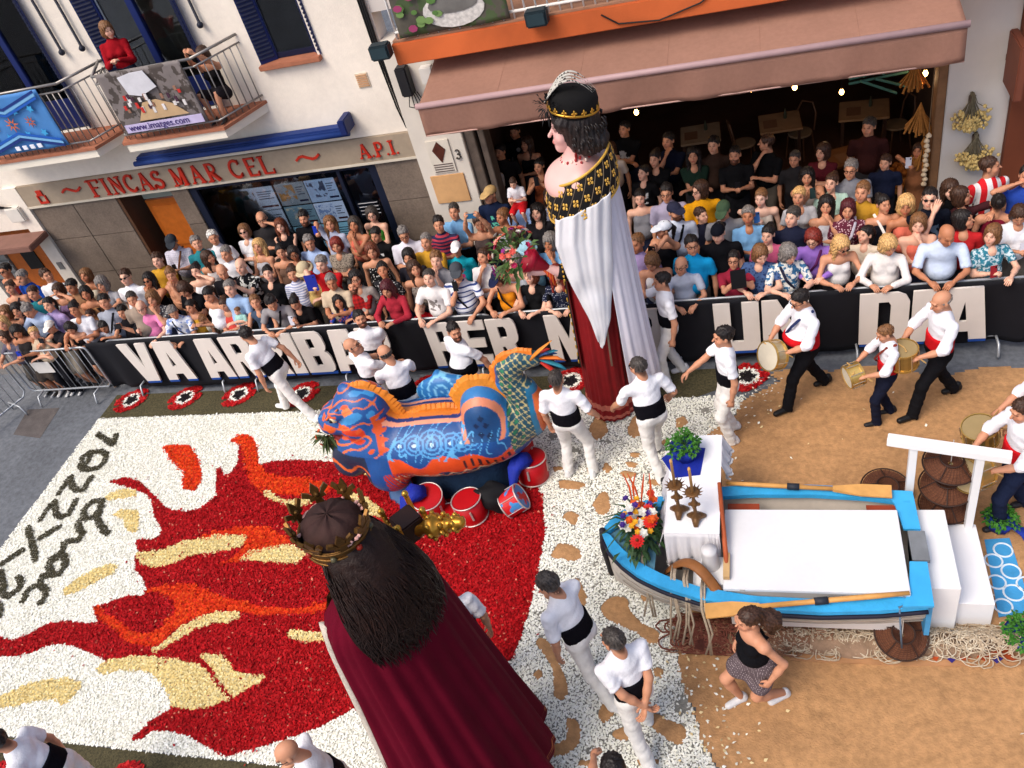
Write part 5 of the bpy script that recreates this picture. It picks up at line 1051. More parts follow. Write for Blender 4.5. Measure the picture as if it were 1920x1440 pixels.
    if hat:
        o = on_head('hat' if hat[0] == 'bucket' else 'cap', hair(hat[0]), cloth(hat[1]))
        if len(hat) > 2: o.matrix_local = Mh @ Matrix.Rotation(PI, 4, 'Z')
    if gl: on_head('sunglasses' if gl == 's' else 'glasses', glasses(gl), M((14, 13, 14), .2, 0))
    if strap:
        sd = 1 if strap[0] == 'l' else -1; b = MB(); pts = [at(sd*.10, .06, .53), at(sd*.085, -.07, .50), at(sd*.03, -.135*max(1, bw*1.1), .36), at(-sd*.07, -.14*max(1, bw*1.15), .20), at(-sd*.14*bw, -.06, .06)]
        b.tube(pts, .018, 6, flat=.3, fdir=tuple(bk)); b.build('shoulder_strap', cloth(strap[1]), rt_, local=True)
    rt_['_'] = 0; del rt_['_']
    NPEOPLE[0] += 1
    J = {'L': joints[1][2], 'R': joints[-1][2], 'head': hc, 'at': at, 'Rh': Rh, 's': s, 'root': rt_, 'Ld': joints[1][2]-joints[1][1], 'Rd': joints[-1][2]-joints[-1][1]}
    return J
def glasses(kind):
    if 'gl'+kind in _M: return _M['gl'+kind]
    b = MB(); r = .0035 if kind == 'g' else .004
    for s in (-1, 1):
        if kind == 's': b.ball((s*.032, -.094, .006), .021, 8, 5, (1, .35, .85))
        else: b.tube([(s*.032+.02*math.cos(a), -.098, .006+.016*math.sin(a)) for a in np.linspace(0, 2*PI, 9)], r, 4, cap=False)
        b.tube([(s*.052, -.094, .012), (s*.08, -.04, .012), (s*.083, .015, .008)], r, 4)
    b.tube([(-.012, -.1, .01), (.012, -.1, .01)], r, 4); _M['gl'+kind] = b.mesh('glasses', M((14, 13, 14), .2, 0)); return _M['gl'+kind]
def phone_at(J, side, col=(22, 22, 26), size=(.075, .15), label='dark phone held up by a spectator', dz=.06, name='phone', tilt=0., wide=False):
    """a phone or tablet held in a hand: a thing of its own"""
    s = J['s']; rt_ = J['root']; p = (J['L']+J['R'])/2 if side == 'B' else J[side]; p = p+np.array([0, -.03, dz]); yaw = rt_.rotation_euler[2]; w = rotz(yaw) @ (p*s)+np.array(rt_.location)
    t = thing(name, label, 'phone' if name == 'phone' else name, tuple(w), rotz=yaw); a, c = (size[1], size[0]) if wide else size
    b = MB(); b.box(-a/2, a/2, -.006, .004, -c/2, c/2); o = b.build('case', M(col, .35, .05), t, local=True, bevel=.003); b = MB(); b.box(-a*.45, a*.45, .0045, .0065, -c*.46, c*.46); b.build('screen', M((30, 34, 44), .1, .2), t, local=True)
    b = MB(); b.lathe([(.001, .0), (.011, 0), (.011, .004)], 10, (a*.3, -.0065, c*.36), axis=(0, -1, 0)); b.build('camera_lens', DARK, t, local=True); t.rotation_euler = (rad(-12), tilt, yaw)
# ------------------------------------------------------------------ the crowd behind the banner
FR = ('rail', 'rail'); RW = ('railw', 'railw'); PH = ('phone', 'phone'); LO = ('low', 'low'); DN = ('down', 'down'); FO = ('fold', 'fold'); UP = ('up', 'up')
W_ = (232, 232, 236); BK = (20, 20, 24); NV = (24, 30, 52)
PXS = []
def c(px, py, label, sx, hr, sk, top, arms=DN, ph=None, zone=(9.42, 11.55), **k):
    st, hc = hr.split('/'); PXS.append((px, py, label))
    d = dict(h={'m': 1.77, 'f': 1.68, 'c': 1.27}[sx], yaw=rad(RNG.uniform(-14, 14)), hyaw=RNG.uniform(-12, 12)+(14 if px < 900 else -16), hpit=RNG.uniform(-12, 0), bw=RNG.uniform(1.06, 1.2) if sx != 'c' else .9, vox=.0275, bottom=('trousers', [(38, 44, 66), (60, 58, 60), (30, 30, 34), (92, 86, 78)][int(RNG.integers(4))]), shoes=[(40, 38, 38), (200, 200, 200), (110, 90, 70)][int(RNG.integers(3))])
    if arms == FR or arms == RW: d.update(lean=13, hpit=RNG.uniform(-22, -8))
    d.update(k)
    J = person('spectator: '+label if False else label, None, sex=sx, hairs=None if st == 'no' else (st, hc), skin=sk, top=top, arms=arms, headpx=(px, py), ylim=zone, group='spectators behind the banner', **d)
    if ph:
        side, col, kind = (ph+('phone',))[:3]
        nm = 'phone' if kind == 'phone' else kind
        phone_at(J, side, col, (.078, .155) if kind == 'phone' else (.19, .26) if kind == 'tablet' else (.11, .09), ('%s %s held by the %s' % ({(22, 22, 26): 'dark', (20, 50, 160): 'blue', (200, 200, 210): 'pale', (30, 90, 130): 'teal', (140, 30, 40): 'red'}.get(col, 'dark'), nm, ' '.join(label.split()[:8]))), name=nm, wide=(arms == UP), dz=.05)
    return J
DK = (22, 22, 26); BLU = (20, 50, 160)
# far end by the orange side door
c(11, 508, 'bare-shouldered tan man with sunglasses by the roller shutter', 'm', 'short/bk', 3, ('tank', (120, 40, 36)), gl='s')
c(42, 520, 'grey-bearded man in bright blue shirt by the orange side door', 'm', 'thin/gy', 1, ('tee', (30, 76, 170)), beard=2, bw=1.15)
c(20, 540, 'brown-haired woman in pale floral strap top with crossbody strap', 'f', 'bun/br', 1, ('strap', (196, 190, 180), 'flower', (150, 120, 120), 40.), ('hold', 'down'), strap=('l', (50, 44, 50)))
c(88, 517, 'dark-haired man in white tee turned towards a neighbour', 'm', 'short/br', 1, ('tee', (226, 224, 226)), hyaw=60)
c(110, 545, 'woman with both tan arms raised around her head', 'f', 'bob/br', 1, ('strap', (120, 96, 130)), ('ear', 'ear'))
c(135, 538, 'black-haired man behind the woman with raised arms', 'm', 'short/bk', 3, ('tee', (150, 110, 80)))
c(161, 550, 'black-haired woman with bare tan shoulders near white door post', 'f', 'bob/bk', 3, ('strap', (170, 120, 80)))
c(191, 533, 'curly grey-haired woman with arm stretched out under stone wall', 'f', 'curly/gy', 1, ('tee', (150, 150, 156)), ('reach', 'low'), ph=('R', DK))
c(236, 520, 'man in sunglasses and plain white tee against the stone wall', 'm', 'short/br', 2, ('tee', W_), gl='s', hpit=-14, h=1.8)
c(279, 525, 'woman with long black hair and sunglasses in black strap top', 'f', 'long/bk', 3, ('strap', BK), ('chin', 'down'), gl='s')
c(321, 516, 'woman with tied light brown hair in nude strap top', 'f', 'bun/lb', 1, ('strap', (196, 140, 110)), ('chin', 'fold'))
c(346, 543, 'brown-haired woman in black bent over her hands', 'f', 'bob/br', 1, ('tee', BK), LO, hpit=26, ph=('B', DK))
c(368, 508, 'dark-haired woman in white strap top touching her ear', 'f', 'bun/bk', 2, ('strap', W_), ('ear', 'down'))
c(391, 483, 'woman with long dark hair shown in profile in white strap top', 'f', 'long/br', 1, ('strap', (220, 214, 210)), hyaw=70)
c(417, 510, 'bald man in black tee beside the man filming', 'm', 'no/bk', 1, ('tee', (24, 22, 26)), hpit=8, hyaw=30, bw=1.1)
c(452, 500, 'bald man in black print tee filming with a red phone', 'm', 'no/bk', 2, ('tee', BK, 'blotch', (200, 200, 196), 16.), PH, ph=('B', (140, 30, 40)), bw=1.15)
c(323, 455, 'man in dark cap and pale checked shirt by the entrance door', 'm', 'crop/gy', 1, ('shirt', (206, 204, 214), 'check', (180, 178, 196), 30.), LO, hat=('cap', (50, 54, 60)), strap=('l', (110, 70, 50)), ph=('B', DK), hpit=14)
c(400, 446, 'grey-haired man in white polo against the shop window', 'm', 'short/wh', 1, ('polo', (228, 226, 230)), ('down', 'down'), bw=1.15, hyaw=30)
c(458, 434, 'short-haired woman in dark sunglasses and white tee under the listings', 'f', 'bob/lb', 2, ('tee', W_), FO, gl='s', h=1.66)
c(491, 411, 'bald bearded man in charcoal tee with hand by his face', 'm', 'ring/dg', 1, ('tee', (44, 42, 44)), ('ear', 'fold'), beard=2, gl='g', h=1.76)
c(526, 424, 'auburn-haired woman in black v-neck top under the listings', 'f', 'long/au', 2, ('vneck', BK), FO)
c(570, 409, 'black-bearded man in black tee under the listings', 'm', 'short/bk', 1, ('tee', (18, 18, 22)), DN, beard=1, h=1.78, bw=1.12)
c(619, 420, 'long-haired woman in pale blue shirt raising a blue phone', 'f', 'long/lb', 1, ('shirt', (176, 182, 204)), ('down', (.14, -.22, 1.62, 'grip')), ph=('R', BLU))
c(580, 455, 'grey-haired man in light blue shirt with sunglasses on his head', 'm', 'short/gy', 1, ('shirt', (168, 190, 228)), DN, beard=2, hyaw=35, bw=1.12)
c(527, 473, 'dark-haired woman in brown strap top behind the front rows', 'f', 'bun/bk', 1, ('strap', (110, 84, 70)))
c(551, 476, 'black-haired woman in glasses with tan bare shoulders', 'f', 'bob/bk', 4, ('strap', (40, 36, 44)), gl='g')
c(603, 495, 'grey-haired man in red and blue tee photographing with a blue tablet', 'm', 'short/gy', 2, ('tee', (186, 30, 36)), ('fold', (.06, -.34, 1.5, 'grip')), ph=('R', (24, 40, 140), 'tablet'), bw=1.1, zone=(9.6, 11.5))
c(631, 460, 'red-haired woman in leopard top with a red flower', 'f', 'bob/rd', 1, ('tee', (150, 138, 124), 'flower', (54, 46, 42), 45.), FO)
c(697, 402, 'short-haired woman in glasses and green tank top', 'f', 'bob/dg', 2, ('tank', (70, 160, 62)), ('hold', 'down'), gl='g', h=1.68)
c(705, 441, 'black-haired boy in black tee with white chest print', 'm', 'short/bk', 1, ('tee', (22, 22, 24), 'print', (230, 230, 230), 9.), DN, h=1.62)
c(697, 471, 'older woman with short brown hair in black and white polka top', 'f', 'bob/au', 1, ('tank', (24, 24, 26), 'dot', (226, 224, 220), 26.), DN, bw=1.2)
c(757, 440, 'grey-haired man in glasses and white shirt with a phone', 'm', 'short/gy', 1, ('shirt', (218, 216, 226)), LO, gl='g', ph=('B', DK), hpit=10)
c(766, 482, 'dark-haired woman behind the man in the white print tee', 'f', 'bob/bk', 1, ('tee', (40, 38, 46)))
c(777, 504, 'woman with long brown hair in speckled strap top', 'f', 'long/br', 1, ('strap', (140, 130, 122), 'flower', (70, 60, 56), 40.), DN, hyaw=25)
c(718, 507, 'black-haired woman looking up in black and white print top', 'f', 'bun/bk', 3, ('tee', (40, 40, 44), 'flower', (190, 188, 186), 30.), DN, hpit=-20, hyaw=30)
c(805, 521, 'man in white tee with grey chest print leaning on the banner', 'm', 'thin/dg', 2, ('tee', (226, 222, 220), 'print', (130, 124, 120), 14.), FR, bw=1.2)
c(823, 421, 'dark-haired man in red and navy striped shirt with mask on chin', 'm', 'short/bk', 1, ('tee', (172, 60, 76), 'hs', (46, 44, 74), 18.), LO, ph=('B', DK))
c(856, 468, 'boy in white cap and turquoise tee', 'm', 'crop/bk', 1, ('tee', (26, 160, 180), 'print', (200, 60, 120), 12.), DN, hat=('cap', (226, 226, 226)), h=1.55)
c(857, 511, 'man with cap and blue striped white shirt holding a phone', 'm', 'crop/dg', 1, ('tee', (222, 224, 232), 'thin', (56, 72, 128), 14.), ('railw', 'chin'), hat=('cap', (70, 74, 80)), gl='s', strap=('r', BK), ph=('R', DK), bw=1.2)
c(907, 481, 'woman in white blouse resting her chin on her hand', 'f', 'bun/br', 1, ('shirt', (228, 226, 226)), ('fold', 'chin'), hpit=-16)
c(898, 419, 'woman holding a teal phone high above her head', 'f', 'bun/br', 1, ('strap', (74, 62, 60)), UP, ph=('B', (30, 90, 130)), zone=(9.6, 11.4))
c(667, 522, 'dark-haired woman in glasses behind the man with red bag straps', 'f', 'bob/bk', 1, ('tee', (160, 150, 142)), gl='g')
c(662, 537, 'bearded man in red tee and check sleeves with folded arms', 'm', 'short/bk', 1, ('tee', (178, 36, 36), 'check', (120, 30, 30), 16.), FO, beard=1, zone=(9.5, 11), hpit=-15)
c(635, 566, 'dark-haired woman in blue and orange floral dress at the banner', 'f', 'long/bk', 3, ('tee', (40, 70, 160), 'flower', (206, 104, 50), 22.), FR)
c(726, 542, 'laughing dark-haired woman in red cardigan at the banner', 'f', 'long/mr', 1, ('long', (164, 44, 58)), FR, hpit=5)
c(746, 577, 'brown-haired girl in dark grey tee at the banner', 'c', 'bob/lb', 2, ('tee', (52, 50, 54), 'print', (200, 120, 110), 16.), FR, h=1.36, tz=.10)
c(789, 577, 'shouting little boy in red tee leaning over the banner', 'c', 'crop/lb', 2, ('tee', (190, 26, 36)), FR, h=1.34, hpit=-25, tz=.12)
c(509, 568, 'dark-haired man in grey tee leaning far over the banner', 'm', 'short/bk', 1, ('tee', (140, 136, 138)), FR, lean=26, strap=('l', BK), hpit=10)
c(553, 568, 'dark-haired woman in black photographing with pink fingers over the banner', 'f', 'bun/bk', 1, ('tee', (22, 20, 22)), ('low', (.04, -.36, 1.36, 'grip')), lean=14, ph=('R', (200, 200, 210)), hpit=12)
c(479, 567, 'brown-haired man in slate blue v-neck leaning on the banner', 'm', 'short/lb', 1, ('vneck', (62, 76, 96)), FR)
c(503, 513, 'dark-haired woman in black tee looking up towards the giants', 'f', 'bun/bk', 2, ('tee', (22, 22, 24)), DN, hpit=-16, hyaw=30)
c(549, 513, 'brown-haired woman in blue striped white shirt', 'f', 'bun/br', 1, ('shirt', (216, 216, 224), 'hs', (150, 158, 190), 26.), DN)
c(570, 508, 'woman in straw bucket hat and yellow scarf', 'f', 'bob/lb', 2, ('tee', (206, 176, 110)), DN, hat=('bucket', (196, 180, 146)), hpit=8)
# front row from the banner end
c(265, 577, 'bald man in bright pink polo holding a phone at the banner', 'm', 'no/bk', 2, ('polo', (226, 130, 176)), ('railw', (.10, -.30, 1.28, 'grip')), gl='g', ph=('R', DK), bw=1.22, lean=8)
c(325, 586, 'grey-haired man in white shirt with blue print and black strap', 'm', 'short/gy', 1, ('shirt', (220, 224, 232), 'blotch', (126, 146, 196), 14.), FR, strap=('r', BK), bw=1.1, hpit=12, hyaw=30)
c(392, 553, 'dark-haired woman in white tank at the banner', 'f', 'pony/bk', 1, ('tank', W_), DN, zone=(9.5, 11), hpit=10)
c(382, 601, 'small brown-haired child in cream shirt peeking over the banner', 'c', 'short/lb', 1, ('tee', (222, 216, 196)), FR, h=1.22, tz=.16, hpit=14)
J = c(421, 571, 'woman in coral top holding a baby at the banner', 'f', 'bun/br', 1, ('tank', (200, 74, 66)), ('hold', 'hold'), zone=(9.5, 11), hpit=8)
person('baby in mint shirt carried by the woman in coral', sex='c', h=.78, skin=2, hairs=('crop', 'lb'), top=('tee', (160, 206, 196)), bottom=('shorts', (180, 190, 190)), arms=('low', 'low'), headpx=(445, 583), loc=(0, 0, .62), feet=((.12, -.28, .45), (-.12, -.28, .45)), group='spectators behind the banner', vox=.03, hyaw=-30)
c(230, 585, 'person in black with camera raised and a wrist bracelet', 'm', 'short/bk', 1, ('tee', (26, 24, 28)), PH, ph=('B', DK, 'camera'))
c(248, 561, 'short-haired young man peering between shoulders', 'm', 'crop/dg', 1, ('tee', (150, 134, 120)))
c(286, 560, 'person with blue sunglasses pushed up on brown hair', 'f', 'bob/lb', 1, ('tee', (70, 68, 72), 'flower', (180, 180, 176), 30.), ('chin', 'down'))
c(196, 566, 'dark-haired man with pale blue face mask and grey tee', 'm', 'short/bk', 1, ('tee', (150, 154, 166)), DN, strap=('l', BK))
c(170, 592, 'brown-haired child in white reaching to the banner end', 'c', 'short/br', 1, ('tee', (210, 206, 204)), RW, h=1.35, tz=.1)
c(196, 613, 'boy with dark hair and white headband leaning on the banner end', 'c', 'short/bk', 3, ('tee', (160, 160, 170)), RW, h=1.34, tz=.1, hpit=10)
# behind the bare barriers
LZ = (9.3, 12)
c(140, 580, 'dark-haired woman in white top holding a white bag', 'f', 'bun/bk', 3, ('tee', (222, 222, 228)), ('low', 'railw'), zone=LZ)
c(132, 616, 'dark-haired woman in black strap top bending at the bare barrier', 'f', 'bob/bk', 1, ('strap', (26, 22, 26)), LO, lean=16, zone=LZ, bottom=('skirt', (40, 38, 40)), hpit=12)
c(95, 614, 'person in white cap aiming a camera over the bare barrier', 'm', 'crop/br', 1, ('tee', (40, 38, 42)), PH, hat=('cap', (228, 222, 212)), ph=('B', DK, 'camera'), zone=LZ, bottom=('shorts', (150, 140, 126)), hpit=5)
c(54, 583, 'grey-haired man in pale blue shirt and khaki shorts at the barrier', 'm', 'short/gy', 1, ('shirt', (172, 190, 220)), RW, zone=LZ, bottom=('shorts', (186, 164, 124)), bw=1.15, hpit=14)
c(33, 582, 'dark-haired woman squeezed behind the man in pale blue', 'f', 'bob/bk', 1, ('tee', (60, 54, 60)), zone=LZ)
c(11, 587, 'brown-haired woman in black strap top behind the angled barrier', 'f', 'bob/lb', 1, ('strap', (24, 22, 24)), zone=(9.1, 12))
c(32, 622, 'dark-haired woman looking at a blue phone by the angled barrier', 'f', 'long/bk', 3, ('tank', (44, 40, 40)), LO, ph=('B', BLU), zone=(9.1, 12), hpit=16, bottom=('shorts', (70, 62, 56)))
c(9, 632, 'brown-haired woman in black scarf at the photo edge barrier', 'f', 'bob/br', 1, ('tee', (90, 86, 100)), FR, zone=(9.1, 12), bottom=('shorts', (60, 56, 56)))
c(6, 607, 'light-haired woman with bare shoulder behind the angled barrier', 'f', 'bob/bl', 1, ('strap', (120, 90, 80)), zone=(9.15, 12))
# between shop window and queen
c(919, 365, 'man in tan cap and navy tee with a green bicycle print', 'm', 'crop/dg', 1, ('tee', (24, 34, 60), 'print', (90, 180, 160), 7.), DN, hat=('cap', (186, 154, 104)), beard=2, h=1.78, bw=1.15, zone=(9.6, 12.2))
J = c(966, 374, 'older man in sky blue shirt carrying a child on his shoulders', 'm', 'thin/gy', 1, ('shirt', (140, 168, 214)), ('hold', 'fold'), gl='g', zone=(9.6, 12), h=1.74)
person('child in white tee and red shorts riding on shoulders', sex='c', h=1.02, skin=2, hairs=('crop', 'br'), top=('tee', (224, 222, 226)), bottom=('shorts', (190, 30, 36)), arms=('low', 'low'), headpx=(962, 343), loc=(0, 0, 1.22), feet=((.13, -.22, .42), (-.13, -.22, .42)), group='spectators behind the banner', vox=.026, hpit=15, lean=10)
c(963, 449, 'older woman with curly brown hair in beige top beside the bouquet', 'f', 'curly/br', 2, ('tee', (196, 178, 160)), FO)
c(1007, 398, 'dark-haired woman above the bouquet', 'f', 'long/bk', 2, ('tee', (34, 32, 36)), hpit=-8)
c(1031, 368, 'brown-haired woman half hidden behind the queen giant', 'f', 'long/br', 2, ('tee', (200, 204, 220), 'flower', (150, 150, 170), 25.), zone=(9.6, 12.2))
c(965, 492, 'grey-haired woman in glasses and white strap top', 'f', 'bob/gy', 2, ('tank', (206, 212, 220)), DN, gl='g')
c(935, 521, 'woman in navy cap and orange tank at the banner', 'f', 'bob/br', 1, ('tank', (226, 140, 30)), FR, hat=('cap', (30, 36, 64)), strap=('r', BK), hpit=14)
c(996, 517, 'short auburn-haired woman in black tee at the banner', 'f', 'bob/au', 2, ('tee', (22, 22, 24)), FR, bw=1.15)
c(1043, 514, 'red-haired woman in navy dotted top beside the queen', 'f', 'long/rd', 2, ('tee', (32, 36, 56), 'dot', (180, 184, 196), 40.), FR)
c(988, 470, 'woman in pale blue sun hat behind the bouquet', 'f', 'bob/br', 1, ('tee', (130, 176, 186)), hat=('bucket', (150, 190, 204)))
# right of the queen
c(1200, 371, 'dark-haired woman in sleeveless grey top beside the queen cape', 'f', 'pony/bk', 2, ('tank', (120, 120, 126)), DN, hyaw=-5)
c(1250, 362, 'dark-haired man in glasses and lilac shirt', 'm', 'short/bk', 1, ('shirt', (168, 160, 184)), DN, gl='g', bw=1.1)
c(1312, 357, 'brown-haired man in glasses and mustard shirt shown in profile', 'm', 'bob/br', 2, ('shirt', (216, 152, 24)), ('down', 'low'), gl='g', hyaw=-60, bw=1.15)
c(1266, 397, 'man in navy baseball cap and white shirt with black strap', 'm', 'crop/bk', 1, ('shirt', (214, 222, 238)), DN, hat=('cap', (44, 46, 66)), strap=('l', BK), hyaw=30, beard=1)
c(1244, 431, 'woman in white cap and black top aiming a camera sideways', 'f', 'pony/bk', 1, ('tank', (22, 22, 26)), (( .02, -.33, 1.46, 'grip'), 'phone'), hat=('cap', (222, 228, 236)), ph=('B', DK, 'camera'), hyaw=-40, yaw=rad(-25))
c(1315, 404, 'brown-haired boy in navy tee', 'm', 'short/br', 2, ('tee', (30, 32, 48)), DN, h=1.58, hyaw=35)
c(1356, 396, 'man in olive green cap and grey tee', 'm', 'crop/bk', 1, ('tee', (134, 134, 138)), DN, hat=('cap', (64, 84, 62)), hpit=10)
c(1427, 371, 'fair woman in beige tank filming with a blue phone', 'f', 'thin/lb', 5, ('tank', (196, 184, 172)), ('down', (.10, -.30, 1.46, 'grip')), ph=('R', (60, 120, 190)))
c(1513, 331, 'black-haired woman in grey tank filming with both hands', 'f', 'long/bk', 1, ('tank', (150, 144, 142)), PH, ph=('B', (40, 60, 60)), bottom=('trousers', (30, 60, 50)), zone=(9.6, 12.3))
c(1559, 343, 'woman in mint tee and pale blue overalls', 'f', 'bun/br', 2, ('tee', (182, 214, 200)), ('fwd', 'down'), bottom=('trousers', (140, 168, 196)), hyaw=-30, zone=(9.6, 12))
c(1595, 318, 'grey-haired man in glasses and grey tee under the awning', 'm', 'short/gy', 1, ('tee', (130, 132, 140)), ('low', 'down'), gl='g', zone=(9.6, 12.3))
c(1590, 393, 'woman with maroon bob in maroon floral blouse', 'f', 'bob/mr', 1, ('long', (96, 40, 58), 'flower', (206, 170, 176), 34.), DN, strap=('l', (190, 186, 200)))
c(1486, 407, 'grey-haired man in dark navy shirt looking aside', 'm', 'short/dg', 2, ('shirt', (32, 36, 56)), DN, hyaw=-30, bw=1.15)
c(1347, 437, 'man in backwards black cap and black tee', 'm', 'crop/bk', 2, ('tee', (20, 20, 24)), DN, hat=('cap', (20, 22, 30), 'b'), bw=1.2, hpit=6)
c(1297, 460, 'dark-haired man in glasses and turquoise polo', 'm', 'short/bk', 1, ('polo', (24, 150, 206)), DN, gl='g', hyaw=20, bw=1.1)
c(1440, 440, 'dark-haired woman in pink tee with tied hair', 'f', 'bun/bk', 2, ('tee', (206, 96, 132)), DN, hyaw=-20)
c(1524, 448, 'red-haired woman with lilac headband and purple cardigan', 'f', 'bob/rd', 2, ('long', (150, 110, 196)), FR, strap=('l', (96, 40, 90)), hpit=8, gl='g')
c(1222, 492, 'fair-haired woman in white strap top looking at a phone', 'f', 'bob/lb', 1, ('strap', (220, 216, 214)), LO, hpit=22, ph=('B', DK))
c(1277, 499, 'balding grey man in glasses and pale grey polo at the banner', 'm', 'ring/dg', 1, ('polo', (186, 192, 206)), FR, gl='g', hyaw=-25, bw=1.12)
c(1376, 488, 'man in glasses and maroon polo photographing with a dark tablet', 'm', 'short/bk', 1, ('polo', (150, 40, 60)), ('phone', 'phone'), gl='g', ph=('B', (18, 18, 22), 'tablet'), zone=(9.42, 11))
c(1426, 478, 'older woman with light brown hair in blue patterned tee', 'f', 'bob/lb', 2, ('tee', (72, 96, 140), 'flower', (40, 52, 90), 30.), FR, hyaw=30, hpit=10)
c(1479, 477, 'older grey-haired woman in white blouse with blue and orange flowers', 'f', 'curly/gy', 2, ('shirt', (222, 222, 216), 'blotch', (60, 110, 150), 20.), FR, strap=('r', (40, 40, 60)), hyaw=20, hpit=10, bw=1.15)
c(1578, 461, 'blonde woman with long hair and sunglasses in white lace top', 'f', 'long/bl', 1, ('tank', (226, 222, 220)), FR, gl='s', hyaw=20, hpit=12)
c(1623, 440, 'dark-haired girl in cream tee looking aside', 'f', 'pony/bk', 2, ('tee', (222, 206, 184)), DN, h=1.5, hyaw=-40)
c(1656, 383, 'black-haired woman in deep-necked black top with white strap', 'f', 'bun/bk', 1, ('strap', (20, 20, 28)), DN, strap=('r', (222, 218, 212)), hyaw=15, bw=1.15)
c(1666, 461, 'older blonde woman in loose white blouse and necklace at the banner', 'f', 'curly/bl', 1, ('long', (228, 222, 218)), FR, hyaw=30, hpit=10, bw=1.2)
c(1743, 372, 'man in sunglasses and black tee with hand over his mouth', 'm', 'crop/bk', 2, ('tee', (20, 24, 36), 'print', (90, 110, 130), 10.), ('down', 'face'), gl='s', h=1.8)
c(1775, 442, 'bald tanned man in light blue shirt leaning on the banner', 'm', 'no/bk', 3, ('shirt', (196, 210, 232)), FR, hyaw=20, hpit=14, bw=1.2)
c(1860, 441, 'older woman in teal patterned blouse holding a red wallet', 'f', 'bob/lb', 2, ('tee', (50, 120, 140), 'blotch', (190, 206, 212), 28.), ('rail', 'low'), hyaw=-45, bw=1.2, lean=8, ph=('R', (140, 30, 40)))
c(1782, 356, 'pale woman with long brown hair dressed in black', 'f', 'long/br', 5, ('long', (16, 16, 18)), DN, hyaw=10)
c(1803, 368, 'dark-haired woman waving a hand in front of the striped jersey', 'f', 'bob/br', 1, ('tee', (60, 30, 34)), ('wave', 'down'), hyaw=60)
c(1807, 412, 'dark-haired woman in bright red ruffled top', 'f', 'bob/bk', 1, ('tee', (190, 40, 44)), DN, hyaw=70)
c(1856, 313, 'tanned man in red and white striped football jersey', 'm', 'crop/br', 1, ('tee', (206, 36, 44), 'vs', (226, 224, 226), 8.), DN, hyaw=60, yaw=rad(20), h=1.82, bw=1.08)
c(1871, 381, 'woman with black bun and maroon strap top seen from behind', 'f', 'bun/bk', 1, ('strap', (120, 26, 48)), DN, yaw=rad(170), hyaw=0)
c(1911, 404, 'brown-haired woman in ruffled white top looking down', 'f', 'bob/br', 1, ('tee', W_), LO, hpit=26, ph=('B', (200, 200, 210)))
c(1925, 330, 'person in blue at the photo edge with raised elbow', 'm', 'short/bk', 1, ('tee', (40, 70, 160)), ('down', 'ear'))
# under the awning, inside the restaurant
IN = (11.9, 17); gI = dict(zone=IN)
c(965, 247, 'tall man in dark clothes standing inside the restaurant doorway', 'm', 'short/bk', 1, ('shirt', (24, 22, 26), 'dot', (150, 150, 150), 6.), DN, h=1.76, **gI)
c(987, 270, 'woman in black with bare arm inside the restaurant', 'f', 'long/br', 1, ('strap', BK), ('hold', 'down'), **gI)
c(1011, 312, 'woman in rust strap dress filming just inside the restaurant', 'f', 'bun/bk', 1, ('dress', (120, 60, 36)), PH, ph=('B', DK), **gI)
c(917, 306, 'woman in glasses and white tee with phone by the wooden jamb', 'f', 'bob/br', 1, ('tee', (206, 200, 196)), LO, gl='g', ph=('B', DK), **gI)
c(1171, 242, 'man in black print tee with folded arms behind the queen', 'm', 'short/bk', 1, ('tee', (20, 20, 22), 'print', (170, 170, 170), 14.), FO, **gI)
c(1143, 282, 'woman in white top half hidden behind the queen hair', 'f', 'bob/br', 1, ('tee', (210, 196, 184)), DN, **gI)
c(1253, 264, 'man in dark blue with hand at his chin inside the restaurant', 'm', 'short/bk', 1, ('polo', (22, 26, 44)), ('fold', 'chin'), **gI)
c(1207, 324, 'girl in black tee with white print in the restaurant doorway', 'f', 'pony/bk', 2, ('tee', (20, 20, 22), 'print', (200, 200, 200), 16.), DN, h=1.55, **gI)
c(1378, 291, 'bearded man in black tee using a phone inside the restaurant', 'm', 'crop/bk', 1, ('tee', (22, 22, 24)), LO, beard=1, ph=('B', DK), bw=1.15, **gI)
c(1437, 268, 'man in black seen in profile holding a drink inside', 'm', 'crop/br', 1, ('tee', (18, 18, 20)), ('low', 'chin'), hyaw=-60, yaw=rad(-40), **gI)
c(1629, 238, 'person with reddish face seated deep in the restaurant', 'm', 'short/dg', 1, ('tee', (60, 30, 28)), DN, **gI)
c(1722, 283, 'tan woman in strap dress raising a phone by the straw bunches', 'f', 'bob/br', 3, ('dress', (140, 90, 60)), ('down', (.16, -.3, 1.55, 'grip')), ph=('R', (200, 200, 210)), **gI)
for px, py, lb, sx, hr, cl in ((1300, 292, 'woman in dark green behind the girl with white print tee', 'f', 'long/bk', (30, 50, 40)), (1338, 272, 'man in brown shirt at the grey restaurant table', 'm', 'short/bk', (60, 44, 36)), (1490, 298, 'man in charcoal between the filming women in the restaurant', 'm', 'crop/dg', (44, 42, 44)), (1542, 285, 'woman in wine red by the middle restaurant table', 'f', 'bob/br', (84, 26, 34)), (1660, 305, 'man in navy beside the produce crate', 'm', 'short/br', (28, 34, 56)), (1108, 318, 'man in grey just behind the queen bodice', 'm', 'crop/bk', (90, 88, 90)), (1228, 298, 'woman in black with hair tied behind the man in lilac', 'f', 'bun/bk', (20, 20, 22)), (938, 285, 'man in dark shirt between wooden jamb and woman in rust', 'm', 'short/bk', (36, 34, 38))):
    c(px, py, lb, sx, hr, int(RNG.integers(2)), ('tee', cl), DN if sx == 'm' else FO, **gI)
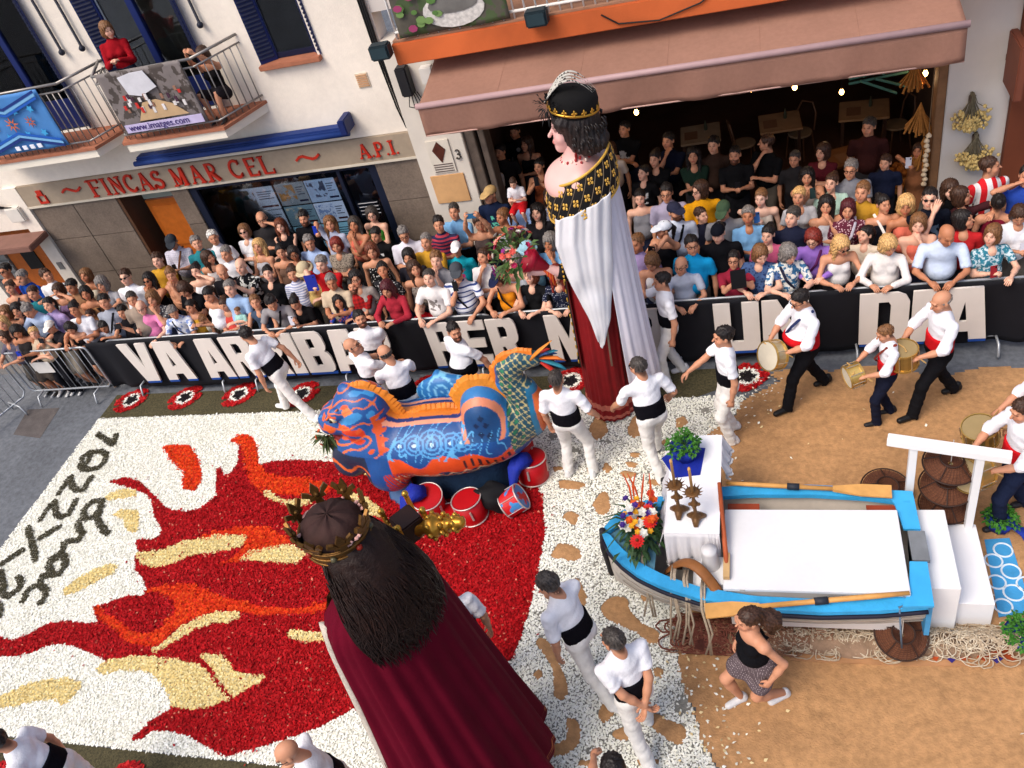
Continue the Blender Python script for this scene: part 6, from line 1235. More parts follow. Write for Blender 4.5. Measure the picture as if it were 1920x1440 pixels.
# on the balcony
person('woman in red jumper photographing from the balcony door', sex='f', h=1.66, skin=2, hairs=('bob', 'lb'), top=('long', (150, 20, 30)), arms=('low', 'low'), headpx=(201, 56), loc=(0, 0, 3.62), hyaw=35, hpit=12, vox=.02, yaw=rad(20), ylim=(11.2, 11.75))
person('person in black crouching behind the balcony bars', sex='f', h=1.55, skin=1, hairs=('bob', 'br'), top=('strap', (24, 22, 24)), arms=('low', 'low'), loc=(-8.02, 11.42, 3.615), pelvis=(0, .1, .36), hpit=10, vox=.022, feet=((.1, -.3, 0), (-.1, -.26, 0)), bottom=('shorts', (40, 36, 40)))

# the people glimpsed between the others
TOPX = [0, 240, 330, 480, 700, 880, 960, 1060, 1190, 1500, 1850, 1925]; TOPY = [512, 512, 462, 428, 418, 392, 380, 372, 380, 352, 340, 345]; BOTX = [0, 200, 600, 1000, 1300, 1600, 1925]; BOTY = [645, 600, 560, 512, 484, 452, 430]
CN = [('white', (222, 222, 226)), ('cream', (222, 212, 190)), ('sky blue', (120, 170, 214)), ('grey', (130, 130, 136)), ('rose', (190, 100, 116)), ('teal', (40, 120, 130)), ('beige', (196, 176, 150)), ('light grey', (180, 180, 186)), ('coral', (214, 110, 90)), ('pale blue', (150, 178, 214)), ('mustard', (200, 150, 50)), ('lilac', (170, 150, 196))]
HN = [('bk', 'black-haired'), ('br', 'brown-haired'), ('gy', 'grey-haired'), ('lb', 'light-haired'), ('bl', 'blond'), ('dg', 'dark grey-haired')]
cand = [(x+RNG.uniform(-6, 6), y+RNG.uniform(-5, 5)) for y in range(335, 640, 12) for x in range(8, 1920, 15)]; RNG.shuffle(cand); nf = 0
for px, py in cand:
    if nf >= 46: break
    if py < np.interp(px, TOPX, TOPY) or py > np.interp(px, BOTX, BOTY) or 1040 < px < 1190: continue
    dd = [math.hypot(px-q[0], (py-q[1])*1.05) for q in PXS]
    if min(dd) < (32 if px < 440 else 37 if px < 1190 else 41): continue
    nb = PXS[int(np.argmin(dd))][2]; sx = 'f' if RNG.random() < .55 else 'm'; cn = CN[int(RNG.integers(12))]; hn = HN[int(RNG.integers(6))]; st = ['bob', 'long', 'bun', 'pony', 'curly'][int(RNG.integers(5))] if sx == 'f' else ['short', 'crop', 'thin', 'short'][int(RNG.integers(4))]
    tp = ['tee', 'tank', 'shirt', 'strap', 'vneck'][int(RNG.integers(5))] if sx == 'f' else ['tee', 'polo', 'shirt'][int(RNG.integers(3))]; al = [DN, FO, LO, ('chin', 'fold'), ('hold', 'down')][int(RNG.integers(5))]
    lb = '%s %s in %s, next to the %s' % (hn[1], 'woman' if sx == 'f' else 'man', cn[0], ' '.join(nb.split()[:9]).replace(',', '')); lb = lb[:-4] if lb.endswith(' the') else lb
    c(px, py, ' '.join(lb.split()[:16]), sx, st+'/'+hn[0], int(RNG.integers(4)), (tp, cn[1]), al, vox=.026, zone=(9.5, 11.6)); nf += 1
# ------------------------------------------------------------------ carriers in white and drummers
SW = (238, 238, 242); TW = (232, 230, 226); SASH = (15, 14, 20)
def walker(px, py, label, yawd, hr=('short', 'bk'), arms=DN, feet=None, h=1.74, z=None, **k):
    d = dict(vox=.0170, top=('tee', SW), bottom=('trousers', TW), sash=SASH, shoes=(226, 226, 226), fold=.018, skin=1, sex='m', hpit=0)
    d.update(k)
    return person(label, None, yaw=rad(yawd), hairs=hr, arms=arms, headpx=(px, py), feet=feet, h=h, group='giant carriers in white with black sashes' if d['sash'] == SASH else 'drummers with red sashes', **d)
WK = ((.09, -.34, 0), (-.09, .36, .05)); WK2 = ((.09, .30, .04), (-.09, -.28, 0))
walker(463, 628, 'carrier striding over the poppy border, seen from behind', -100, ('short', 'bk'), ('down', 'swing'), ((.10, .46, .05), (-.08, -.30, 0)), lean=20, h=1.74, hpit=15, hyaw=-20, bw=1.02)
walker(675, 598, 'dark-haired carrier facing out with hands behind his back', 10, ('short', 'bk'), ('back', 'back'), hyaw=25, hpit=-14, beard=1)
walker(662, 650, 'balding grey-bearded carrier looking up beside the dragon head', 150, ('ring', 'dg'), ('fwd', 'fwd'), hyaw=-55, hpit=-18, beard=2, gl='g', top=('shirt', SW), bw=1.1)
walker(722, 664, 'bald carrier with glasses bending beside the dragon neck', -150, ('ring', 'dg'), ('fwd', 'fwd'), hyaw=30, lean=14, hpit=10, gl='g', bw=1.08)
walker(852, 622, 'dark-bearded carrier walking behind the dragon', -35, ('crop', 'bk'), ('swing', 'down'), WK, hyaw=70, beard=1, bw=1.15, top=('polo', SW))
walker(1043, 712, 'grey-haired carrier standing with his back turned beside the queen', 176, ('crop', 'dg'), ('down', 'side'), ((.16, .02, 0), (-.16, .0, 0)), top=('shirt', SW), bw=1.06)
walker(1197, 688, 'carrier with glasses reaching for the queen hem, seen from behind', -150, ('crop', 'dg'), ((.34, -.34, .92, 'relax'), 'side'), WK2, hyaw=20, lean=12, gl='s', top=('shirt', SW), bw=1.12, shoes=(40, 38, 40))
walker(1241, 528, 'carrier shown in profile steadying the queen cape', -70, ('crop', 'bk'), ('down', 'push'), ((.09, -.16, 0), (-.09, .14, 0)), top=('polo', SW), hyaw=-8)
walker(1356, 632, 'goateed carrier in profile beside the drummer', -75, ('short', 'bk'), ('down', 'fwd'), ((.12, -.02, 0), (-.12, .06, 0)), beard=0, top=('polo', SW), bw=1.05)
walker(1028, 1096, 'grey-haired carrier with hand at his mouth on white petals', -118, ('short', 'dg'), ('down', 'chin'), ((.1, .36, .02), (-.1, -.10, 0)), hyaw=15, lean=15, h=1.80, hpit=10, top=('shirt', SW))
walker(1150, 1200, 'cropped-haired carrier clasping his hands behind his back', -140, ('crop', 'dg'), ('back', 'back'), ((.12, .26, 0), (-.12, -.14, 0)), hyaw=15, lean=10, h=1.80, top=('tee', SW))
walker(540, 1412, 'bald carrier at the lower photo edge in front of the king', -60, None, ('down', 'fwd'), WK, lean=12, h=1.78, beard=0, gl='g', hpit=12)
walker(-8, 1392, 'carrier cut by the lower corner of the photo', -70, ('short', 'bk'), ('swing', 'down'), WK, lean=22, h=1.78)
walker(826, 1108, 'carrier mostly hidden behind the king cape', -140, ('short', 'dg'), ('down', 'down'), lean=14, h=1.78, top=('shirt', SW))
walker(1150, 1438, 'dark-haired person cut by the lower photo edge', -160, ('bigpony', 'bk'), ('fwd', 'down'), h=1.74, lean=8, sash=(226, 226, 230), top=('tee', SW))
# woman running past the boat
J = walker(1403, 1162, 'woman in black strap top and short patterned skirt hurrying past the boat', -55, ('bigpony', 'br'), ('down', 'down'), ((.09, .22, .0), (-.09, -.16, 0)), sex='f', h=1.64, sash=None, top=('strap', (18, 18, 22)), bottom=('skirt', (92, 80, 84), 'dot', (170, 156, 158), 60.), shoes=(216, 216, 216), hyaw=-10, bw=1.1, pelvis=(0, .04, .80), lean=7, hpit=0)
J['root']['group'] = 'people around the boat'
# drummers
def drum(J, label, r=.17, L_=.2, c=(0, -.40, .98), axis=(0, -.6, .8), shell=(196, 150, 70), head=(214, 206, 186), strapc=(40, 40, 60), metal=.75):
    rt_ = J['root']; s = J['s']; yaw = rt_.rotation_euler[2]; w = rotz(yaw) @ (np.array(c)*s)+np.array(rt_.location)
    t = thing('drum', label, 'drum', tuple(w), rotz=yaw, group='side drums'); ax = Vector(axis).normalized(); cc = -ax*L_/2
    b = MB(); b.lathe([(r-.01, 0), (r, .0), (r, L_), (r-.01, L_)], 24, tuple(cc), axis=tuple(ax)); b.build('shell', M(shell, .3, .15, 8, metal=metal), t, smooth=False, local=True)
    for z in (0, L_):
        b = MB(); b.lathe([(r+.002, -.014), (r+.012, -.014), (r+.012, .014), (r+.002, .014)], 24, tuple(cc+ax*z), axis=tuple(ax), cap=False); b.f += [((3*24+j), (3*24+(j+1) % 24), (j+1) % 24, j) for j in range(24)]; b.build('hoop', M((206, 168, 92), .3, .1, metal=.7), t, local=True)
        b = MB(); b.lathe([(.001, .0), (r-.002, 0)], 24, tuple(cc+ax*(z+(.006 if z else -.006))), axis=tuple(ax), cap=False); b.build('drumhead', M(head, .6, .08, 6), t, local=True)
    q = ax.to_track_quat('Z', 'Y')
    for i in range(8):
        a = 2*PI*i/8; p = q @ Vector(((r+.016)*math.cos(a), (r+.016)*math.sin(a), 0)); b = MB(); b.tube([tuple(cc+p), tuple(cc+p+ax*L_)], .006, 6); b.build('tension_rod', M((214, 200, 170), .25, .05, metal=.8), t, local=True)
    for sd, e, wh in ((J['L'], (-.10, -.20, .02), 'left'), (J['R'], (.10, -.22, .02), 'right')):
        h0 = np.array(rt_.location)+rotz(yaw) @ (sd*s); st = thing('drumstick', 'drumstick in the %s hand over the %s' % (wh, ' '.join(label.split()[:9])), 'drumstick', tuple(h0), rotz=yaw, group='drumsticks'); b = MB()
        d = np.array(c)-sd+np.array([e[0]*.3, 0, .12]); d = d/np.linalg.norm(d); b.tube([-d*.1, d*.22, d*.27, d*.28], [.008, .007, .009, .003], 6); b.build('stick', M((198, 158, 96), .5, .15, 20), st, local=True, smooth=True)
RS = (196, 26, 34)
J = walker(1500, 563, 'stout drummer in glasses with red sash and black trousers', -60, ('short', 'bk'), ('drum', 'drum'), WK, sash=RS, top=('roll', (232, 232, 238)), bottom=('trousers', (20, 20, 24)), shoes=(18, 18, 20), bw=1.3, gl='g', hpit=18, strap=('l', (40, 50, 90)), skin=1); drum(J, 'white-headed drum carried by the stout drummer', .175, .14, (.05, -.46, 1.0), (.1, -.95, .35), (206, 190, 150))
J = walker(1660, 626, 'boy drummer with brass drum and red sash', -75, ('crop', 'lb'), ('drum', 'drum'), ((.09, -.14, 0), (-.09, .14, 0)), sash=RS, top=('roll', (232, 232, 238)), bottom=('trousers', (26, 30, 48)), shoes=(30, 30, 34), h=1.45, sex='m', hpit=20, strap=('l', (120, 50, 40)), hyaw=-5); drum(J, 'shiny brass drum carried by the boy', .13, .15, (.0, -.46, .98), (.1, -1, -.12), (226, 190, 110))
J = walker(1764, 566, 'grey-haired drummer walking behind the boy', -65, ('ring', 'gy'), ('drum', 'drum'), WK, sash=RS, top=('roll', (232, 232, 238)), bottom=('trousers', (22, 22, 26)), shoes=(20, 20, 22), bw=1.08, hpit=14, beard=0); drum(J, 'brass drum carried by the grey-haired drummer', .155, .22, (.0, -.44, 1.0), (.0, -.08, 1), (190, 156, 90), (150, 130, 90))
J = walker(1918, 770, 'drummer in navy trousers at the photo edge', -70, ('short', 'br'), ('drum', 'drum'), ((.09, -.10, 0), (-.09, .30, .02)), sash=RS, top=('roll', (232, 232, 238)), bottom=('trousers', (28, 36, 60)), shoes=(34, 34, 40), hpit=16); drum(J, 'brass drum at the photo edge by the white frame', .18, .2, (.05, -.48, .98), (.3, -.9, .25), (190, 160, 100), (170, 150, 110))
J = walker(1978, 700, 'drummer beyond the photo edge with small brass drum', -80, ('short', 'br'), ('drum', 'drum'), sash=RS, top=('roll', (232, 232, 238)), bottom=('trousers', (22, 24, 30)), shoes=(20, 20, 22)); drum(J, 'small brass drum above the drummer at the edge', .16, .2, (.05, -.62, .98), (.1, -.2, .95), (186, 156, 92), (150, 130, 90))
# ------------------------------------------------------------------ shared decorations
GOLD = M((206, 156, 62), .3, .15, 10, metal=.8); GOLDM = M((214, 168, 70), .5, .15, 10, metal=.2)
def leaf(b, base, d, L_, w, droop=.3):
    d = np.array(d, float); d /= np.linalg.norm(d); sd = np.cross(d, (0, 0, 1)); n = np.linalg.norm(sd); sd = sd/n if n > 1e-3 else np.array([1., 0, 0]); base = np.array(base, float)
    m = base+d*L_*.5; t = base+d*L_+np.array([0, 0, -droop*L_]); b.add([base, m+sd*w, t, m-sd*w], [(0, 1, 2, 3)])
def flower_disc(b, c, r, n=9, up=(0, 0, 1), cup=.3):
    q = Vector(up).to_track_quat('Z', 'Y'); V = [tuple(c)]
    for i in range(n*2):
        a = PI*i/n; rr = r*(1 if i % 2 else .72); p = q @ Vector((rr*math.cos(a), rr*math.sin(a), r*cup)); V.append((c[0]+p[0], c[1]+p[1], c[2]+p[2]))
    b.add(V, [(0, 1+i, 1+(i+1) % (2*n)) for i in range(2*n)])
def rose(b, c, r, up=(0, 0, 1)):
    for k, (s, h) in enumerate(((1., 0), (.72, .25*r), (.45, .42*r))):
        flower_disc(b, (c[0]+up[0]*h, c[1]+up[1]*h, c[2]+up[2]*h), r*s, 6, up, .45)
def basil(parent, c, r, n=260, seed=1):
    rr = np.random.default_rng(seed); b = MB()
    for i in range(n):
        u = rr.normal(0, 1, 3); u[2] = abs(u[2])*.9; u /= np.linalg.norm(u); k = r*(.55+.45*rr.random()); p = np.array(c)+u*k*np.array([1, 1, .8])*(1+.15*math.sin(5*u[0]+3*u[1])); leaf(b, p, u+rr.normal(0, .6, 3), r*.26, r*.085)
    b.build('leaves', M((64, 124, 38), .6, .4, 9, trans=.15), parent)
    st = MB()
    for i in range(14):
        u = rr.normal(0, 1, 3); u[2] = abs(u[2]); u /= np.linalg.norm(u); st.tube([c, np.array(c)+u*r*.7], .004, 4)
    st.build('stems', M((56, 92, 40), .7, .2), parent)

# ------------------------------------------------------------------ the queen giant
QX, QY = -2.17, 8.33
Rq = Matrix.Rotation(rad(2.7), 4, 'Y') @ Matrix.Rotation(rad(-1.0), 4, 'X') @ Matrix.Rotation(rad(-78), 4, 'Z')
queen = thing('queen_giant', 'towering queen processional giant in red gown, white drape and black gold bodice', 'giant figure', (QX, QY, .03)); queen.rotation_euler = Rq.to_euler(); queen.scale = (.80, .80, 1)
def ring(z, rx, ry, cy, n, folds, amp, ph=0., a0=0., a1=2*PI, closed=True):
    out = []
    for j in range(n):
        a = a0+(a1-a0)*j/(n if closed else n-1); q = folds*a+ph+.8*math.sin(3*a); k = 1+amp*((1-2*abs(math.sin(q/2))**.7 if amp > .012 else math.sin(q))+.5*math.sin(folds*1.7*a+ph*2)); out.append((rx*math.sin(a)*k, cy-ry*math.cos(a)*k, z))
    return out
b = MB(); n = 150
rs_ = [(0.02, .47, .42, 0), (.3, .455, .41, 0), (1.0, .44, .41, 0), (2.0, .43, .42, 0), (2.6, .42, .42, 0), (3.3, .42, .40, .02)]
zz = np.linspace(.02, 3.3, 28); f = lambda z, k: float(np.interp(z, [r[0] for r in rs_], [r[k] for r in rs_]))
b.loft([ring(z, f(z, 1), f(z, 2), f(z, 3), n, 17, .028*(1-.6*z/3)+.006, .25*z) for z in zz]); b.build('gown', M((128, 14, 20), .7, .18, 4, .15, 40), queen, smooth=True, local=True)
for z0, z1 in ((.06, .11), (.20, .29)):
    b = MB(); b.loft([ring(z, f(z, 1)+.006, f(z, 2)+.006, 0, n, 17, .028+.006, .25*z) for z in (z0, z1)]); b.build('hem_band', M((186, 104, 88), .7, .2, 30), queen, smooth=True, local=True)
# front trim with gold studs
b = MB(); zs = np.linspace(.85, 3.2, 32); b.loft([[(-.07+.16, -f(z, 2)-.022, z), (.10+.16, -f(z, 2)*.93-.022, z)] for z in zs], closed=False); o = b.build('front_trim', M((20, 16, 16), .6, .1), queen, smooth=True, local=True)
m = MB(); m.ball((0, 0, 0), .022, 6, 5, (1, .6, 1)); me = m.mesh('stud', GOLDM, True)
for i, z in enumerate(np.linspace(.9, 2.95, 34)): q = link('stud', me, o); q.location = (.09+(.05 if i % 2 else -.02)+.06, -f(z, 2)*.985-.035, z)
# white drape over her near arm
def drape(name, prof, x0, mat, nu=70, nv=100):
    b = MB(); vs = np.linspace(0, 1, nv)
    for v_ in vs:
        yf = np.interp(v_, *prof['f']); yb = np.interp(v_, *prof['b'])
        for u in np.linspace(0, 1, nu):
            e = 1-(2*u-1)**2; sag = prof['sag']*v_*e**.8
            rp_ = min(1, max(0, v_-.2)*2.4); fold = .024*math.sin(13*v_+3.2*e+2.2*u+.8*math.sin(6*u))*rp_+.018*math.sin(u*21+3*v_+1.3*math.sin(u*6))*(1-min(1, v_*1.15))+.010*math.sin(27*v_+5*e-4*u)*rp_+.006*math.sin(u*43+5*v_)*(1-v_)
            x = x0+prof['bul']*math.sqrt(max(0, e))*(1-.35*v_)+fold; b.v.append((x, yf+(yb-yf)*u, prof['z0']-prof['dz']*v_-sag+prof['up']*(u-.5)*(1-v_)))
    b.f = [(j*nu+i, j*nu+i+1, (j+1)*nu+i+1, (j+1)*nu+i) for j in range(nv-1) for i in range(nu-1)]
    o = b.build(name, mat, queen, smooth=True, local=True); md = o.modifiers.new('t', 'SOLIDIFY'); md.thickness = .012; return o
WH = M((234, 234, 238), .75, .04, 4, .1, 50, trans=.12)
drape('white_drape', {'f': ([0, .2, .45, .7, .88, 1], [-.40, -.46, -.38, -.24, -.14, -.08]), 'b': ([0, .3, .6, .85, 1], [.38, .32, .26, .16, .02]), 'sag': .20, 'bul': .15, 'z0': 3.30, 'dz': 1.78, 'up': .22}, .45, WH)
# pale cape down her back
b = MB(); n = 90; LIL = M((224, 221, 232), .75, .05, 4, .1, 50, trans=.1)
for z, rx, ry, cy in ((3.68, .44, .36, .10), (3.1, .48, .44, .12), (2.4, .48, .50, .13), (1.7, .49, .55, .15), (1.0, .50, .61, .17), (.42, .52, .68, .19)):
    b.v += ring(z, rx, ry, cy, n, 19, .035*(1-z/4.2), .15*z, rad(101), rad(272), False)
b.f = [(j*n+i, j*n+i+1, (j+1)*n+i+1, (j+1)*n+i) for j in range(5) for i in range(n-1)]; o = b.build('cape', LIL, queen, smooth=True, local=True)
for mm in (('s', 'SUBSURF'), ('t', 'SOLIDIFY')):
    md = o.modifiers.new(*mm)
    if mm[1] == 'SOLIDIFY': md.thickness = .012
    else: md.levels = md.render_levels = 1
b = MB(); b.tube([ring(z, .49, .46, .11, 2, 0, 0, 0, rad(86), rad(87), False)[0] for z in (3.3, 2.8, 2.2, 1.6, 1.0)], .016, 6); b.build('cape_braid', M((150, 130, 110), .6, .2, 30), queen, smooth=True, local=True)
# shoulders, neck and face
v = Vox((-.7, -.55, 3.0), (.7, .55, 3.98), .022); v.ell('s', (0, -.03, 3.44), (.50, .46, .25), .05); v.cap('s', (0, .02, 3.6), (0, -.02, 3.88), .19, .14, .12); v.cap('s', (-.36, .02, 3.52), (.36, .02, 3.52), .15, None, .12)
a, q = v.solid('s'); QHS = 2.35; QH = np.array([0, -.05, 4.03]); hv, hq, hcol = make_head(.0075, 1, 0)
Rqh = rotx(rad(-2)); QSK = M((226, 178, 170), .45, .04, 5, attr=True)
hcol = hcol*np.array([1, 1, 1]); link('body', npmesh('queen_body', np.concatenate([a, QH+(hv*[QHS, QHS, 2.05]) @ Rqh.T]), np.concatenate([q, hq+len(a)]), QSK, np.concatenate([np.ones((len(a), 3)), hcol])), queen)
# hair: dark waved mass
v = Vox((-.5, -.45, 3.4), (.5, .6, 4.5), .022); v.ell('h', (0, .06, 4.12), (.27, .31, .25), .05, noise=.02, nf=30); v.ell('h', (0, .16, 3.92), (.28, .27, .2), .08, noise=.025, nf=34); v.ell('h', (0, .24, 3.86), (.22, .2, .10), .08, noise=.025, nf=34); v.cap('h', (-.2, -.14, 4.17), (.2, -.14, 4.17), .09, None, .06, noise=.02, nf=36)
P = v.grid(); A = v.L['h']; fe = (np.linalg.norm((P-np.array([0, -.30, 3.94]))/np.array([.24, .24, .24]), axis=-1)-1)*.2; A[...] = np.maximum(A, -fe)+.010*np.sin(np.arctan2(P[..., 0], P[..., 1]-.05)*30+P[..., 2]*26); a, q = v.solid('h'); link('hair', npmesh('queen_hair', a, q, M((34, 24, 22), .45, .4, 14, .6, 50, spec=.5)), queen)
m = MB()
for i in range(160):
    a0 = RNG.uniform(.2, 2*PI-.2); z = RNG.uniform(3.84, 4.16); r = .27+RNG.uniform(0, .03); p = np.array([r*math.sin(a0), .14-r*1.0*math.cos(a0), z])
    if p[1] < -.08: continue
    m.tube([p, p*[1.05, 1.05, 1]+[0, .01, -.025], p*[1.0, 1.0, 1]+[.02, .02, -.05], p*[1.05, 1.05, 1]+[.0, .0, -.06]], [.010, .014, .011, .004], 5)
m.build('curls', M((30, 21, 19), .45, .4, 14, spec=.5), queen, smooth=True, local=True)['kind'] = 'stuff'
# velvet toque with gold fleurons and barred feathers
hat = MB(); tl = rotx(rad(-8)); c0 = np.array([0, .05, 4.22])
prof = [(.275, -.02), (.295, .04), (.30, .14), (.275, .21), (.17, .25), (.01, .26)]
V = [(r*math.sin(t)*.98, -r*1.1*math.cos(t), z) for r, z in prof for t in np.linspace(0, 2*PI, 33)[:-1]]; V = [tuple(c0+tl @ np.array(p)) for p in V]; hat.add(V, [(i*32+j, i*32+(j+1) % 32, (i+1)*32+(j+1) % 32, (i+1)*32+j) for i in range(5) for j in range(32)]); ht = hat.build('toque', M((10, 9, 10), .9, .3, 20, .3, 90), queen, smooth=True, local=True)
b = MB(); b.tube([tuple(c0+tl @ np.array([.303*math.sin(t), -.333*math.cos(t), .03])) for t in np.linspace(0, 2*PI, 41)], .014, 6, cap=False); b.build('gold_band', GOLD, ht, smooth=True, local=True)
m = MB(); m.ball((0, 0, .055), .03, 6, 5, (.8, .45, 1.5)); m.ball((-.03, 0, .045), .022, 6, 5, (1.2, .5, .8)); m.ball((.03, 0, .045), .022, 6, 5, (1.2, .5, .8)); m.ball((0, 0, .012), .018, 6, 5); m.v = [(p[0]*.72, p[1]*.72, p[2]*.72) for p in m.v]; flm = m.mesh('fleuron', GOLD, True)
for i in range(16):
    t = 2*PI*i/16; o = link('fleuron', flm, ht); p = c0+tl @ np.array([.306*math.sin(t), -.336*math.cos(t), .03]); o.matrix_local = Matrix.Translation(Vector(p)) @ Matrix.Rotation(t+PI, 4, 'Z')
for k in range(4):
    b = MB(); pts = []
    for t in np.linspace(0, 1, 26):
        a = PI*(.04+.86*t); pts.append((.12-.05*k+.10*t, -.30+.62*t+.02*k*t, 4.38+(.22+.035*k)*math.sin(a)-.02*k))
    b.tube(pts, [.03*math.sin(PI*min(1, .2+t*.95))+.004 for t in np.linspace(0, 1, 26)], 6, flat=.35); b.build('feather', M((190, 186, 176), .7, .1, pat='flower', col2=(64, 58, 54), ps=26.), ht, smooth=True, local=True)
b = MB()
for i in range(90): u = RNG.normal(0, 1, 3); leaf(b, np.array([.16, -.27, 4.36])+u*.05, u, .09, .012)
b.build('plume', DARK, ht, local=True)['kind'] = 'stuff'
for s_ in range(2):
    for t in np.linspace(-2.5, 2.5, 17):
        r = .205+.035*s_; p = np.array([r*math.sin(t), .0-r*.95*math.cos(t)-.01, 3.735-.05*s_-.06*math.cos(t)]); b = MB(); b.ball(tuple(p), .022, 7, 5); b.build('necklace_pearl', M((226, 206, 190) if (int(t*9) % 2) else (150, 40, 44), .25, .05), queen, smooth=True, local=True)
b = MB(); b.tube([(.19, .0, 3.92), (.20, .0, 3.84)], .008, 6); b.ball((.20, 0, 3.78), .022, 7, 6, (1, 1, 2.2)); b.build('earring', M((120, 24, 24), .25, .1), queen, smooth=True, local=True)
# black and gold bodice band, rising towards the back
def band_pt(a, w):
    tilt = .19*math.cos(a-PI); tilt *= .85; zl, zh = 3.20+tilt, 3.64+tilt; rl, rh = .57, .48; r = rl+(rh-rl)*w+.045*math.sin(PI*w); return np.array([r*math.sin(a)*1.02, .02-r*.90*math.cos(a), zl+(zh-zl)*w])
b = MB(); b.loft([[band_pt(2*PI*j/72, w) for j in range(72)] for w in np.linspace(0, 1, 8)]); bd = b.build('bodice_band', M((16, 13, 14), .8, .3, 20, .2, 60), queen, smooth=True, local=True)
for w in (0, 1): b = MB(); b.tube([band_pt(2*PI*j/72, w) for j in range(73)], .018, 6, cap=False); b.build('gold_edge', GOLDM, bd, smooth=True, local=True)
for k in range(20):
    b = MB(); b.tube([band_pt(2*PI*(k+w*1.6)/20, w)*[1.006, 1.006, 1] for w in np.linspace(0.02, .98, 8)], .005, 4); b.build('gold_cord', M((120, 104, 84), .6, .1), bd, local=True)
m = MB()
for i in range(4):
    a = PI/4+i*PI/2; m.ball((.031*math.cos(a), 0, .031*math.sin(a)), .019, 6, 5, (1.0, .4, 1.0))
m.ball((0, -.008, 0), .009, 6, 5); cm = m.mesh('gold_cross', M((226, 178, 84), .4, .15, 20, metal=.3), True)
for r_ in range(3):
    for k in range(20):
        w = .17+.32*r_; a = 2*PI*(k+.5+w*1.6)/20; p = band_pt(a, w)*[1.012, 1.012, 1]; o = link('gold_cross', cm, bd); nrm = Vector((math.sin(a), -math.cos(a), .25)).normalized(); o.matrix_local = Matrix.Translation(Vector(p)) @ (nrm.to_track_quat('-Y', 'Z')).to_matrix().to_4x4()
# near arm, cuff and hand
v = Vox((.0, -1.1, 2.1), (.7, .2, 3.1), .022); v.cap('s', (.34, -.35, 2.38), (.34, -.66, 2.50), .075, .06, .03); a, q = v.solid('s'); gv, gq = make_hand(.8); g2 = gv*2.6; g2[:, 1] *= -1; F = frame((0, -1, .25), (.5, 0, .9))
link('arm', npmesh('queen_arm', np.concatenate([a, np.array([.34, -.64, 2.49])+g2 @ F.T]), np.concatenate([q, gq[:, ::-1]+len(a)]), QSK, np.ones((len(a)+len(gv), 3))), queen)
b = MB(); b.tube([(.34, -.36, 2.38), (.34, -.50, 2.44)], .092, 14); cf = b.build('cuff', M((16, 13, 14), .8, .3, 20), queen, smooth=True, local=True)
for i in range(10):
    t = 2*PI*i/10; b = MB(); b.ball((.34+.098*math.cos(t), -.43, 2.41+.098*math.sin(t)), .017, 6, 5); b.build('gold_stud', GOLDM, cf, smooth=True, local=True)
# bouquet in her hand
qm = Matrix.Translation((QX, QY, .03)) @ Rq @ Matrix.Diagonal((.8, .8, 1, 1)); bq0 = qm @ Vector((.34, -.82, 2.62)); bq = thing('bouquet', 'bouquet of pink, salmon and white flowers in red paper held by the queen', 'bouquet', tuple(bq0)); c = np.array(bq0)
ax = np.array([-.75, -.15, .62]); ax /= np.linalg.norm(ax); b = MB(); b.lathe([(.04, -.18), (.11, .0), (.17, .10), (.175, .105), (.12, .0)], 14, tuple(c), axis=tuple(ax)); b.build('paper_wrap', M((170, 14, 46), .5, .2, 6), bq, smooth=True)
b = MB(); lv = MB(); cc_ = c+ax*.22
for i in range(170):
    u = RNG.normal(0, 1, 3); u /= np.linalg.norm(u)
    if u @ ax < -.35: continue
    leaf(lv, cc_+u*RNG.uniform(.12, .30), u+RNG.normal(0, .4, 3), .13, .028)
lv.build('leaves', M((70, 96, 44), .6, .45, 9), bq)
for i in range(46):
    u = RNG.normal(0, 1, 3); u /= np.linalg.norm(u)
    if u @ ax < -.1: u = -u
    b = MB(); rose(b, cc_+u*RNG.uniform(.26, .33), RNG.uniform(.030, .048), tuple(u)); b.build('flower', M([(226, 120, 96), (230, 150, 130), (226, 220, 210), (190, 40, 90), (150, 50, 130), (216, 90, 80)][i % 6], .6, .15, 20), bq)
b = MB(); b.tube([c-ax*.12, c-ax*.2+[.02, -.05, -.08], c-ax*.2+[.05, -.06, -.22]], [.05, .04, .02], 8, flat=.4); b.build('ribbon', M((214, 110, 30), .6, .1, pat='vs', col2=(190, 30, 30), ps=40.), bq, smooth=True)

# ------------------------------------------------------------------ the king giant, seen from behind
KX, KY = -2.88, 3.12
king = thing('king_giant', 'towering king processional giant in maroon cape with gilded crown, from behind', 'giant figure', (KX, KY, .03), rotz=rad(-108))
MAR = M((92, 8, 30), .8, .2, 2, .15, 40, spec=.06)
b = MB(); n = 150; KR = [(3.42, .18, .16, .05), (3.36, .32, .24, .05), (3.22, .43, .31, .06), (2.9, .48, .38, .07), (2.2, .55, .45, .09), (1.4, .64, .53, .12), (.7, .72, .60, .14), (.34, .76, .63, .15)]
for z in np.linspace(3.42, .34, 24):
    zr = [r[0] for r in KR][::-1]; g = [float(np.interp(z, zr, [r[k] for r in KR][::-1])) for k in (1, 2, 3)]
    b.v += ring(z, g[0], g[1], g[2], n, 13, .060*(1-z/3.9)+.010, .18*z, rad(52), rad(308), False)
b.f = [(j*n+i, j*n+i+1, (j+1)*n+i+1, (j+1)*n+i) for j in range(23) for i in range(n-1)]; cp = b.build('cape', MAR, king, smooth=True, local=True); md = cp.modifiers.new('t', 'SOLIDIFY'); md.thickness = .015; md.offset = -1
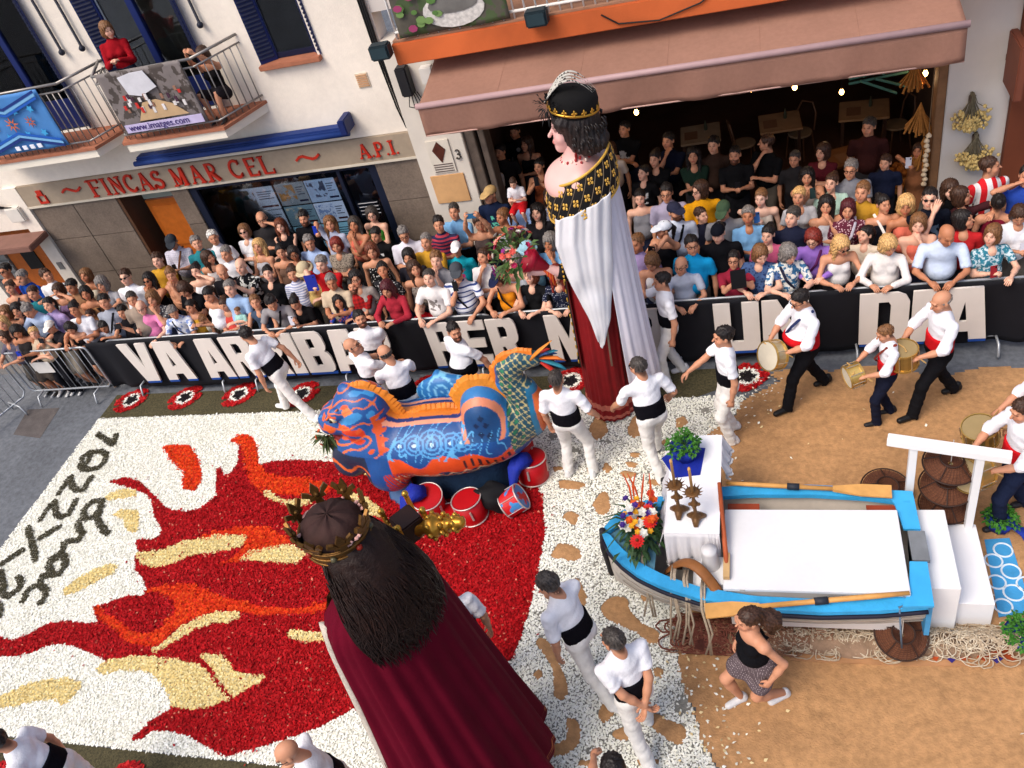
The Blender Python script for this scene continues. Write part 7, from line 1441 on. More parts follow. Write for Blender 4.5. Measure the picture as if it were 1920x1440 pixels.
for dz, rr_ in ((.012, .010), (.06, .007), (.09, .006)):
    hem = ring(.34+dz, .766, .636, .15, n, 13, .060*(1-.34/3.9)+.010, .18*.34, rad(52), rad(308), False); t = MB(); t.tube(hem, rr_, 5); t.build('gold_hem', M((170, 92, 52), .5, .15), cp, smooth=True, local=True)
for sd in (52, 308):
    t = MB(); pts = []
    for z in np.linspace(3.2, .36, 22):
        zr = [r[0] for r in KR][::-1]; g = [float(np.interp(z, zr, [r[k] for r in KR][::-1])) for k in (1, 2, 3)]; pts.append(ring(z, g[0]+.004, g[1]+.004, g[2], 2, 13, .060*(1-z/3.9)+.010, .18*z, rad(sd), rad(sd+.1), False)[0])
    t.tube(pts, .05, 6, flat=.5); t.build('pale_lining_edge', M((196, 186, 172), .8, .2, 16, .4, 60), cp, smooth=True, local=True)
b = MB(); b.loft([ring(z, r, r*.9, .0, 80, 11, .03, 0) for z, r in ((.06, .60), (.3, .58), (1.0, .52), (2.2, .42), (3.2, .34))]); rb_ = b.build('tunic', M((140, 120, 84), .7, .3, 8, .3, 30, pat='blotch', col2=(84, 64, 40), ps=9.), king, smooth=True, local=True)
b = MB(); b.tube(ring(.08, .61, .55, 0, 80, 11, .03, 0)+ring(.08, .61, .55, 0, 80, 11, .03, 0)[:1], .02, 6, cap=False); b.build('gold_hem', GOLD, rb_, local=True)
# head, beard side and long hair
KH = np.array([0, -.02, 3.72]); hv, hq, hcol = make_head(.0075, 0, 1); v = Vox((-.4, -.4, 3.0), (.4, .4, 3.7), .025); v.cap('s', (0, .02, 3.2), (0, 0, 3.55), .15, .13, .05); a, q = v.solid('s')
link('body', npmesh('king_body', np.concatenate([a, KH+hv*2.1]), np.concatenate([q, hq+len(a)]), M((190, 122, 96), .5, .05, 5, attr=True), np.concatenate([np.ones((len(a), 3)), hcol])), king)
v = Vox((-.6, -.5, 2.5), (.6, .7, 4.3), .024); v.ell('h', (0, .06, 3.76), (.22, .25, .22), .05); v.ell('h', (0, .18, 3.50), (.30, .27, .34), .14, noise=.02, nf=16); v.ell('h', (0, .24, 3.24), (.35, .24, .27), .14, noise=.025, nf=16); v.ell('h', (.06, .27, 3.06), (.30, .17, .17), .12, noise=.025, nf=18)
P = v.grid(); A = v.L['h']; fe = np.maximum(-.8*(P[..., 1]+.02)-.6*(P[..., 2]-3.80), (P[..., 1]-.0)*1.0-.02); A[...] = np.maximum(A, -.8*(P[..., 1]+.05)-.6*(P[..., 2]-3.78))+.006*np.sin(np.arctan2(P[..., 0], P[..., 1]-.05)*42+P[..., 2]*7+3*np.sin(P[..., 2]*6))+.004*np.sin(np.arctan2(P[..., 0], P[..., 1]-.05)*17-P[..., 2]*9); A[...] = np.where((np.abs(np.abs(P[..., 0])-.22) < .06) & (np.abs(P[..., 1]-.0) < .06) & (np.abs(P[..., 2]-3.70) < .10), np.maximum(A, .01), A)
KHM = M((34, 17, 11), .5, .5, 6, .5, 50, spec=.25); a, q = v.solid('h'); link('hair', npmesh('king_hair', a, q, KHM), king)
m = MB(); HZ = [2.6, 2.84, 3.06, 3.24, 3.5, 3.78, 3.9]; HRX = [.36, .38, .385, .385, .335, .25, .18]; HRY = [.27, .26, .26, .27, .30, .27, .2]; HCY = [.27, .26, .25, .24, .18, .07, .05]
for i in range(620):
    a0 = RNG.uniform(-1.75, 1.75); z0 = RNG.uniform(3.2, 3.86); z1 = RNG.uniform(2.92, 3.2); w = RNG.uniform(0, 6); o_ = RNG.uniform(-.004, .014); pts = []
    for k in range(9): z = z0+(z1-z0)*k/8; aa = a0+.05*math.sin(k*1.1+w)+.03*k*math.sin(w*3); pts.append((math.sin(aa)*(np.interp(z, HZ, HRX)+o_), np.interp(z, HZ, HCY)+math.cos(aa)*(np.interp(z, HZ, HRY)+o_), z))
    m.tube(pts, [.004, .006, .007, .007, .007, .006, .005, .004, .001], 4)
m.build('hair_strands', KHM, king, smooth=True, local=True)['kind'] = 'stuff'
cc = np.array([0, .03, 3.88]); tk = rotx(rad(-4))
def cr(a, r, z): r *= .84; return cc+tk @ np.array([r*math.sin(a), -r*1.06*math.cos(a), z])
CRM = M((116, 82, 40), .38, .35, 9, .2, 40, metal=.7); b = MB(); b.loft([[cr(2*PI*j/48, r, z) for j in range(48)] for r, z in ((.245, -.05), (.258, -.05), (.272, .08), (.262, .085), (.245, -.05))]); crn = b.build('crown', CRM, king, smooth=False, local=True)
for rr_, z in ((.262, -.045), (.274, .075), (.269, .015)):
    b = MB(); b.tube([cr(t, rr_, z) for t in np.linspace(0, 2*PI, 49)], .010, 6, cap=False); b.build('crown_moulding', CRM, crn, smooth=True, local=True)
m = MB()
for poly in ([(-.035, 0), (.035, 0), (.022, .07), (-.022, .07)], [(-.018, .07), (.018, .07), (.034, .13), (0, .20), (-.034, .13)], [(-.02, .08), (-.05, .085), (-.10, .12), (-.085, .155), (-.05, .13)], [(.02, .08), (.05, .085), (.10, .12), (.085, .155), (.05, .13)], [(-.06, .06), (.06, .06), (.055, .085), (-.055, .085)]):
    k = len(poly); m.add([(x, -.008-.002*len(m.f)*.1, z) for x, z in poly]+[(x, .008+.002*len(m.f)*.1, z) for x, z in poly], [tuple(range(k)), tuple(range(2*k-1, k-1, -1))]+[(i, k+i, k+(i+1) % k, (i+1) % k) for i in range(k)])
m.ball((0, -.012, .10), .02, 6, 5); fm = m.mesh('fleur_point', CRM)
for i in range(8):
    a0 = 2*PI*i/8+.2; p = cr(a0, .268, .075); o = link('fleur_point', fm, crn); o.matrix_local = Matrix.Translation(Vector(p)) @ Matrix.Rotation(a0+PI, 4, 'Z') @ Matrix.Rotation(rad(-12), 4, 'X') @ Matrix.Scale(.95, 4)
    b = MB(); b.ball(tuple(cr(a0+.39, .274, .03)), .024, 7, 5, (1, 1, 1)); b.build('crown_jewel', M((150, 40, 24) if i % 2 else (90, 84, 60), .2, .1), crn, smooth=True, local=True)
b = MB(); b.loft([[cr(2*PI*j/40, r, z)+[.006*math.sin(9*j), 0, .008*math.sin(5*j)] for j in range(40)] for r, z in ((.245, -.02), (.25, .06), (.235, .13), (.17, .185), (.08, .21), (.001, .215))]); b.build('velvet_cap', M((52, 30, 26), .8, .4, 5, .3, 20), crn, smooth=True, local=True)
b = MB()
for i in range(14): t = RNG.uniform(0, 2*PI); b.ball(tuple(cr(t, .26, .10)), .016, 5, 4, (1.6, 1, .6))
b.build('petals_in_crown', M((222, 170, 160), .7, .2), crn, local=True)['kind'] = 'stuff'
# epaulette box and sceptre at the shoulder
ep = G(766, 985, 3.36); q = thing('shoulder_casket', 'small dark casket with gold edges at the king shoulder', 'casket', tuple(ep), rotz=rad(-40)); b = MB(); b.box(-.10, .10, -.095, .095, -.10, .10); b.build('box', M((44, 22, 16), .6, .2, 8), q, local=True, bevel=.012)
for i in range(6):
    b = MB(); b.tube([(-.12+.045*i, -.118, -.09), (-.10+.045*i, -.118, .12)], .006, 5); b.build('gold_line', GOLDM, q, local=True)
for x in (-.12, .12):
    for y in (-.11, .11): b = MB(); b.box(x-.018, x+.018, y-.018, y+.018, -.11, .15); b.build('gold_corner', GOLD, q, local=True, bevel=.006); b = MB(); b.ball((x, y, .17), .028, 7, 6); b.build('gold_knob', GOLD, q, local=True, smooth=True)
s0, s1 = G(778, 990, 3.34), G(872, 978, 3.42); d = s1-s0; L_ = np.linalg.norm(d); sc_ = thing('sceptre', 'gilded knobbed sceptre head beside the king', 'sceptre', tuple(s0)); b = MB()
b.lathe([(.02, -.1), (.03, 0), (.06, .02*L_), (.075, .12*L_), (.05, .2*L_), (.085, .3*L_), (.10, .38*L_), (.085, .47*L_), (.045, .53*L_), (.06, .6*L_), (.055, .66*L_), (.035, .7*L_), (.055, .78*L_), (.062, .84*L_), (.04, .92*L_), (.045, .96*L_), (.005, L_)], 16, tuple(s0), axis=tuple(d)); b.build('shaft', M((196, 140, 52), .3, .2, 10, metal=.8), sc_, smooth=True)
for k in range(3):
    for i in range(8):
        a = 2*PI*i/8; qq = Vector(d).to_track_quat('Z', 'Y'); p = qq @ Vector((.095*math.cos(a)*(1-.2*k), .095*math.sin(a)*(1-.2*k), L_*(.38+.22*k))); b = MB(); b.ball((s0[0]+p[0], s0[1]+p[1], s0[2]+p[2]), .022, 6, 5); b.build('gilded_bead', GOLD, sc_, smooth=True)
# ------------------------------------------------------------------ the dragon
DX, DY = -4.12, 7.12
dr = thing('dragon_figure', 'painted blue and orange dragon float with curled tail', 'dragon float', (DX, DY, 0), rotz=rad(4))
v = Vox((-1.85, -.85, .05), (1.75, .85, 2.15), .0155); B = 'b'
v.ell(B, (0, 0, .74), (1.14, .58, .47), .08); v.ell(B, (-.85, 0, .74), (.62, .44, .40), .12); v.ell(B, (.75, 0, .88), (.42, .44, .42), .12); v.ell(B, (.68, -.02, 1.20), (.30, .36, .36), .10)
v.cap(B, (-.78, 0, .95), (-.86, 0, 1.32), .36, .30, .15); v.ell(B, (-.92, 0, 1.38), (.36, .31, .32), .08); v.ell(B, (-1.26, -.02, 1.24), (.26, .27, .22), .08); v.ell(B, (-1.42, -.02, 1.18), (.13, .2, .15), .05)
v.ell(B, (-1.20, -.02, .98), (.26, .2, .10), .05); v.cap(B, (-1.05, -.1, .85), (-1.38, -.12, .62), .24, .18, .12); v.ell(B, (-1.30, -.1, .50), (.26, .26, .17), .1)
for s in (-1, 1): v.ell(B, (-1.16, s*.22, 1.46), (.12, .09, .10), .04); v.ell(B, (-1.0, s*.29, 1.20), (.16, .07, .14), .05); v.ell(B, (-.75, s*.42, .48), (.28, .14, .26), .08); v.ell(B, (-1.46, s*.10, 1.28), (.06, .06, .06), .03)
v.ell(B, (-1.0, 0, 1.68), (.12, .10, .08), .05)
tail = np.array([(.85, 0, .75), (1.12, 0, .92), (1.24, 0, 1.15), (1.18, 0, 1.38), (1.08, 0, 1.55), (1.10, 0, 1.74), (1.26, 0, 1.86), (1.44, 0, 1.86)]); tr = [.30, .27, .22, .185, .165, .15, .13, .10]
for i in range(7): v.cap(B, tail[i], tail[i+1], tr[i], tr[i+1], .05, ((0, 1, 0), .85))
P = v.grid(); A = v.L[B]
A[...] = np.maximum(A, -((np.linalg.norm((P-np.array([-1.40, -.02, 1.06]))/np.array([.30, .19, .055]), axis=-1)-1)*.055))
V, Q = v.solid(B); x, y, z = V.T
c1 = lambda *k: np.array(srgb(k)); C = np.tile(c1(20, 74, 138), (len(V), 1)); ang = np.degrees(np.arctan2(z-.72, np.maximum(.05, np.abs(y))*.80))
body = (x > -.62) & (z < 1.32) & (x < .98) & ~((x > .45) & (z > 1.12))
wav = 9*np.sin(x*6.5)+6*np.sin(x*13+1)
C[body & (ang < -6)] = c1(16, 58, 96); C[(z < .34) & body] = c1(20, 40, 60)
C[body & (np.abs(ang+2-wav*.9) < 17)] = c1(214, 76, 30)
for lo, hi, cl in ((68, 74, (226, 150, 120)), (74, 79, (26, 44, 104)), (79, 91, (206, 118, 38))): C[body & (ang > lo) & (ang <= hi)] = c1(*cl)
sw = body & (ang > 14) & (ang < 68)
for cx, cz, r in ((-.42, 1.0, .10), (-.22, 1.0, .12), (.02, 1.02, .17), (.26, 1.0, .14), (.40, 1.0, .12), (.52, 1.0, .11)):
    d = np.hypot((x-cx)*1.05, (ang-40)/100); C[sw & (d < r*1.25) & (np.sin(d*105) > .25)] = c1(70, 146, 204); C[sw & (d < .03)] = c1(190, 220, 236)
for cx, cz in ((-.38, .52), (-.18, .56), (-.28, .46)):
    d = np.abs(((x-cx)*.8-(z-cz)*.9)); e = np.hypot(x-cx, (z-cz)*2.6); C[(y < 0) & body & (e < .19) & (np.sin((x+z*1.6)*46) > -.2)] = c1(216, 84, 34)
zig = ang+26-9*np.abs(((x*5.5) % 1)*2-1)*(1+.5*np.sin(x*4)); C[body & (np.abs(zig) < 2.6)] = c1(206, 186, 150); C[body & (np.abs(zig+9) < 1.6)] = c1(150, 140, 120)
C[(y < 0) & body & (np.abs(x-.30)+np.abs(z-.44)*1.3 < .16)] = c1(206, 190, 160); C[(y < 0) & body & (np.abs(x-.30)+np.abs(z-.44)*1.3 < .13)] = c1(96, 24, 20)
C[(y < 0) & body & (x > .32) & (x < .95) & (np.abs(ang+2-wav*.9) < 9) & (np.sin(x*70) > .35)] = c1(48, 34, 40)
C[(x < -.35) & (x > -.75) & (z < .62) & (y < 0) & (np.sin((x*2+z)*60) > -.6)] = c1(176, 50, 40)
hump = (x > .40) & (x < 1.02) & (z > .98) & (z < 1.6) & ~((x > .98)); d = np.hypot((x-.68)/.21, (z-1.16)/.26)
C[hump] = c1(44, 116, 176); C[hump & (d < 1.35) & (d > 1.1)] = c1(214, 130, 96); C[hump & (d < 1.1)] = c1(22, 70, 120); C[hump & (d > 1.55) & (d < 1.75)] = c1(206, 196, 150)
for ex, ez in ((.62, 1.2), (.74, 1.2), (.66, 1.08), (.76, 1.06), (.70, 1.30)): C[hump & (np.abs(x-ex)+np.abs(z-ez) < .045)] = c1(12, 40, 76)
tl_ = (x > .98) & (z > .72); u_ = np.sin(x*38+z*22)*np.sin(x*22-z*38); C[tl_] = c1(26, 74, 92); C[tl_ & (np.abs(u_) < .14)] = c1(190, 176, 120); C[tl_ & (x < 1.14) & (u_ > .55)] = c1(40, 120, 84); C[tl_ & (x > 1.26) & (z < 1.5)] = c1(30, 110, 150); C[tl_ & (x > 1.33) & (z < 1.4)] = c1(206, 100, 44)
hd = (x < -.62) & (z > .86); C[hd] = c1(30, 84, 150)
sn = np.sin(x*26+2*np.sin(z*14))+np.sin(z*30+3*y*6); C[hd & (np.hypot(x+1.22, (z-1.30)) < .20) & (sn > .1) & (np.abs(y) > .08)] = c1(222, 92, 36); C[hd & (np.hypot(x+1.0, z-1.18) < .16) & (np.abs(y) > .12) & (np.sin(z*40+x*10) > -.5)] = c1(206, 64, 36); C[hd & (np.hypot(x+.98, z-1.50) < .075) & (y < 0)] = c1(226, 130, 70); hn_ = sines(V, 15, 21, 4); C[hd & (np.abs(hn_) < .07)] = c1(222, 110, 60); C[hd & (hn_ > .42)] = c1(216, 84, 40); C[hd & (hn_ < -.45)] = c1(60, 140, 200)
C[(x > -.72) & (x < -.62+.05*np.sin(z*60)) & (z > .9) & (z < 1.4) & (y < 0)] = c1(212, 84, 34)
bn_ = sines(V, 24, 33, 4); C[sw & (np.abs(bn_) < .06)] = c1(84, 160, 210); C[body & (ang < -14) & (ang > -30) & (np.abs(bn_) < .05)] = c1(190, 90, 50)
C[(np.abs(z-1.06) < .075) & (x < -1.12) & (np.abs(y) < .22)] = c1(120, 24, 28)
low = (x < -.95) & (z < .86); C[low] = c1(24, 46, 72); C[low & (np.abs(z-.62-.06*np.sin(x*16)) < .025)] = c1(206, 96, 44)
C *= (1+.10*sines(V, 9, 4))[:, None]
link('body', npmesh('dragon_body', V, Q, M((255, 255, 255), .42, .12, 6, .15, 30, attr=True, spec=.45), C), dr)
def crest(path, hts, nm, col, tw=.03, teeth=10):
    b = MB(); P_ = np.array(path, float); n = 60; s = np.linspace(0, len(P_)-1, n); pts = np.stack([np.interp(s, range(len(P_)), P_[:, k]) for k in range(3)], 1); hh = np.interp(s, range(len(hts)), hts)
    T = np.gradient(pts, axis=0); T /= np.linalg.norm(T, axis=1)[:, None]; N = np.stack([-T[:, 2], 0*T[:, 0], T[:, 0]], 1)
    for i in range(n):
        k = hh[i]*(1+.22*((i*teeth/n*1.0) % 1)); a = pts[i]; b.v += [tuple(a+[0, -tw*1.6, 0]-N[i]*.05), tuple(a+[0, -tw, 0]+N[i]*k*.6), tuple(a+N[i]*k), tuple(a+[0, tw, 0]+N[i]*k*.6), tuple(a+[0, tw*1.6, 0]-N[i]*.05)]
    b.f = [(i*5+j, i*5+j+1, (i+1)*5+j+1, (i+1)*5+j) for i in range(n-1) for j in range(4)]
    return b.build(nm, M(col, .45, .2, 10, .2, 40), dr, smooth=False, local=True)
crest([(-1.02, 0, 1.69), (-.80, 0, 1.66), (-.62, 0, 1.46), (-.52, 0, 1.26), (-.42, 0, 1.13)], [.05, .12, .15, .13, .06], 'neck_crest', (222, 130, 40), .035, 14)
crest([(-.40, 0, 1.12), (-.1, 0, 1.17), (.2, 0, 1.17), (.40, 0, 1.15)], [.05, .11, .11, .06], 'back_crest', (216, 120, 34), .04, 14)
crest([(.36, 0, 1.18), (.40, 0, 1.40), (.56, 0, 1.56), (.76, 0, 1.58), (.92, 0, 1.46), (1.0, 0, 1.32)], [.05, .12, .13, .12, .10, .04], 'rump_crest', (220, 136, 44), .035, 16)
crest([(1.02, 0, 1.30), (.94, 0, 1.50), (.95, 0, 1.74), (1.10, 0, 1.92), (1.30, 0, 1.98), (1.44, 0, 1.97)], [.03, .07, .08, .08, .06, .03], 'tail_crest', (224, 124, 40), .03, 14)
wv = Vox((-.5, .1, .8), (.7, .8, 1.6), .03); wv.ell('w', (.08, .42, 1.12), (.42, .13, .26), .05); wv.cap('w', (.3, .42, 1.1), (.0, .5, 1.36), .10, .05, .06); a, q = wv.solid('w'); wc = np.where((np.abs(np.sin(np.hypot(a[:, 0]-.05, a[:, 2]-1.2)*34)) < .35)[:, None], c1(120, 190, 226), c1(36, 110, 172)); link('wing', npmesh('dragon_wing', a, q, M((255, 255, 255), .42, .1, 6, attr=True, spec=.45), wc), dr)
for i in range(12):
    t = -.9+1.8*i/11; c0 = np.array([1.46, 0, 1.86]); d = np.array([math.cos(t*.9)*.9, -.12+.3*math.sin(i*2.1), math.sin(t)*.8]); L_ = .34+.08*math.sin(i*1.7)
    b = MB(); b.tube([c0, c0+d*L_*.4, c0+d*L_*.8+[0, 0, -.02], c0+d*L_+[0, 0, -.05]], [.016, .034, .028, .006], 6, flat=.35); b.build('tail_feather', M([(214, 110, 36), (36, 120, 140), (190, 44, 34), (40, 70, 120)][i % 4], .5, .15, 12), dr, smooth=True, local=True)
b = MB(); b.tube([(1.42, -.04, 1.9), (1.55, -.06, 2.02), (1.72, -.08, 2.16)], [.05, .045, .01], 8, flat=.4); b.build('tail_horn', M((226, 140, 50), .45, .2), dr, smooth=True, local=True)
for s in (-1, 1):
    b = MB(); b.ball((-1.20, s*.265, 1.42), .055, 10, 8); e = b.build('eye', M((214, 200, 160), .2, .05), dr, smooth=True, local=True); b = MB(); b.ball((-1.225, s*.305, 1.42), .026, 8, 6); b.build('pupil', DARK, e, smooth=True, local=True)
    for i in range(5): b = MB(); b.lathe([(.02, 0), (.014, .04), (.002, .07)], 6, (-1.48+.09*i, s*(.10+.022*i), 1.03)); b.build('tooth', M((214, 204, 180), .4, .1), dr, local=True)
    for i in range(3): b = MB(); b.tube([(-1.36+.05*i, s*.2, 1.36+.04*i), (-1.30+.06*i, s*.27, 1.42+.04*i), (-1.2+.05*i, s*.25, 1.50+.03*i)], .014, 6); b.build('painted_curl', M((222, 110, 60), .45, .1), dr, smooth=True, local=True)
b = MB(); b.lathe([(.75, 0), (.8, .06), (.62, .28), (.66, .48), (.5, .6)], 22, (.1, .02, 0)); b.v = [(p[0]*(1.15 if True else 1), p[1]*.62+.04*math.sin(p[0]*9), p[2]) for p in b.v]; b.build('rocky_base', M((20, 44, 70), .7, .5, 3, .6, 14), dr, smooth=True, local=True)
b = MB(); f2 = MB(); f3 = MB(); mc = np.array([-1.52, -.10, 1.0])
for i in range(40): u = RNG.normal(0, 1, 3); u[2] -= .9; u /= np.linalg.norm(u); leaf(b, mc+u*.04, u, .20, .03)
for i in range(10): u = RNG.normal(0, 1, 3); u[2] -= .5; u /= np.linalg.norm(u); rose(f2 if i % 2 else f3, mc+u*.13, .035, tuple(u))
w0 = rotz(rad(4)) @ mc+np.array([DX, DY, 0]); t = thing('flower_sprig', 'sprig of orange flowers hanging from the dragon mouth', 'flowers', tuple(w0), rotz=rad(4))
for bb, nm, ml in ((b, 'leaves', M((70, 84, 44), .7, .3, 9)), (f2, 'blossoms', M((222, 110, 60), .6, .2)), (f3, 'pale_blossoms', M((226, 190, 160), .6, .2))): bb.v = [tuple(np.array(p)-mc) for p in bb.v]; bb.build(nm, ml, t, local=True)
# ------------------------------------------------------------------ red tins round the dragon
REDT = M((176, 16, 24), .35, .12, 6); BLC = M((18, 40, 150), .7, .3, 7, .3, 40); RIM = M((206, 196, 190), .35, .1, metal=.5)
def tin(px, py, r, h, label, tilt=(0, 0), cloth_=None, z=0., inside=(40, 60, 96)):
    c = G(px, py, z); t = thing('red_tin_drum', label, 'drum', (c[0], c[1], z+.01), group='red tins around the dragon', rot=(rad(tilt[0]), rad(tilt[1]), RNG.uniform(0, 3)))
    b = MB(); b.lathe([(r*.98, 0), (r, .01), (r, h)], 28); o = b.build('wall', REDT, t, smooth=False, local=True); o.data.polygons.foreach_set('use_smooth', [len(p.vertices) == 4 for p in o.data.polygons])
    b = MB(); b.lathe([(.001, h-.05), (r-.015, h-.05), (r-.015, h+.004)], 28, cap=False); b.build('inside', M(inside, .6, .3, 6), t, local=True)
    for zz in (.012, h): b = MB(); b.tube([((r+.004)*math.cos(a), (r+.004)*math.sin(a), zz) for a in np.linspace(0, 2*PI, 29)], .009, 6, cap=False); b.build('rim', RIM, t, smooth=True, local=True)
    for i in range(4): a = i*PI/2; b = MB(); b.box(-.012, .012, -.008, .012, h*.35, h*.8); o = b.build('latch', RIM, t, local=True); o.location = ((r+.006)*math.cos(a), (r+.006)*math.sin(a), 0); o.rotation_euler = (0, 0, a+PI/2)
    if cloth_:
        q = thing('blue_cloth', cloth_, 'cloth', (c[0], c[1], z+h)); b = MB(); pts = [(0, 0, .02), (-.10, -.05, .10), (-.20, -.12, .05), (-.27, -.2, -.12), (-.33, -.28, -.3)]; b.tube(pts, [.10, .13, .10, .07, .04], 14, flat=.7); o = b.build('fabric', BLC, q, smooth=True, local=True); q.rotation_euler = (0, 0, RNG.uniform(-.4, .4)); 
        for vtx in o.data.vertices: vtx.co += Vector((.02*math.sin(vtx.co.z*60+vtx.co.x*30), .02*math.sin(vtx.co.x*50), .015*math.sin(vtx.co.y*55)))
    return c
tin(812, 958, .20, .36, 'large red tin with blue cloth spilling out, by the dragon front', (-6, -10), 'bright blue cloth spilling from the large red tin')
tin(890, 968, .19, .32, 'red tin with dark inside and bird mark, in front of the dragon', (-4, 4), inside=(24, 28, 60))
tin(1002, 895, .20, .34, 'red tin with blue cloth under the dragon tail', (2, 6), 'dark blue cloth bunched over the tin under the tail')
tin(988, 868, .16, .44, 'red tin behind the tail end of the dragon base', (0, 0), inside=(90, 40, 40)); tin(845, 975, .17, .12, 'shallow red tin with pale stickers beside the large tin', (0, 0), inside=(60, 66, 84)); tin(742, 892, .15, .2, 'small red tin half hidden below the dragon chest', (0, 0))
c = G(752, 918, .12); t = thing('blue_tin_lid', 'round blue lid leaning against the large red tin', 'lid', tuple(c)); b = MB(); b.lathe([(.001, 0), (.19, 0), (.2, .012), (.2, -.02), (.001, -.02)], 28, tuple(c), axis=(-.25, -.5, .8), cap=False); b.build('disc', M((58, 88, 130), .4, .25, 4), t); b = MB(); qd = Vector((-.25, -.5, .8)).to_track_quat('Z', 'Y'); b.tube([tuple(np.array(c)+np.array(qd @ Vector((.2*math.cos(a), .2*math.sin(a), 0)))) for a in np.linspace(0, 2*PI, 29)], .008, 6, cap=False); b.build('rim', M((150, 40, 44), .4, .1), t, smooth=True)
c = G(962, 940, .16); ax = np.array([.75, .25, .35]); ax /= np.linalg.norm(ax); t = thing('painted_drum', 'red drum painted with a blue figure lying tilted by the dragon', 'drum', tuple(c)); b = MB(); s0 = c-ax*.11; b.lathe([(.17, 0), (.17, .24)], 28, tuple(s0), axis=tuple(ax)); b.build('shell', M((196, 30, 34), .4, .12, 5, pat='blotch', col2=(60, 130, 190), ps=6.), t)
qd = Vector(ax).to_track_quat('Z', 'Y')
for zz in (0, .24): b = MB(); b.tube([tuple(np.array(s0)+np.array(qd @ Vector((.174*math.cos(a), .174*math.sin(a), zz)))) for a in np.linspace(0, 2*PI, 29)], .010, 6, cap=False); b.build('rim', RIM, t, smooth=True)
for i in range(6): a = i*PI/3; b = MB(); b.tube([tuple(np.array(s0)+np.array(qd @ Vector((.18*math.cos(a), .18*math.sin(a), zz)))) for zz in (0, .24)], .005, 5); b.build('tension_rod', RIM, t)
t = thing('black_cloth', 'black cloth bunched over the red tin by the painted drum', 'cloth', tuple(G(925, 930, .2))); v = Vox((-.3, -.3, -.25), (.3, .3, .3), .025); v.ell('c', (0, 0, 0), (.22, .18, .17), .05, noise=.04, nf=16); v.ell('c', (-.14, -.03, .06), (.12, .10, .09), .05, noise=.03, nf=18); v.ell('c', (.08, .02, -.12), (.17, .16, .14), .05, noise=.03, nf=18); a, q = v.solid('c'); link('fabric', npmesh('black_cloth', a, q, M((14, 14, 18), .8, .3, 5)), t)

# ------------------------------------------------------------------ the boat and its altar
bt = thing('boat', 'small fishing boat with sky blue gunwales set up as an altar', 'boat', (-.3, 5.38, 0))
BX = [-1.80, -1.74, -1.6, -1.4, -1.15, -.8, -.3, .3, .8, 1.2]; BB = [.03, .17, .33, .47, .58, .68, .745, .75, .71, .645]; BYC = [5.40, 5.40, 5.40, 5.39, 5.385, 5.38, 5.37, 5.365, 5.36, 5.355]; GZ = [.97, .96, .935, .91, .89, .87, .855, .85, .855, .86]
xs_ = np.linspace(-1.80, 1.2, 40); hb_ = lambda x: float(np.interp(x, BX, BB)); yc = lambda x: float(np.interp(x, BX, BYC)); gz = lambda x: float(np.interp(x, BX, GZ))
def section(x, off=0.): return [(x, yc(x)+s*max(.004, (hb_(x)-off)*k), z0) for s, k, z0 in [(-1, 1, gz(x)), (-1, .97, gz(x)-.12), (-1, .90, .58), (-1, .70, .32), (-1, .30, .15+off), (-1, .02, .12+off), (1, .30, .15+off), (1, .70, .32), (1, .90, .58), (1, .97, gz(x)-.12), (1, 1, gz(x))]]
b = MB(); b.loft([section(x) for x in xs_], closed=False); b.f.append(tuple(len(b.v)-11+i for i in range(11))); b.build('hull', M((206, 200, 188), .55, .22, 3, .1, fine=.1), bt, smooth=False)
b = MB(); b.loft([section(x, .035) for x in xs_ if x > -1.7], closed=False); b.f.append(tuple(len(b.v)-11+i for i in range(11))); b.build('hull_inside', M((196, 186, 174), .6, .15, 4), bt)
for s in (-1, 1):
    b = MB(); R_ = []
    for x in xs_:
        w = .125+.05*max(0, (-x-1.0)); o_, i_ = hb_(x)+.012, max(.0, hb_(x)-w); y0 = yc(x)
        R_.append([(x, y0+s*o_, gz(x)-.03), (x, y0+s*o_, gz(x)+.022), (x, y0+s*i_, gz(x)+.026), (x, y0+s*i_, gz(x)-.03)])
    b.loft(R_, closed=True, cap=True); b.build('gunwale', M((58, 166, 222), .45, .2, 5, .15, 30, fine=.06), bt, bevel=0)
    for kz, kb in ((.64, .93), (.46, .82)): b = MB(); b.tube([(x, yc(x)+s*(hb_(x)*kb+.004), kz) for x in xs_[2:]], .006, 4); b.build('plank_seam', M((150, 140, 128), .7, .2), bt)
    b = MB(); b.tube([(x, yc(x)+s*(hb_(x)+.016), gz(x)-.06) for x in xs_], .024, 6); b.build('rubbing_strake', M((24, 26, 44), .6, .15), bt, smooth=True)
    b = MB(); b.add([(1.24, yc(1.2)+s*.67, .885), (.98, yc(1.2)+s*.69, .885), (1.06, yc(1.2)+s*.50, .885), (1.10, yc(1.2)+s*.20, .885), (1.25, yc(1.2)+s*.20, .885)], [(0, 1, 2, 3, 4)]); o = b.build('stern_knee', M((62, 170, 226), .4, .1, 6), bt); md = o.modifiers.new('t', 'SOLIDIFY'); md.thickness = .03
    for x in (-.55, .8):
        b = MB(); b.box(x, x+.32, yc(x)+s*(hb_(x)-.24)-.06, yc(x)+s*(hb_(x)-.24)+.06, .80, .83); b.build('thwart_end', M((150, 62, 34), .6, .2, 6), bt)
b = MB(); b.box(1.20, 1.245, 5.355-.62, 5.355+.62, .35, .86); b.build('transom', M((70, 150, 200), .5, .15), bt); b = MB(); b.box(1.13, 1.28, 5.18, 5.52, .86, .90); b.build('motor_plate', M((120, 124, 128), .5, .2), bt)
b = MB(); b.tube([(-1.82, 5.40, .25), (-1.84, 5.40, .7), (-1.80, 5.40, 1.02)], .035, 8); b.build('stem_post', M((40, 36, 44), .6, .2), bt, smooth=True)
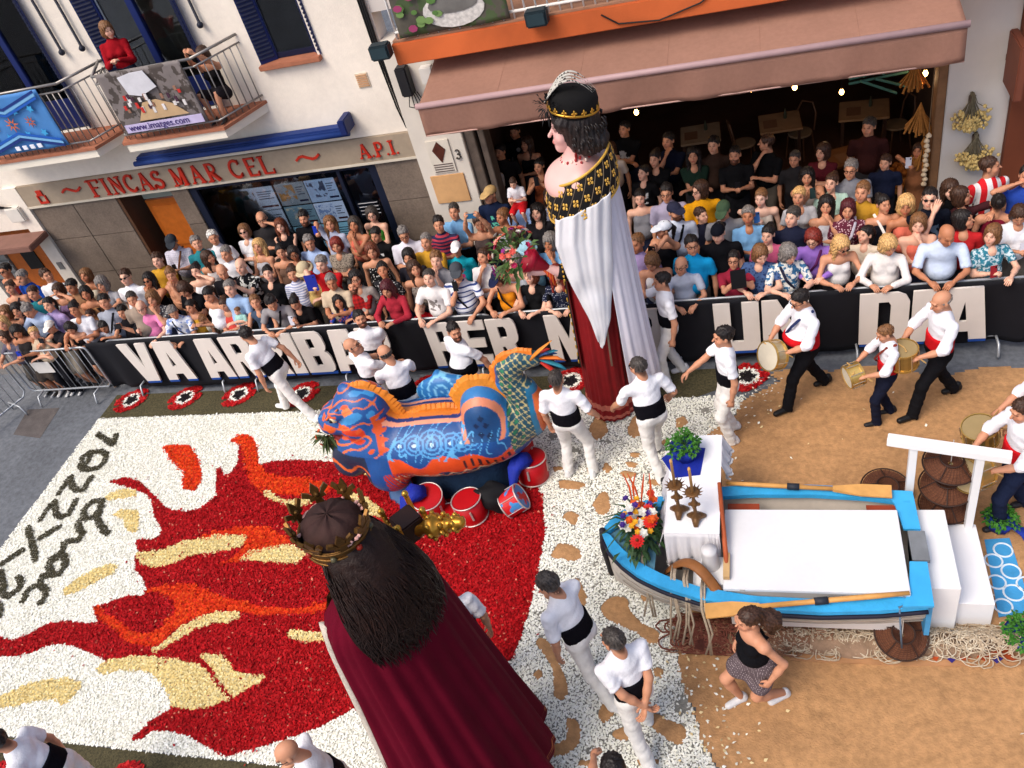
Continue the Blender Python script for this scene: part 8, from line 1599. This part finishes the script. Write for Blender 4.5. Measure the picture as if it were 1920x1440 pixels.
b = MB(); b.add([(-1.74, 5.40, .93), (-1.45, 5.06, .89), (-1.25, 5.0, .87), (-1.25, 5.78, .87), (-1.45, 5.72, .89)], [(0, 1, 2, 3, 4)]); b.build('fore_deck', M((84, 130, 150), .5, .2, 6), bt)
pf = thing('white_platform', 'white boarded platform laid across the boat', 'platform', (.25, 5.25, 0))
b = MB(); b.box(-.57, 1.06, 4.77, 5.73, .915, .955); b.build('top_board', M((226, 227, 229), .45, .06, 1.4, .05, 9, fine=.015), pf, bevel=.005)
b = MB(); b.box(-.53, 1.02, 4.80, 5.70, .3, .914); b.build('support', M((206, 200, 196), .6, .06), pf)
for s, x in ((0, -.42), (0, .95)):
    b = MB(); b.box(x, x+.05, 4.765, 4.769, .915, .95); b.build('edge_cleat', M((190, 186, 180), .6, .06), pf)
st = thing('white_steps', 'pair of white wooden steps at the boat stern', 'steps', (1.5, 5.4, 0)); b = MB(); b.box(1.26, 1.52, 4.98, 5.90, 0.01, .75); b.build('upper_step', M((234, 234, 234), .5, .04, 3), st, bevel=.005); b = MB(); b.box(1.523, 1.85, 5.06, 6.0, 0.01, .40); b.build('lower_step', M((232, 232, 234), .5, .04, 3), st, bevel=.005)
# white frame with hanging fish traps
FZ = 1.42; p1, p2 = G(1713, 838, FZ), G(1838, 858, FZ); e1, e2 = G(1664, 824, FZ+.06), G(1897, 858, FZ+.06); fr = thing('trap_stand', 'white post and beam frame behind the steps', 'frame', ((p1[0]+p2[0])/2, (p1[1]+p2[1])/2, 0)); WP = M((230, 230, 230), .5, .04, 3)
for p in (p1, p2): b = MB(); b.box(p[0]-.035, p[0]+.035, p[1]-.035, p[1]+.035, .0, FZ+.02); b.build('post', WP, fr, bevel=.004)
b = MB(); b.beam(e1, e2, .10, .09); b.build('beam', WP, fr, bevel=.006)
def trap(c, r, label, axis=(0, 0, 1), cord=None):
    t = thing('fish_trap', label, 'fish trap', tuple(c), group='round brown fish traps'); NET = M((96, 58, 42), .8, .3, 14, .4, 80); q = Vector(axis).to_track_quat('Z', 'Y'); W2 = lambda x, y, z: tuple(np.array(c)+np.array(q @ Vector((x, y, z))))
    for rr_, z in ((r, 0), (r*.42, .09)): b = MB(); b.tube([W2(rr_*math.cos(a), rr_*math.sin(a), z) for a in np.linspace(0, 2*PI, 33)], .009, 6, cap=False); b.build('hoop', M((54, 34, 26), .6, .2), t, smooth=True)
    b = MB(); n = 36
    for k in range(n): a = 2*PI*k/n; b.tube([W2(r*math.cos(a), r*math.sin(a), 0), W2(r*.7*math.cos(a+.1), r*.7*math.sin(a+.1), .015), W2(r*.42*math.cos(a+.2), r*.42*math.sin(a+.2), .09), W2(r*.12*math.cos(a+.25), r*.12*math.sin(a+.25), .02)], .0035, 4)
    for k in range(12): rr_ = r*(.12+.88*k/12); zz = np.interp(rr_/r, [.12, .42, .7, 1], [.02, .09, .015, 0]); b.tube([W2(rr_*math.cos(a), rr_*math.sin(a), zz) for a in np.linspace(0, 2*PI, 33)], .003, 4, cap=False)
    b.build('netting', NET, t)['kind'] = 'stuff'
    b = MB(); b.lathe([(r*.95, -.012), (r*.7, -.002), (r*.42, .06), (r*.1, .0)], 28, tuple(c), axis=axis, cap=False); b.build('net_cloth', M((118, 76, 54), .9, .3, 20, .3, 90), t)
    for k in range(5): a = 2*PI*k/5; b = MB(); b.tube([W2(r*math.cos(a), r*math.sin(a), 0), W2(r*.42*math.cos(a), r*.42*math.sin(a), .09)], .006, 5); b.build('rib', M((54, 34, 26), .6, .2), t)
    if cord: b = MB(); b.tube([W2(0, 0, .04), tuple(np.array(c)+[0, 0, cord])], .005, 5); b.build('cord', M((206, 200, 190), .8, .1), t)
lx, ly = G(1782, 870, 1.10)[:2]
trap((lx, ly, 1.10), .25, 'topmost fish trap hanging from the white frame', (.05, -.12, 1), .34); trap((lx, ly+.01, .78), .26, 'middle fish trap hanging from the white frame', (-.05, -.1, 1), .30); trap((lx+.01, ly+.02, .46), .25, 'lowest fish trap hanging behind the steps', (0, -.05, 1), .28)
trap((*G(1662, 918, .12)[:2], .12), .27, 'fish trap lying on the sand beyond the stern', (.1, -.2, 1)); trap((*G(1690, 1190, .27)[:2], .27), .24, 'fish trap propped on the nets beside the boat', (.1, -.35, .9), .55)
# altar table
TX0, TX1, TY0, TY1, TZ = -1.14, -.60, 5.26, 6.60, 1.15
at_ = thing('altar_table', 'narrow altar table draped with white lace-edged cloth on the bow', 'table', (-.87, 5.9, 0)); b = MB(); b.box(TX0+.02, TX1-.02, TY0+.02, TY1-.02, TZ-.03, TZ-.004); b.build('table_top', M((120, 80, 50), .6, .2), at_)
for x in (TX0+.08, TX1-.08):
    for y in (TY0+.1, TY1-.1): b = MB(); b.box(x-.03, x+.03, y-.03, y+.03, .01 if y > 6.15 else .45, TZ-.03); b.build('leg', M((80, 50, 34), .6, .2), at_)
tc = thing('altar_cloth', 'white altar cloth with lace hem hanging over the near end', 'tablecloth', ((TX0+TX1)/2, 5.9, TZ)); b = MB(); b.box(TX0, TX1, TY0, TY1, TZ-.002, TZ+.006); b.build('cloth_top', M((238, 238, 240), .8, .03, 4, .1, 60), tc)
def skirt(p0, p1, drop, nm, out):
    b = MB(); n, mz = 40, 8; p0 = np.array(p0); p1 = np.array(p1); out = np.array(out)
    for j in range(mz+1):
        for i in range(n+1):
            u, w = i/n, j/mz; q = p0+(p1-p0)*u+out*(.003+.07*w+.025*w*math.sin(u*19)+.012*w*math.sin(u*41)); dz = drop*w*(1+.06*math.sin(u*9))+(.018*abs(math.sin(u*26)) if j == mz else 0); b.v.append((q[0], q[1], TZ+.004-dz))
    b.f = [(j*(n+1)+i, j*(n+1)+i+1, (j+1)*(n+1)+i+1, (j+1)*(n+1)+i) for j in range(mz) for i in range(n)]; o = b.build(nm, M((228, 226, 228), .8, .05, 6, .15, 60, trans=.15), tc, smooth=True); md = o.modifiers.new('t', 'SOLIDIFY'); md.thickness = .004
    l = MB()
    for i in range(0, n, 1):
        q = b.v[mz*(n+1)+i]; l.ball((q[0], q[1], q[2]-.012), .016, 5, 4, (1, .4, 1))
    l.build('lace_hem', M((236, 234, 232), .8, .1, 40), tc)['kind'] = 'stuff'
skirt((TX0, TY0, 0), (TX1-.10, TY0, 0), .36, 'near_fall', (0, -1, 0)); skirt((TX0, TY1, 0), (TX0, TY0, 0), .22, 'bow_side_fall', (-1, 0, 0)); skirt((TX1, TY1, 0), (TX1, 6.15, 0), .2, 'far_corner_fall', (1, 0, 0)); skirt((TX1-.10, TY0, 0), (TX1, TY0, 0), .5, 'corner_tail', (0, -1, 0))
def candlestick(px, py, label, h):
    c = G(px, py, TZ+.006); t = thing('candlestick', label, 'candlestick', tuple(c), group='carved candlesticks on the altar'); WD = M((112, 78, 44), .45, .35, 12, .4, 40, metal=.25)
    for k in range(3):
        a = 2*PI*k/3+.5; b = MB(); b.tube([(0, 0, .06), (.05*math.cos(a), .05*math.sin(a), .045), (.10*math.cos(a), .10*math.sin(a), .012)], [.045, .038, .02], 8); b.build('foot', WD, t, smooth=True, local=True)
    b = MB(); b.lathe([(.05, .03), (.055, .08), (.02, .11), (.016, .22), (.035, .235), (.04, .26), (.02, .28), (.015, .36), (.02, .40)], 12); b.build('stem', WD, t, smooth=True, local=True)
    for k in range(4): a = 2*PI*k/4; b = MB(); b.ball((.042*math.cos(a), .042*math.sin(a), .247), .02, 6, 5); b.build('knop', WD, t, smooth=True, local=True)
    b = MB(); b.lathe([(.02, .39), (.06, .41), (.075, .43), (.05, .435), (.02, .425)], 16); b.build('drip_pan', WD, t, smooth=True, local=True)
    for k in range(14): a = 2*PI*k/14; b = MB(); b.lathe([(.009, 0), (.001, .035)], 5, (.075*math.cos(a), .075*math.sin(a), .43), axis=(math.cos(a), math.sin(a), .5)); b.build('spike', WD, t, local=True)
    b = MB(); b.lathe([(.014, .43), (.014, h-.04), (.017, h-.03), (.012, h)], 10); b.build('candle', M((198, 150, 92), .5, .15, 12), t, smooth=True, local=True)
candlestick(1274, 962, 'carved candlestick with tall candle nearer the bow', .80); candlestick(1306, 975, 'carved candlestick with tall candle nearer the platform', .78)
def potted(c, r, label, cl=(18, 44, 140), z=0., seed=3, knot=True):
    t = thing('basil_pot', label, 'potted plant', (c[0], c[1], z), group='basil pots wrapped in blue cloth'); b = MB(); b.lathe([(r*.62, .005), (r*.8, r*.6), (r*.95, r*1.0), (r*.7, r*1.02)], 20, (c[0], c[1], z)); o = b.build('blue_wrap', M(cl, .75, .3, 9, .4, 40), t, smooth=True)
    for vv in o.data.vertices: a = math.atan2(vv.co.y, vv.co.x); k = 1+.05*math.sin(9*a)+.03*math.sin(15*a+vv.co.z*20); vv.co.x *= k; vv.co.y *= k
    basil(t, (c[0], c[1], z+r*1.05), r*1.05, 300, seed)
    if knot: b = MB(); b.tube([(c[0]+r*.7, c[1]-r*.4, z+r*.8), (c[0]+r*1.3, c[1]-r*.8, z+r*.5), (c[0]+r*1.5, c[1]-r*1.3, z+.03), (c[0]+r*1.6, c[1]-r*1.7, z+.02)], [.05, .06, .05, .02], 8, flat=.4); b.build('cloth_tail', M(cl, .75, .3, 9), t, smooth=True)
c = G(1286, 855, TZ+.02); potted(c, .17, 'basil bush wrapped in blue cloth on the altar table', z=TZ+.008, knot=False); b = MB(); t = thing('blue_napkin', 'royal blue cloth spread under the basil on the altar', 'cloth', (c[0], c[1], TZ+.01)); b.add([(c[0]-.26, c[1]-.02, TZ+.012), (c[0]-.10, c[1]-.30, TZ+.016), (c[0]+.16, c[1]-.26, TZ+.012), (c[0]+.20, c[1]+.12, TZ+.012), (c[0]-.1, c[1]+.16, TZ+.012)], [(0, 1, 2, 3, 4)]); o = b.build('fabric', BLC, t); md = o.modifiers.new('t', 'SOLIDIFY'); md.thickness = .008
potted(G(1872, 990), .16, 'basil pot in blue cloth beyond the striped mat', seed=5); potted(G(1912, 1205), .17, 'basil pot in blue cloth nearest the photo edge', seed=7)
# flowers on the bow
fc = G(1203, 985, 1.05); fa = thing('bow_flower_arrangement', 'arrangement of red gerberas, white, orange and purple flowers on the bow', 'flowers', tuple(fc)); lv = MB()
for i in range(260):
    u = RNG.normal(0, 1, 3)*[.7, 1.0, .6]; u[2] = abs(u[2])*.7; leaf(lv, fc+u*.12+[0, 0, -.1], u+RNG.normal(0, .5, 3), .14, .02, .5)
for i in range(7):
    a = RNG.uniform(1.6, 5.0); leaf(lv, fc+[0, 0, 0], (math.cos(a), math.sin(a), .45), .55, .014, .5)
lv.build('leaves', M((48, 78, 40), .6, .45, 8), fa)
fl_ = [((1214, 957), .075, (206, 36, 22), 'g'), ((1219, 979), .080, (206, 34, 20), 'g'), ((1195, 1015), .080, (200, 24, 22), 'g'), ((1220, 925), .05, (214, 60, 30), 'r')]
for (px, py), r, cl, kd in fl_:
    p = G(px, py, 1.24); b = MB(); flower_disc(b, p, r, 14, (-.1, -.35, .9), .15); flower_disc(b, (p[0]-.001, p[1]-.004, p[2]+.012), r*.6, 10, (-.1, -.35, .9), .2); g = b.build('gerbera', M(cl, .6, .2, 20), fa); b = MB(); b.ball((p[0], p[1]-.006, p[2]+.03), r*.22, 7, 5); b.build('flower_centre', M((110, 50, 20), .7, .2), g)
for k, (cl, n, nm, r) in enumerate((((228, 226, 216), 9, 'white_rose', .055), ((222, 96, 30), 9, 'orange_bloom', .05), ((70, 40, 130), 16, 'purple_iris', .04), ((226, 170, 40), 10, 'yellow_bloom', .035))):
    for i in range(n):
        u = np.clip(RNG.normal(0, 1, 3), -1.6, 1.6)*[.75, 1.1, .5]; p = fc+u*.13+[0, -.02, .12+.05*RNG.random()]; b = MB(); rose(b, p, r, (u[0]*.2, -.3+u[1]*.1, .9)); b.build(nm, M(cl, .6, .2, 20), fa)
for i in range(5): b = MB(); p = fc+[RNG.uniform(-.1, .1), .15, .1]; b.tube([p, p+[RNG.uniform(-.08, .08), .06, .25], p+[RNG.uniform(-.14, .1), .1, .42]], [.006, .012, .004], 5); b.build('spire', M((206, 80, 30), .7, .2), fa)
# oars, hoop, pedestal, rope and nets
def oar(a, c, label, blade_len, flip=False):
    a = np.array(a, float); c = np.array(c, float); d = (c-a)/np.linalg.norm(c-a); t = thing('oar', label, 'oar', tuple(a), group='wooden oars on the boat'); WD = M((206, 150, 82), .5, .18, 7); b = MB(); m = c-d*blade_len; b.tube([a, a+d*.3, m], [.02, .026, .024], 10); b.build('shaft', WD, t, smooth=True)
    b = MB(); sd = np.cross(d, (0, 0, 1)); sd /= np.linalg.norm(sd); R_ = []
    for u, w, h in ((0, .022, .022), (.25, .05, .016), (.5, .075, .010), (1, .08, .008)): p = m+d*blade_len*u; R_.append([p+sd*w+[0, 0, h], p-sd*w+[0, 0, h], p-sd*w-[0, 0, h], p+sd*w-[0, 0, h]])
    b.loft(R_, closed=True, cap=True); b.build('blade', M((214, 160, 92), .5, .15, 7), t); k = a+(c-a)*.42; b = MB(); b.tube([k-d*.06, k+d*.06], .036, 10); b.build('leather_collar', M((40, 44, 54), .6, .2), t, smooth=True)
oar((*G(1362, 906, .93)[:2], .93), (*G(1672, 922, .93)[:2], .93), 'oar with broad blade on the far gunwale', .55); oar((*G(1705, 1112, .95)[:2], .95), (*G(1322, 1146, .93)[:2], .93), 'oar along the near gunwale with its blade towards the bow', .5)
hp = G(1300, 1090, .80); t = thing('barrel_hoop', 'curved brown wooden hoop leaning inside the bow', 'hoop', tuple(hp)); b = MB(); b.tube([tuple(np.array(hp)+np.array([-.28+.62*u, .18-.42*u+.05*math.sin(PI*u), -.10+.34*math.sin(PI*u)])) for u in np.linspace(0, 1, 14)], .055, 8, flat=.4); b.build('wood_band', M((146, 92, 48), .6, .25, 7), t, smooth=True)
t = thing('white_pedestal', 'white tapered pedestal standing under the altar end', 'pedestal', (-.72, 5.08, .5)); b = MB(); b.lathe([(.13, .50), (.12, .55), (.07, 1.08), (.075, 1.12)], 18, (-.70, 5.10, 0)); b.build('column', M((214, 212, 212), .5, .06), t, smooth=True)
for k in range(3): b = MB(); b.box(-.88+.04*k, -.575, 4.78+.05*k, 5.2, .72+.05*k, .765+.05*k); b.build('board', M((226, 226, 226), .5, .05), t, bevel=.004)
pl0 = G(1352, 935, 1.0); pl1 = G(1362, 1055, 1.02); t = thing('painted_paddle', 'worn orange paddle leaning between altar and platform', 'paddle', tuple(pl1)); b = MB(); b.tube([pl0+[0, 0, .25], (pl0+pl1)/2+[0, 0, .1], pl1+[0, 0, -.02]], [.02, .024, .024], 8); b.build('shaft', M((176, 86, 48), .6, .3, 6), t, smooth=True); b = MB(); b.hexa([tuple(pl1+np.array(q)) for q in ((-.03, -.16, -.05), (.03, -.16, -.05), (.03, .12, -.05), (-.03, .12, -.05), (-.03, -.16, .0), (.03, -.16, .0), (.03, .12, 0), (-.03, .12, 0))]); b.build('blade', M((196, 160, 110), .6, .2), t)
rp = thing('draped_ropes', 'frayed pale ropes draped over the near gunwale', 'rope', tuple(G(1270, 1100, .8)))
for (px, py, dx) in ((1262, 1090, 0), (1285, 1100, .03), (1318, 1118, 0), (1205, 1050, .0)):
    p = G(px, py, .90); y_in = p[1]+.22
    for k in range(3): b = MB(); o_ = RNG.uniform(-.03, .03); b.tube([(p[0]+o_, y_in, .86), (p[0]+o_, p[1]+.06, .93), (p[0]+o_+dx, p[1]-.10, .84), (p[0]+o_+dx+RNG.uniform(-.05, .05), p[1]-.16, .5), (p[0]+o_+RNG.uniform(-.08, .08), p[1]-.22, .22)], .011, 6); b.build('rope', M((176, 160, 138), .9, .25, 30), rp, smooth=True)
b = MB(); c = G(1690, 1130, .9); b.tube([(c[0]-.35, c[1]+.05, .90), (c[0]-.05, c[1]+.08, .905), (c[0]+.12, c[1]+.04, .905), (c[0]+.05, c[1]-.02, .905), (c[0]-.02, c[1]-.04, .89), (c[0], c[1]-.10, .6), (c[0]+.02, c[1]-.12, .35)], .010, 6); b.build('mooring_line', M((90, 110, 130), .8, .2), rp, smooth=True)
# nets, painted mats and cloths along the boat side
def mat_strip(name, label, pts, col, th=.012, z=.03, **k):
    q = [G(*p)[:2] for p in pts]; c = np.mean(q, 0); t = thing(name, label, 'mat', (c[0], c[1], 0)); b = MB(); b.prism([(p[0], p[1]) for p in q], z, z+th); b.build('sheet', M(col, .85, .2, 5, .2, 40, **k), t); return t
t = mat_strip('painted_sand_strip', 'strip of painted sand with orange and blue shapes beside the boat', [(1480, 1240), (1700, 1252), (1930, 1250), (1930, 1180), (1500, 1165)], (176, 130, 90), .014, .02)
for pts, cl, nm in (([(1740, 1235), (1760, 1210), (1800, 1212), (1820, 1240), (1800, 1245), (1790, 1228), (1765, 1228), (1755, 1245)], (170, 70, 30), 'painted_arch'), ([(1830, 1238), (1850, 1212), (1890, 1214), (1905, 1242), (1888, 1246), (1876, 1230), (1858, 1230), (1846, 1245)], (170, 70, 30), 'painted_arch'), ([(1772, 1238), (1785, 1232), (1795, 1238), (1784, 1248)], (50, 40, 120), 'painted_eye'), ([(1858, 1240), (1868, 1234), (1880, 1240), (1868, 1249)], (50, 40, 120), 'painted_eye'), ([(1505, 1205), (1535, 1203), (1545, 1215), (1515, 1218)], (196, 84, 40), 'painted_patch'), ([(1555, 1210), (1600, 1208), (1612, 1222), (1565, 1224)], (196, 84, 40), 'painted_patch'), ([(1535, 1190), (1575, 1188), (1578, 1202), (1540, 1204)], (60, 140, 190), 'painted_patch')):
    q = [G(*p)[:2] for p in pts]; b = MB(); n = len(q); b.prism(q, .0405+.001*len(pts), .046+.001*len(pts)); b.build(nm, M(cl, .8, .2), t)
t = mat_strip('striped_rug', 'striped red, blue and purple rug under the boat bow', [(1300, 1205), (1400, 1195), (1405, 1170), (1310, 1172)], (150, 40, 60), .015, .03)
for k, cl in enumerate(((50, 30, 110), (60, 110, 150), (190, 60, 50), (60, 30, 100))):
    a0, a1 = 1172+k*8, 1178+k*8; q = [G(*p)[:2] for p in ((1305, a1+2), (1402, a1-3), (1402, a0-3), (1306, a0+2))]; b = MB(); b.prism(q, .0455, .049); b.build('stripe', M(cl, .85, .2), t)
t = mat_strip('ring_patterned_mat', 'sky blue mat with white rings beside the steps', [(1845, 1015), (1892, 1012), (1935, 1150), (1872, 1160)], (64, 150, 204), .012, .02)
for px, py, r in ((1880, 1035, .085), (1895, 1075, .085), (1900, 1115, .09), (1862, 1055, .08), (1868, 1095, .08), (1880, 1140, .08), (1925, 1100, .09)):
    p = G(px, py); b = MB(); b.tube([(p[0]+r*math.cos(a), p[1]+r*math.sin(a), .034) for a in np.linspace(0, 2*PI, 25)], .010, 6, cap=False); b.build('white_ring', M((214, 226, 234), .8, .1), t)
nt_ = thing('fishing_nets', 'heap of tangled pale fishing nets and ropes along the boat', 'fishing net', (.6, 4.95, 0), kind='stuff')
for cl, n, rr_, x0, x1, nm in (((178, 160, 136), 170, .006, -.2, 2.1, 'rope_loops'), ((206, 194, 172), 70, .0045, -.1, 2.0, 'pale_twine'), ((134, 96, 74), 130, .007, -1.05, .2, 'brown_net_strands'), ((110, 60, 48), 80, .010, -1.05, -.55, 'dark_net_strands')):
    b = MB()
    for i in range(n):
        x = RNG.uniform(x0, x1); y = RNG.uniform(4.70, 5.02) if x > -.3 else RNG.uniform(4.62, 4.98); y0_ = y; pts = []; a = RNG.uniform(0, 6); r = RNG.uniform(.04, .13)
        for k in range(16): a += RNG.uniform(.15, .65); x += r*.40*math.cos(a); y += r*.28*math.sin(a); yy = min(5.05, max(4.60, y)); pts.append((x, yy, .05+.15*math.exp(-((yy-4.84)/.13)**2)*(1 if x > -1.0 else .5)+.012*math.sin(k*1.7+i)))
        b.tube(pts, rr_, 5)
    b.build(nm, M(cl, .9, .2, 30), nt_, smooth=True)['kind'] = 'stuff'
v = Vox((-1.15, 4.5, -.02), (2.2, 5.15, .35), .03); v.ell('n', (.5, 4.84, .0), (1.6, .19, .17), .03, noise=.03, nf=14); v.ell('n', (-.72, 4.85, .02), (.38, .22, .09), .05, noise=.05, nf=16); a, q = v.solid('n'); link('net_bed', npmesh('net_bed', a-ORG[nt_.name], q, M((146, 120, 98), .95, .35, 9, .8, 50)), nt_)
v = Vox((-1.15, 4.45, -.02), (-.3, 5.2, .3), .03); v.ell('n', (-.80, 4.82, .03), (.28, .2, .11), .05, noise=.05, nf=16); a, q = v.solid('n'); t = thing('brown_net_heap', 'dark brown net heap on the ground under the bow', 'fishing net', (-.8, 4.82, 0)); link('heap', npmesh('net_heap', a-ORG[t.name], q, M((84, 44, 36), .95, .4, 12, .8, 50)), t)
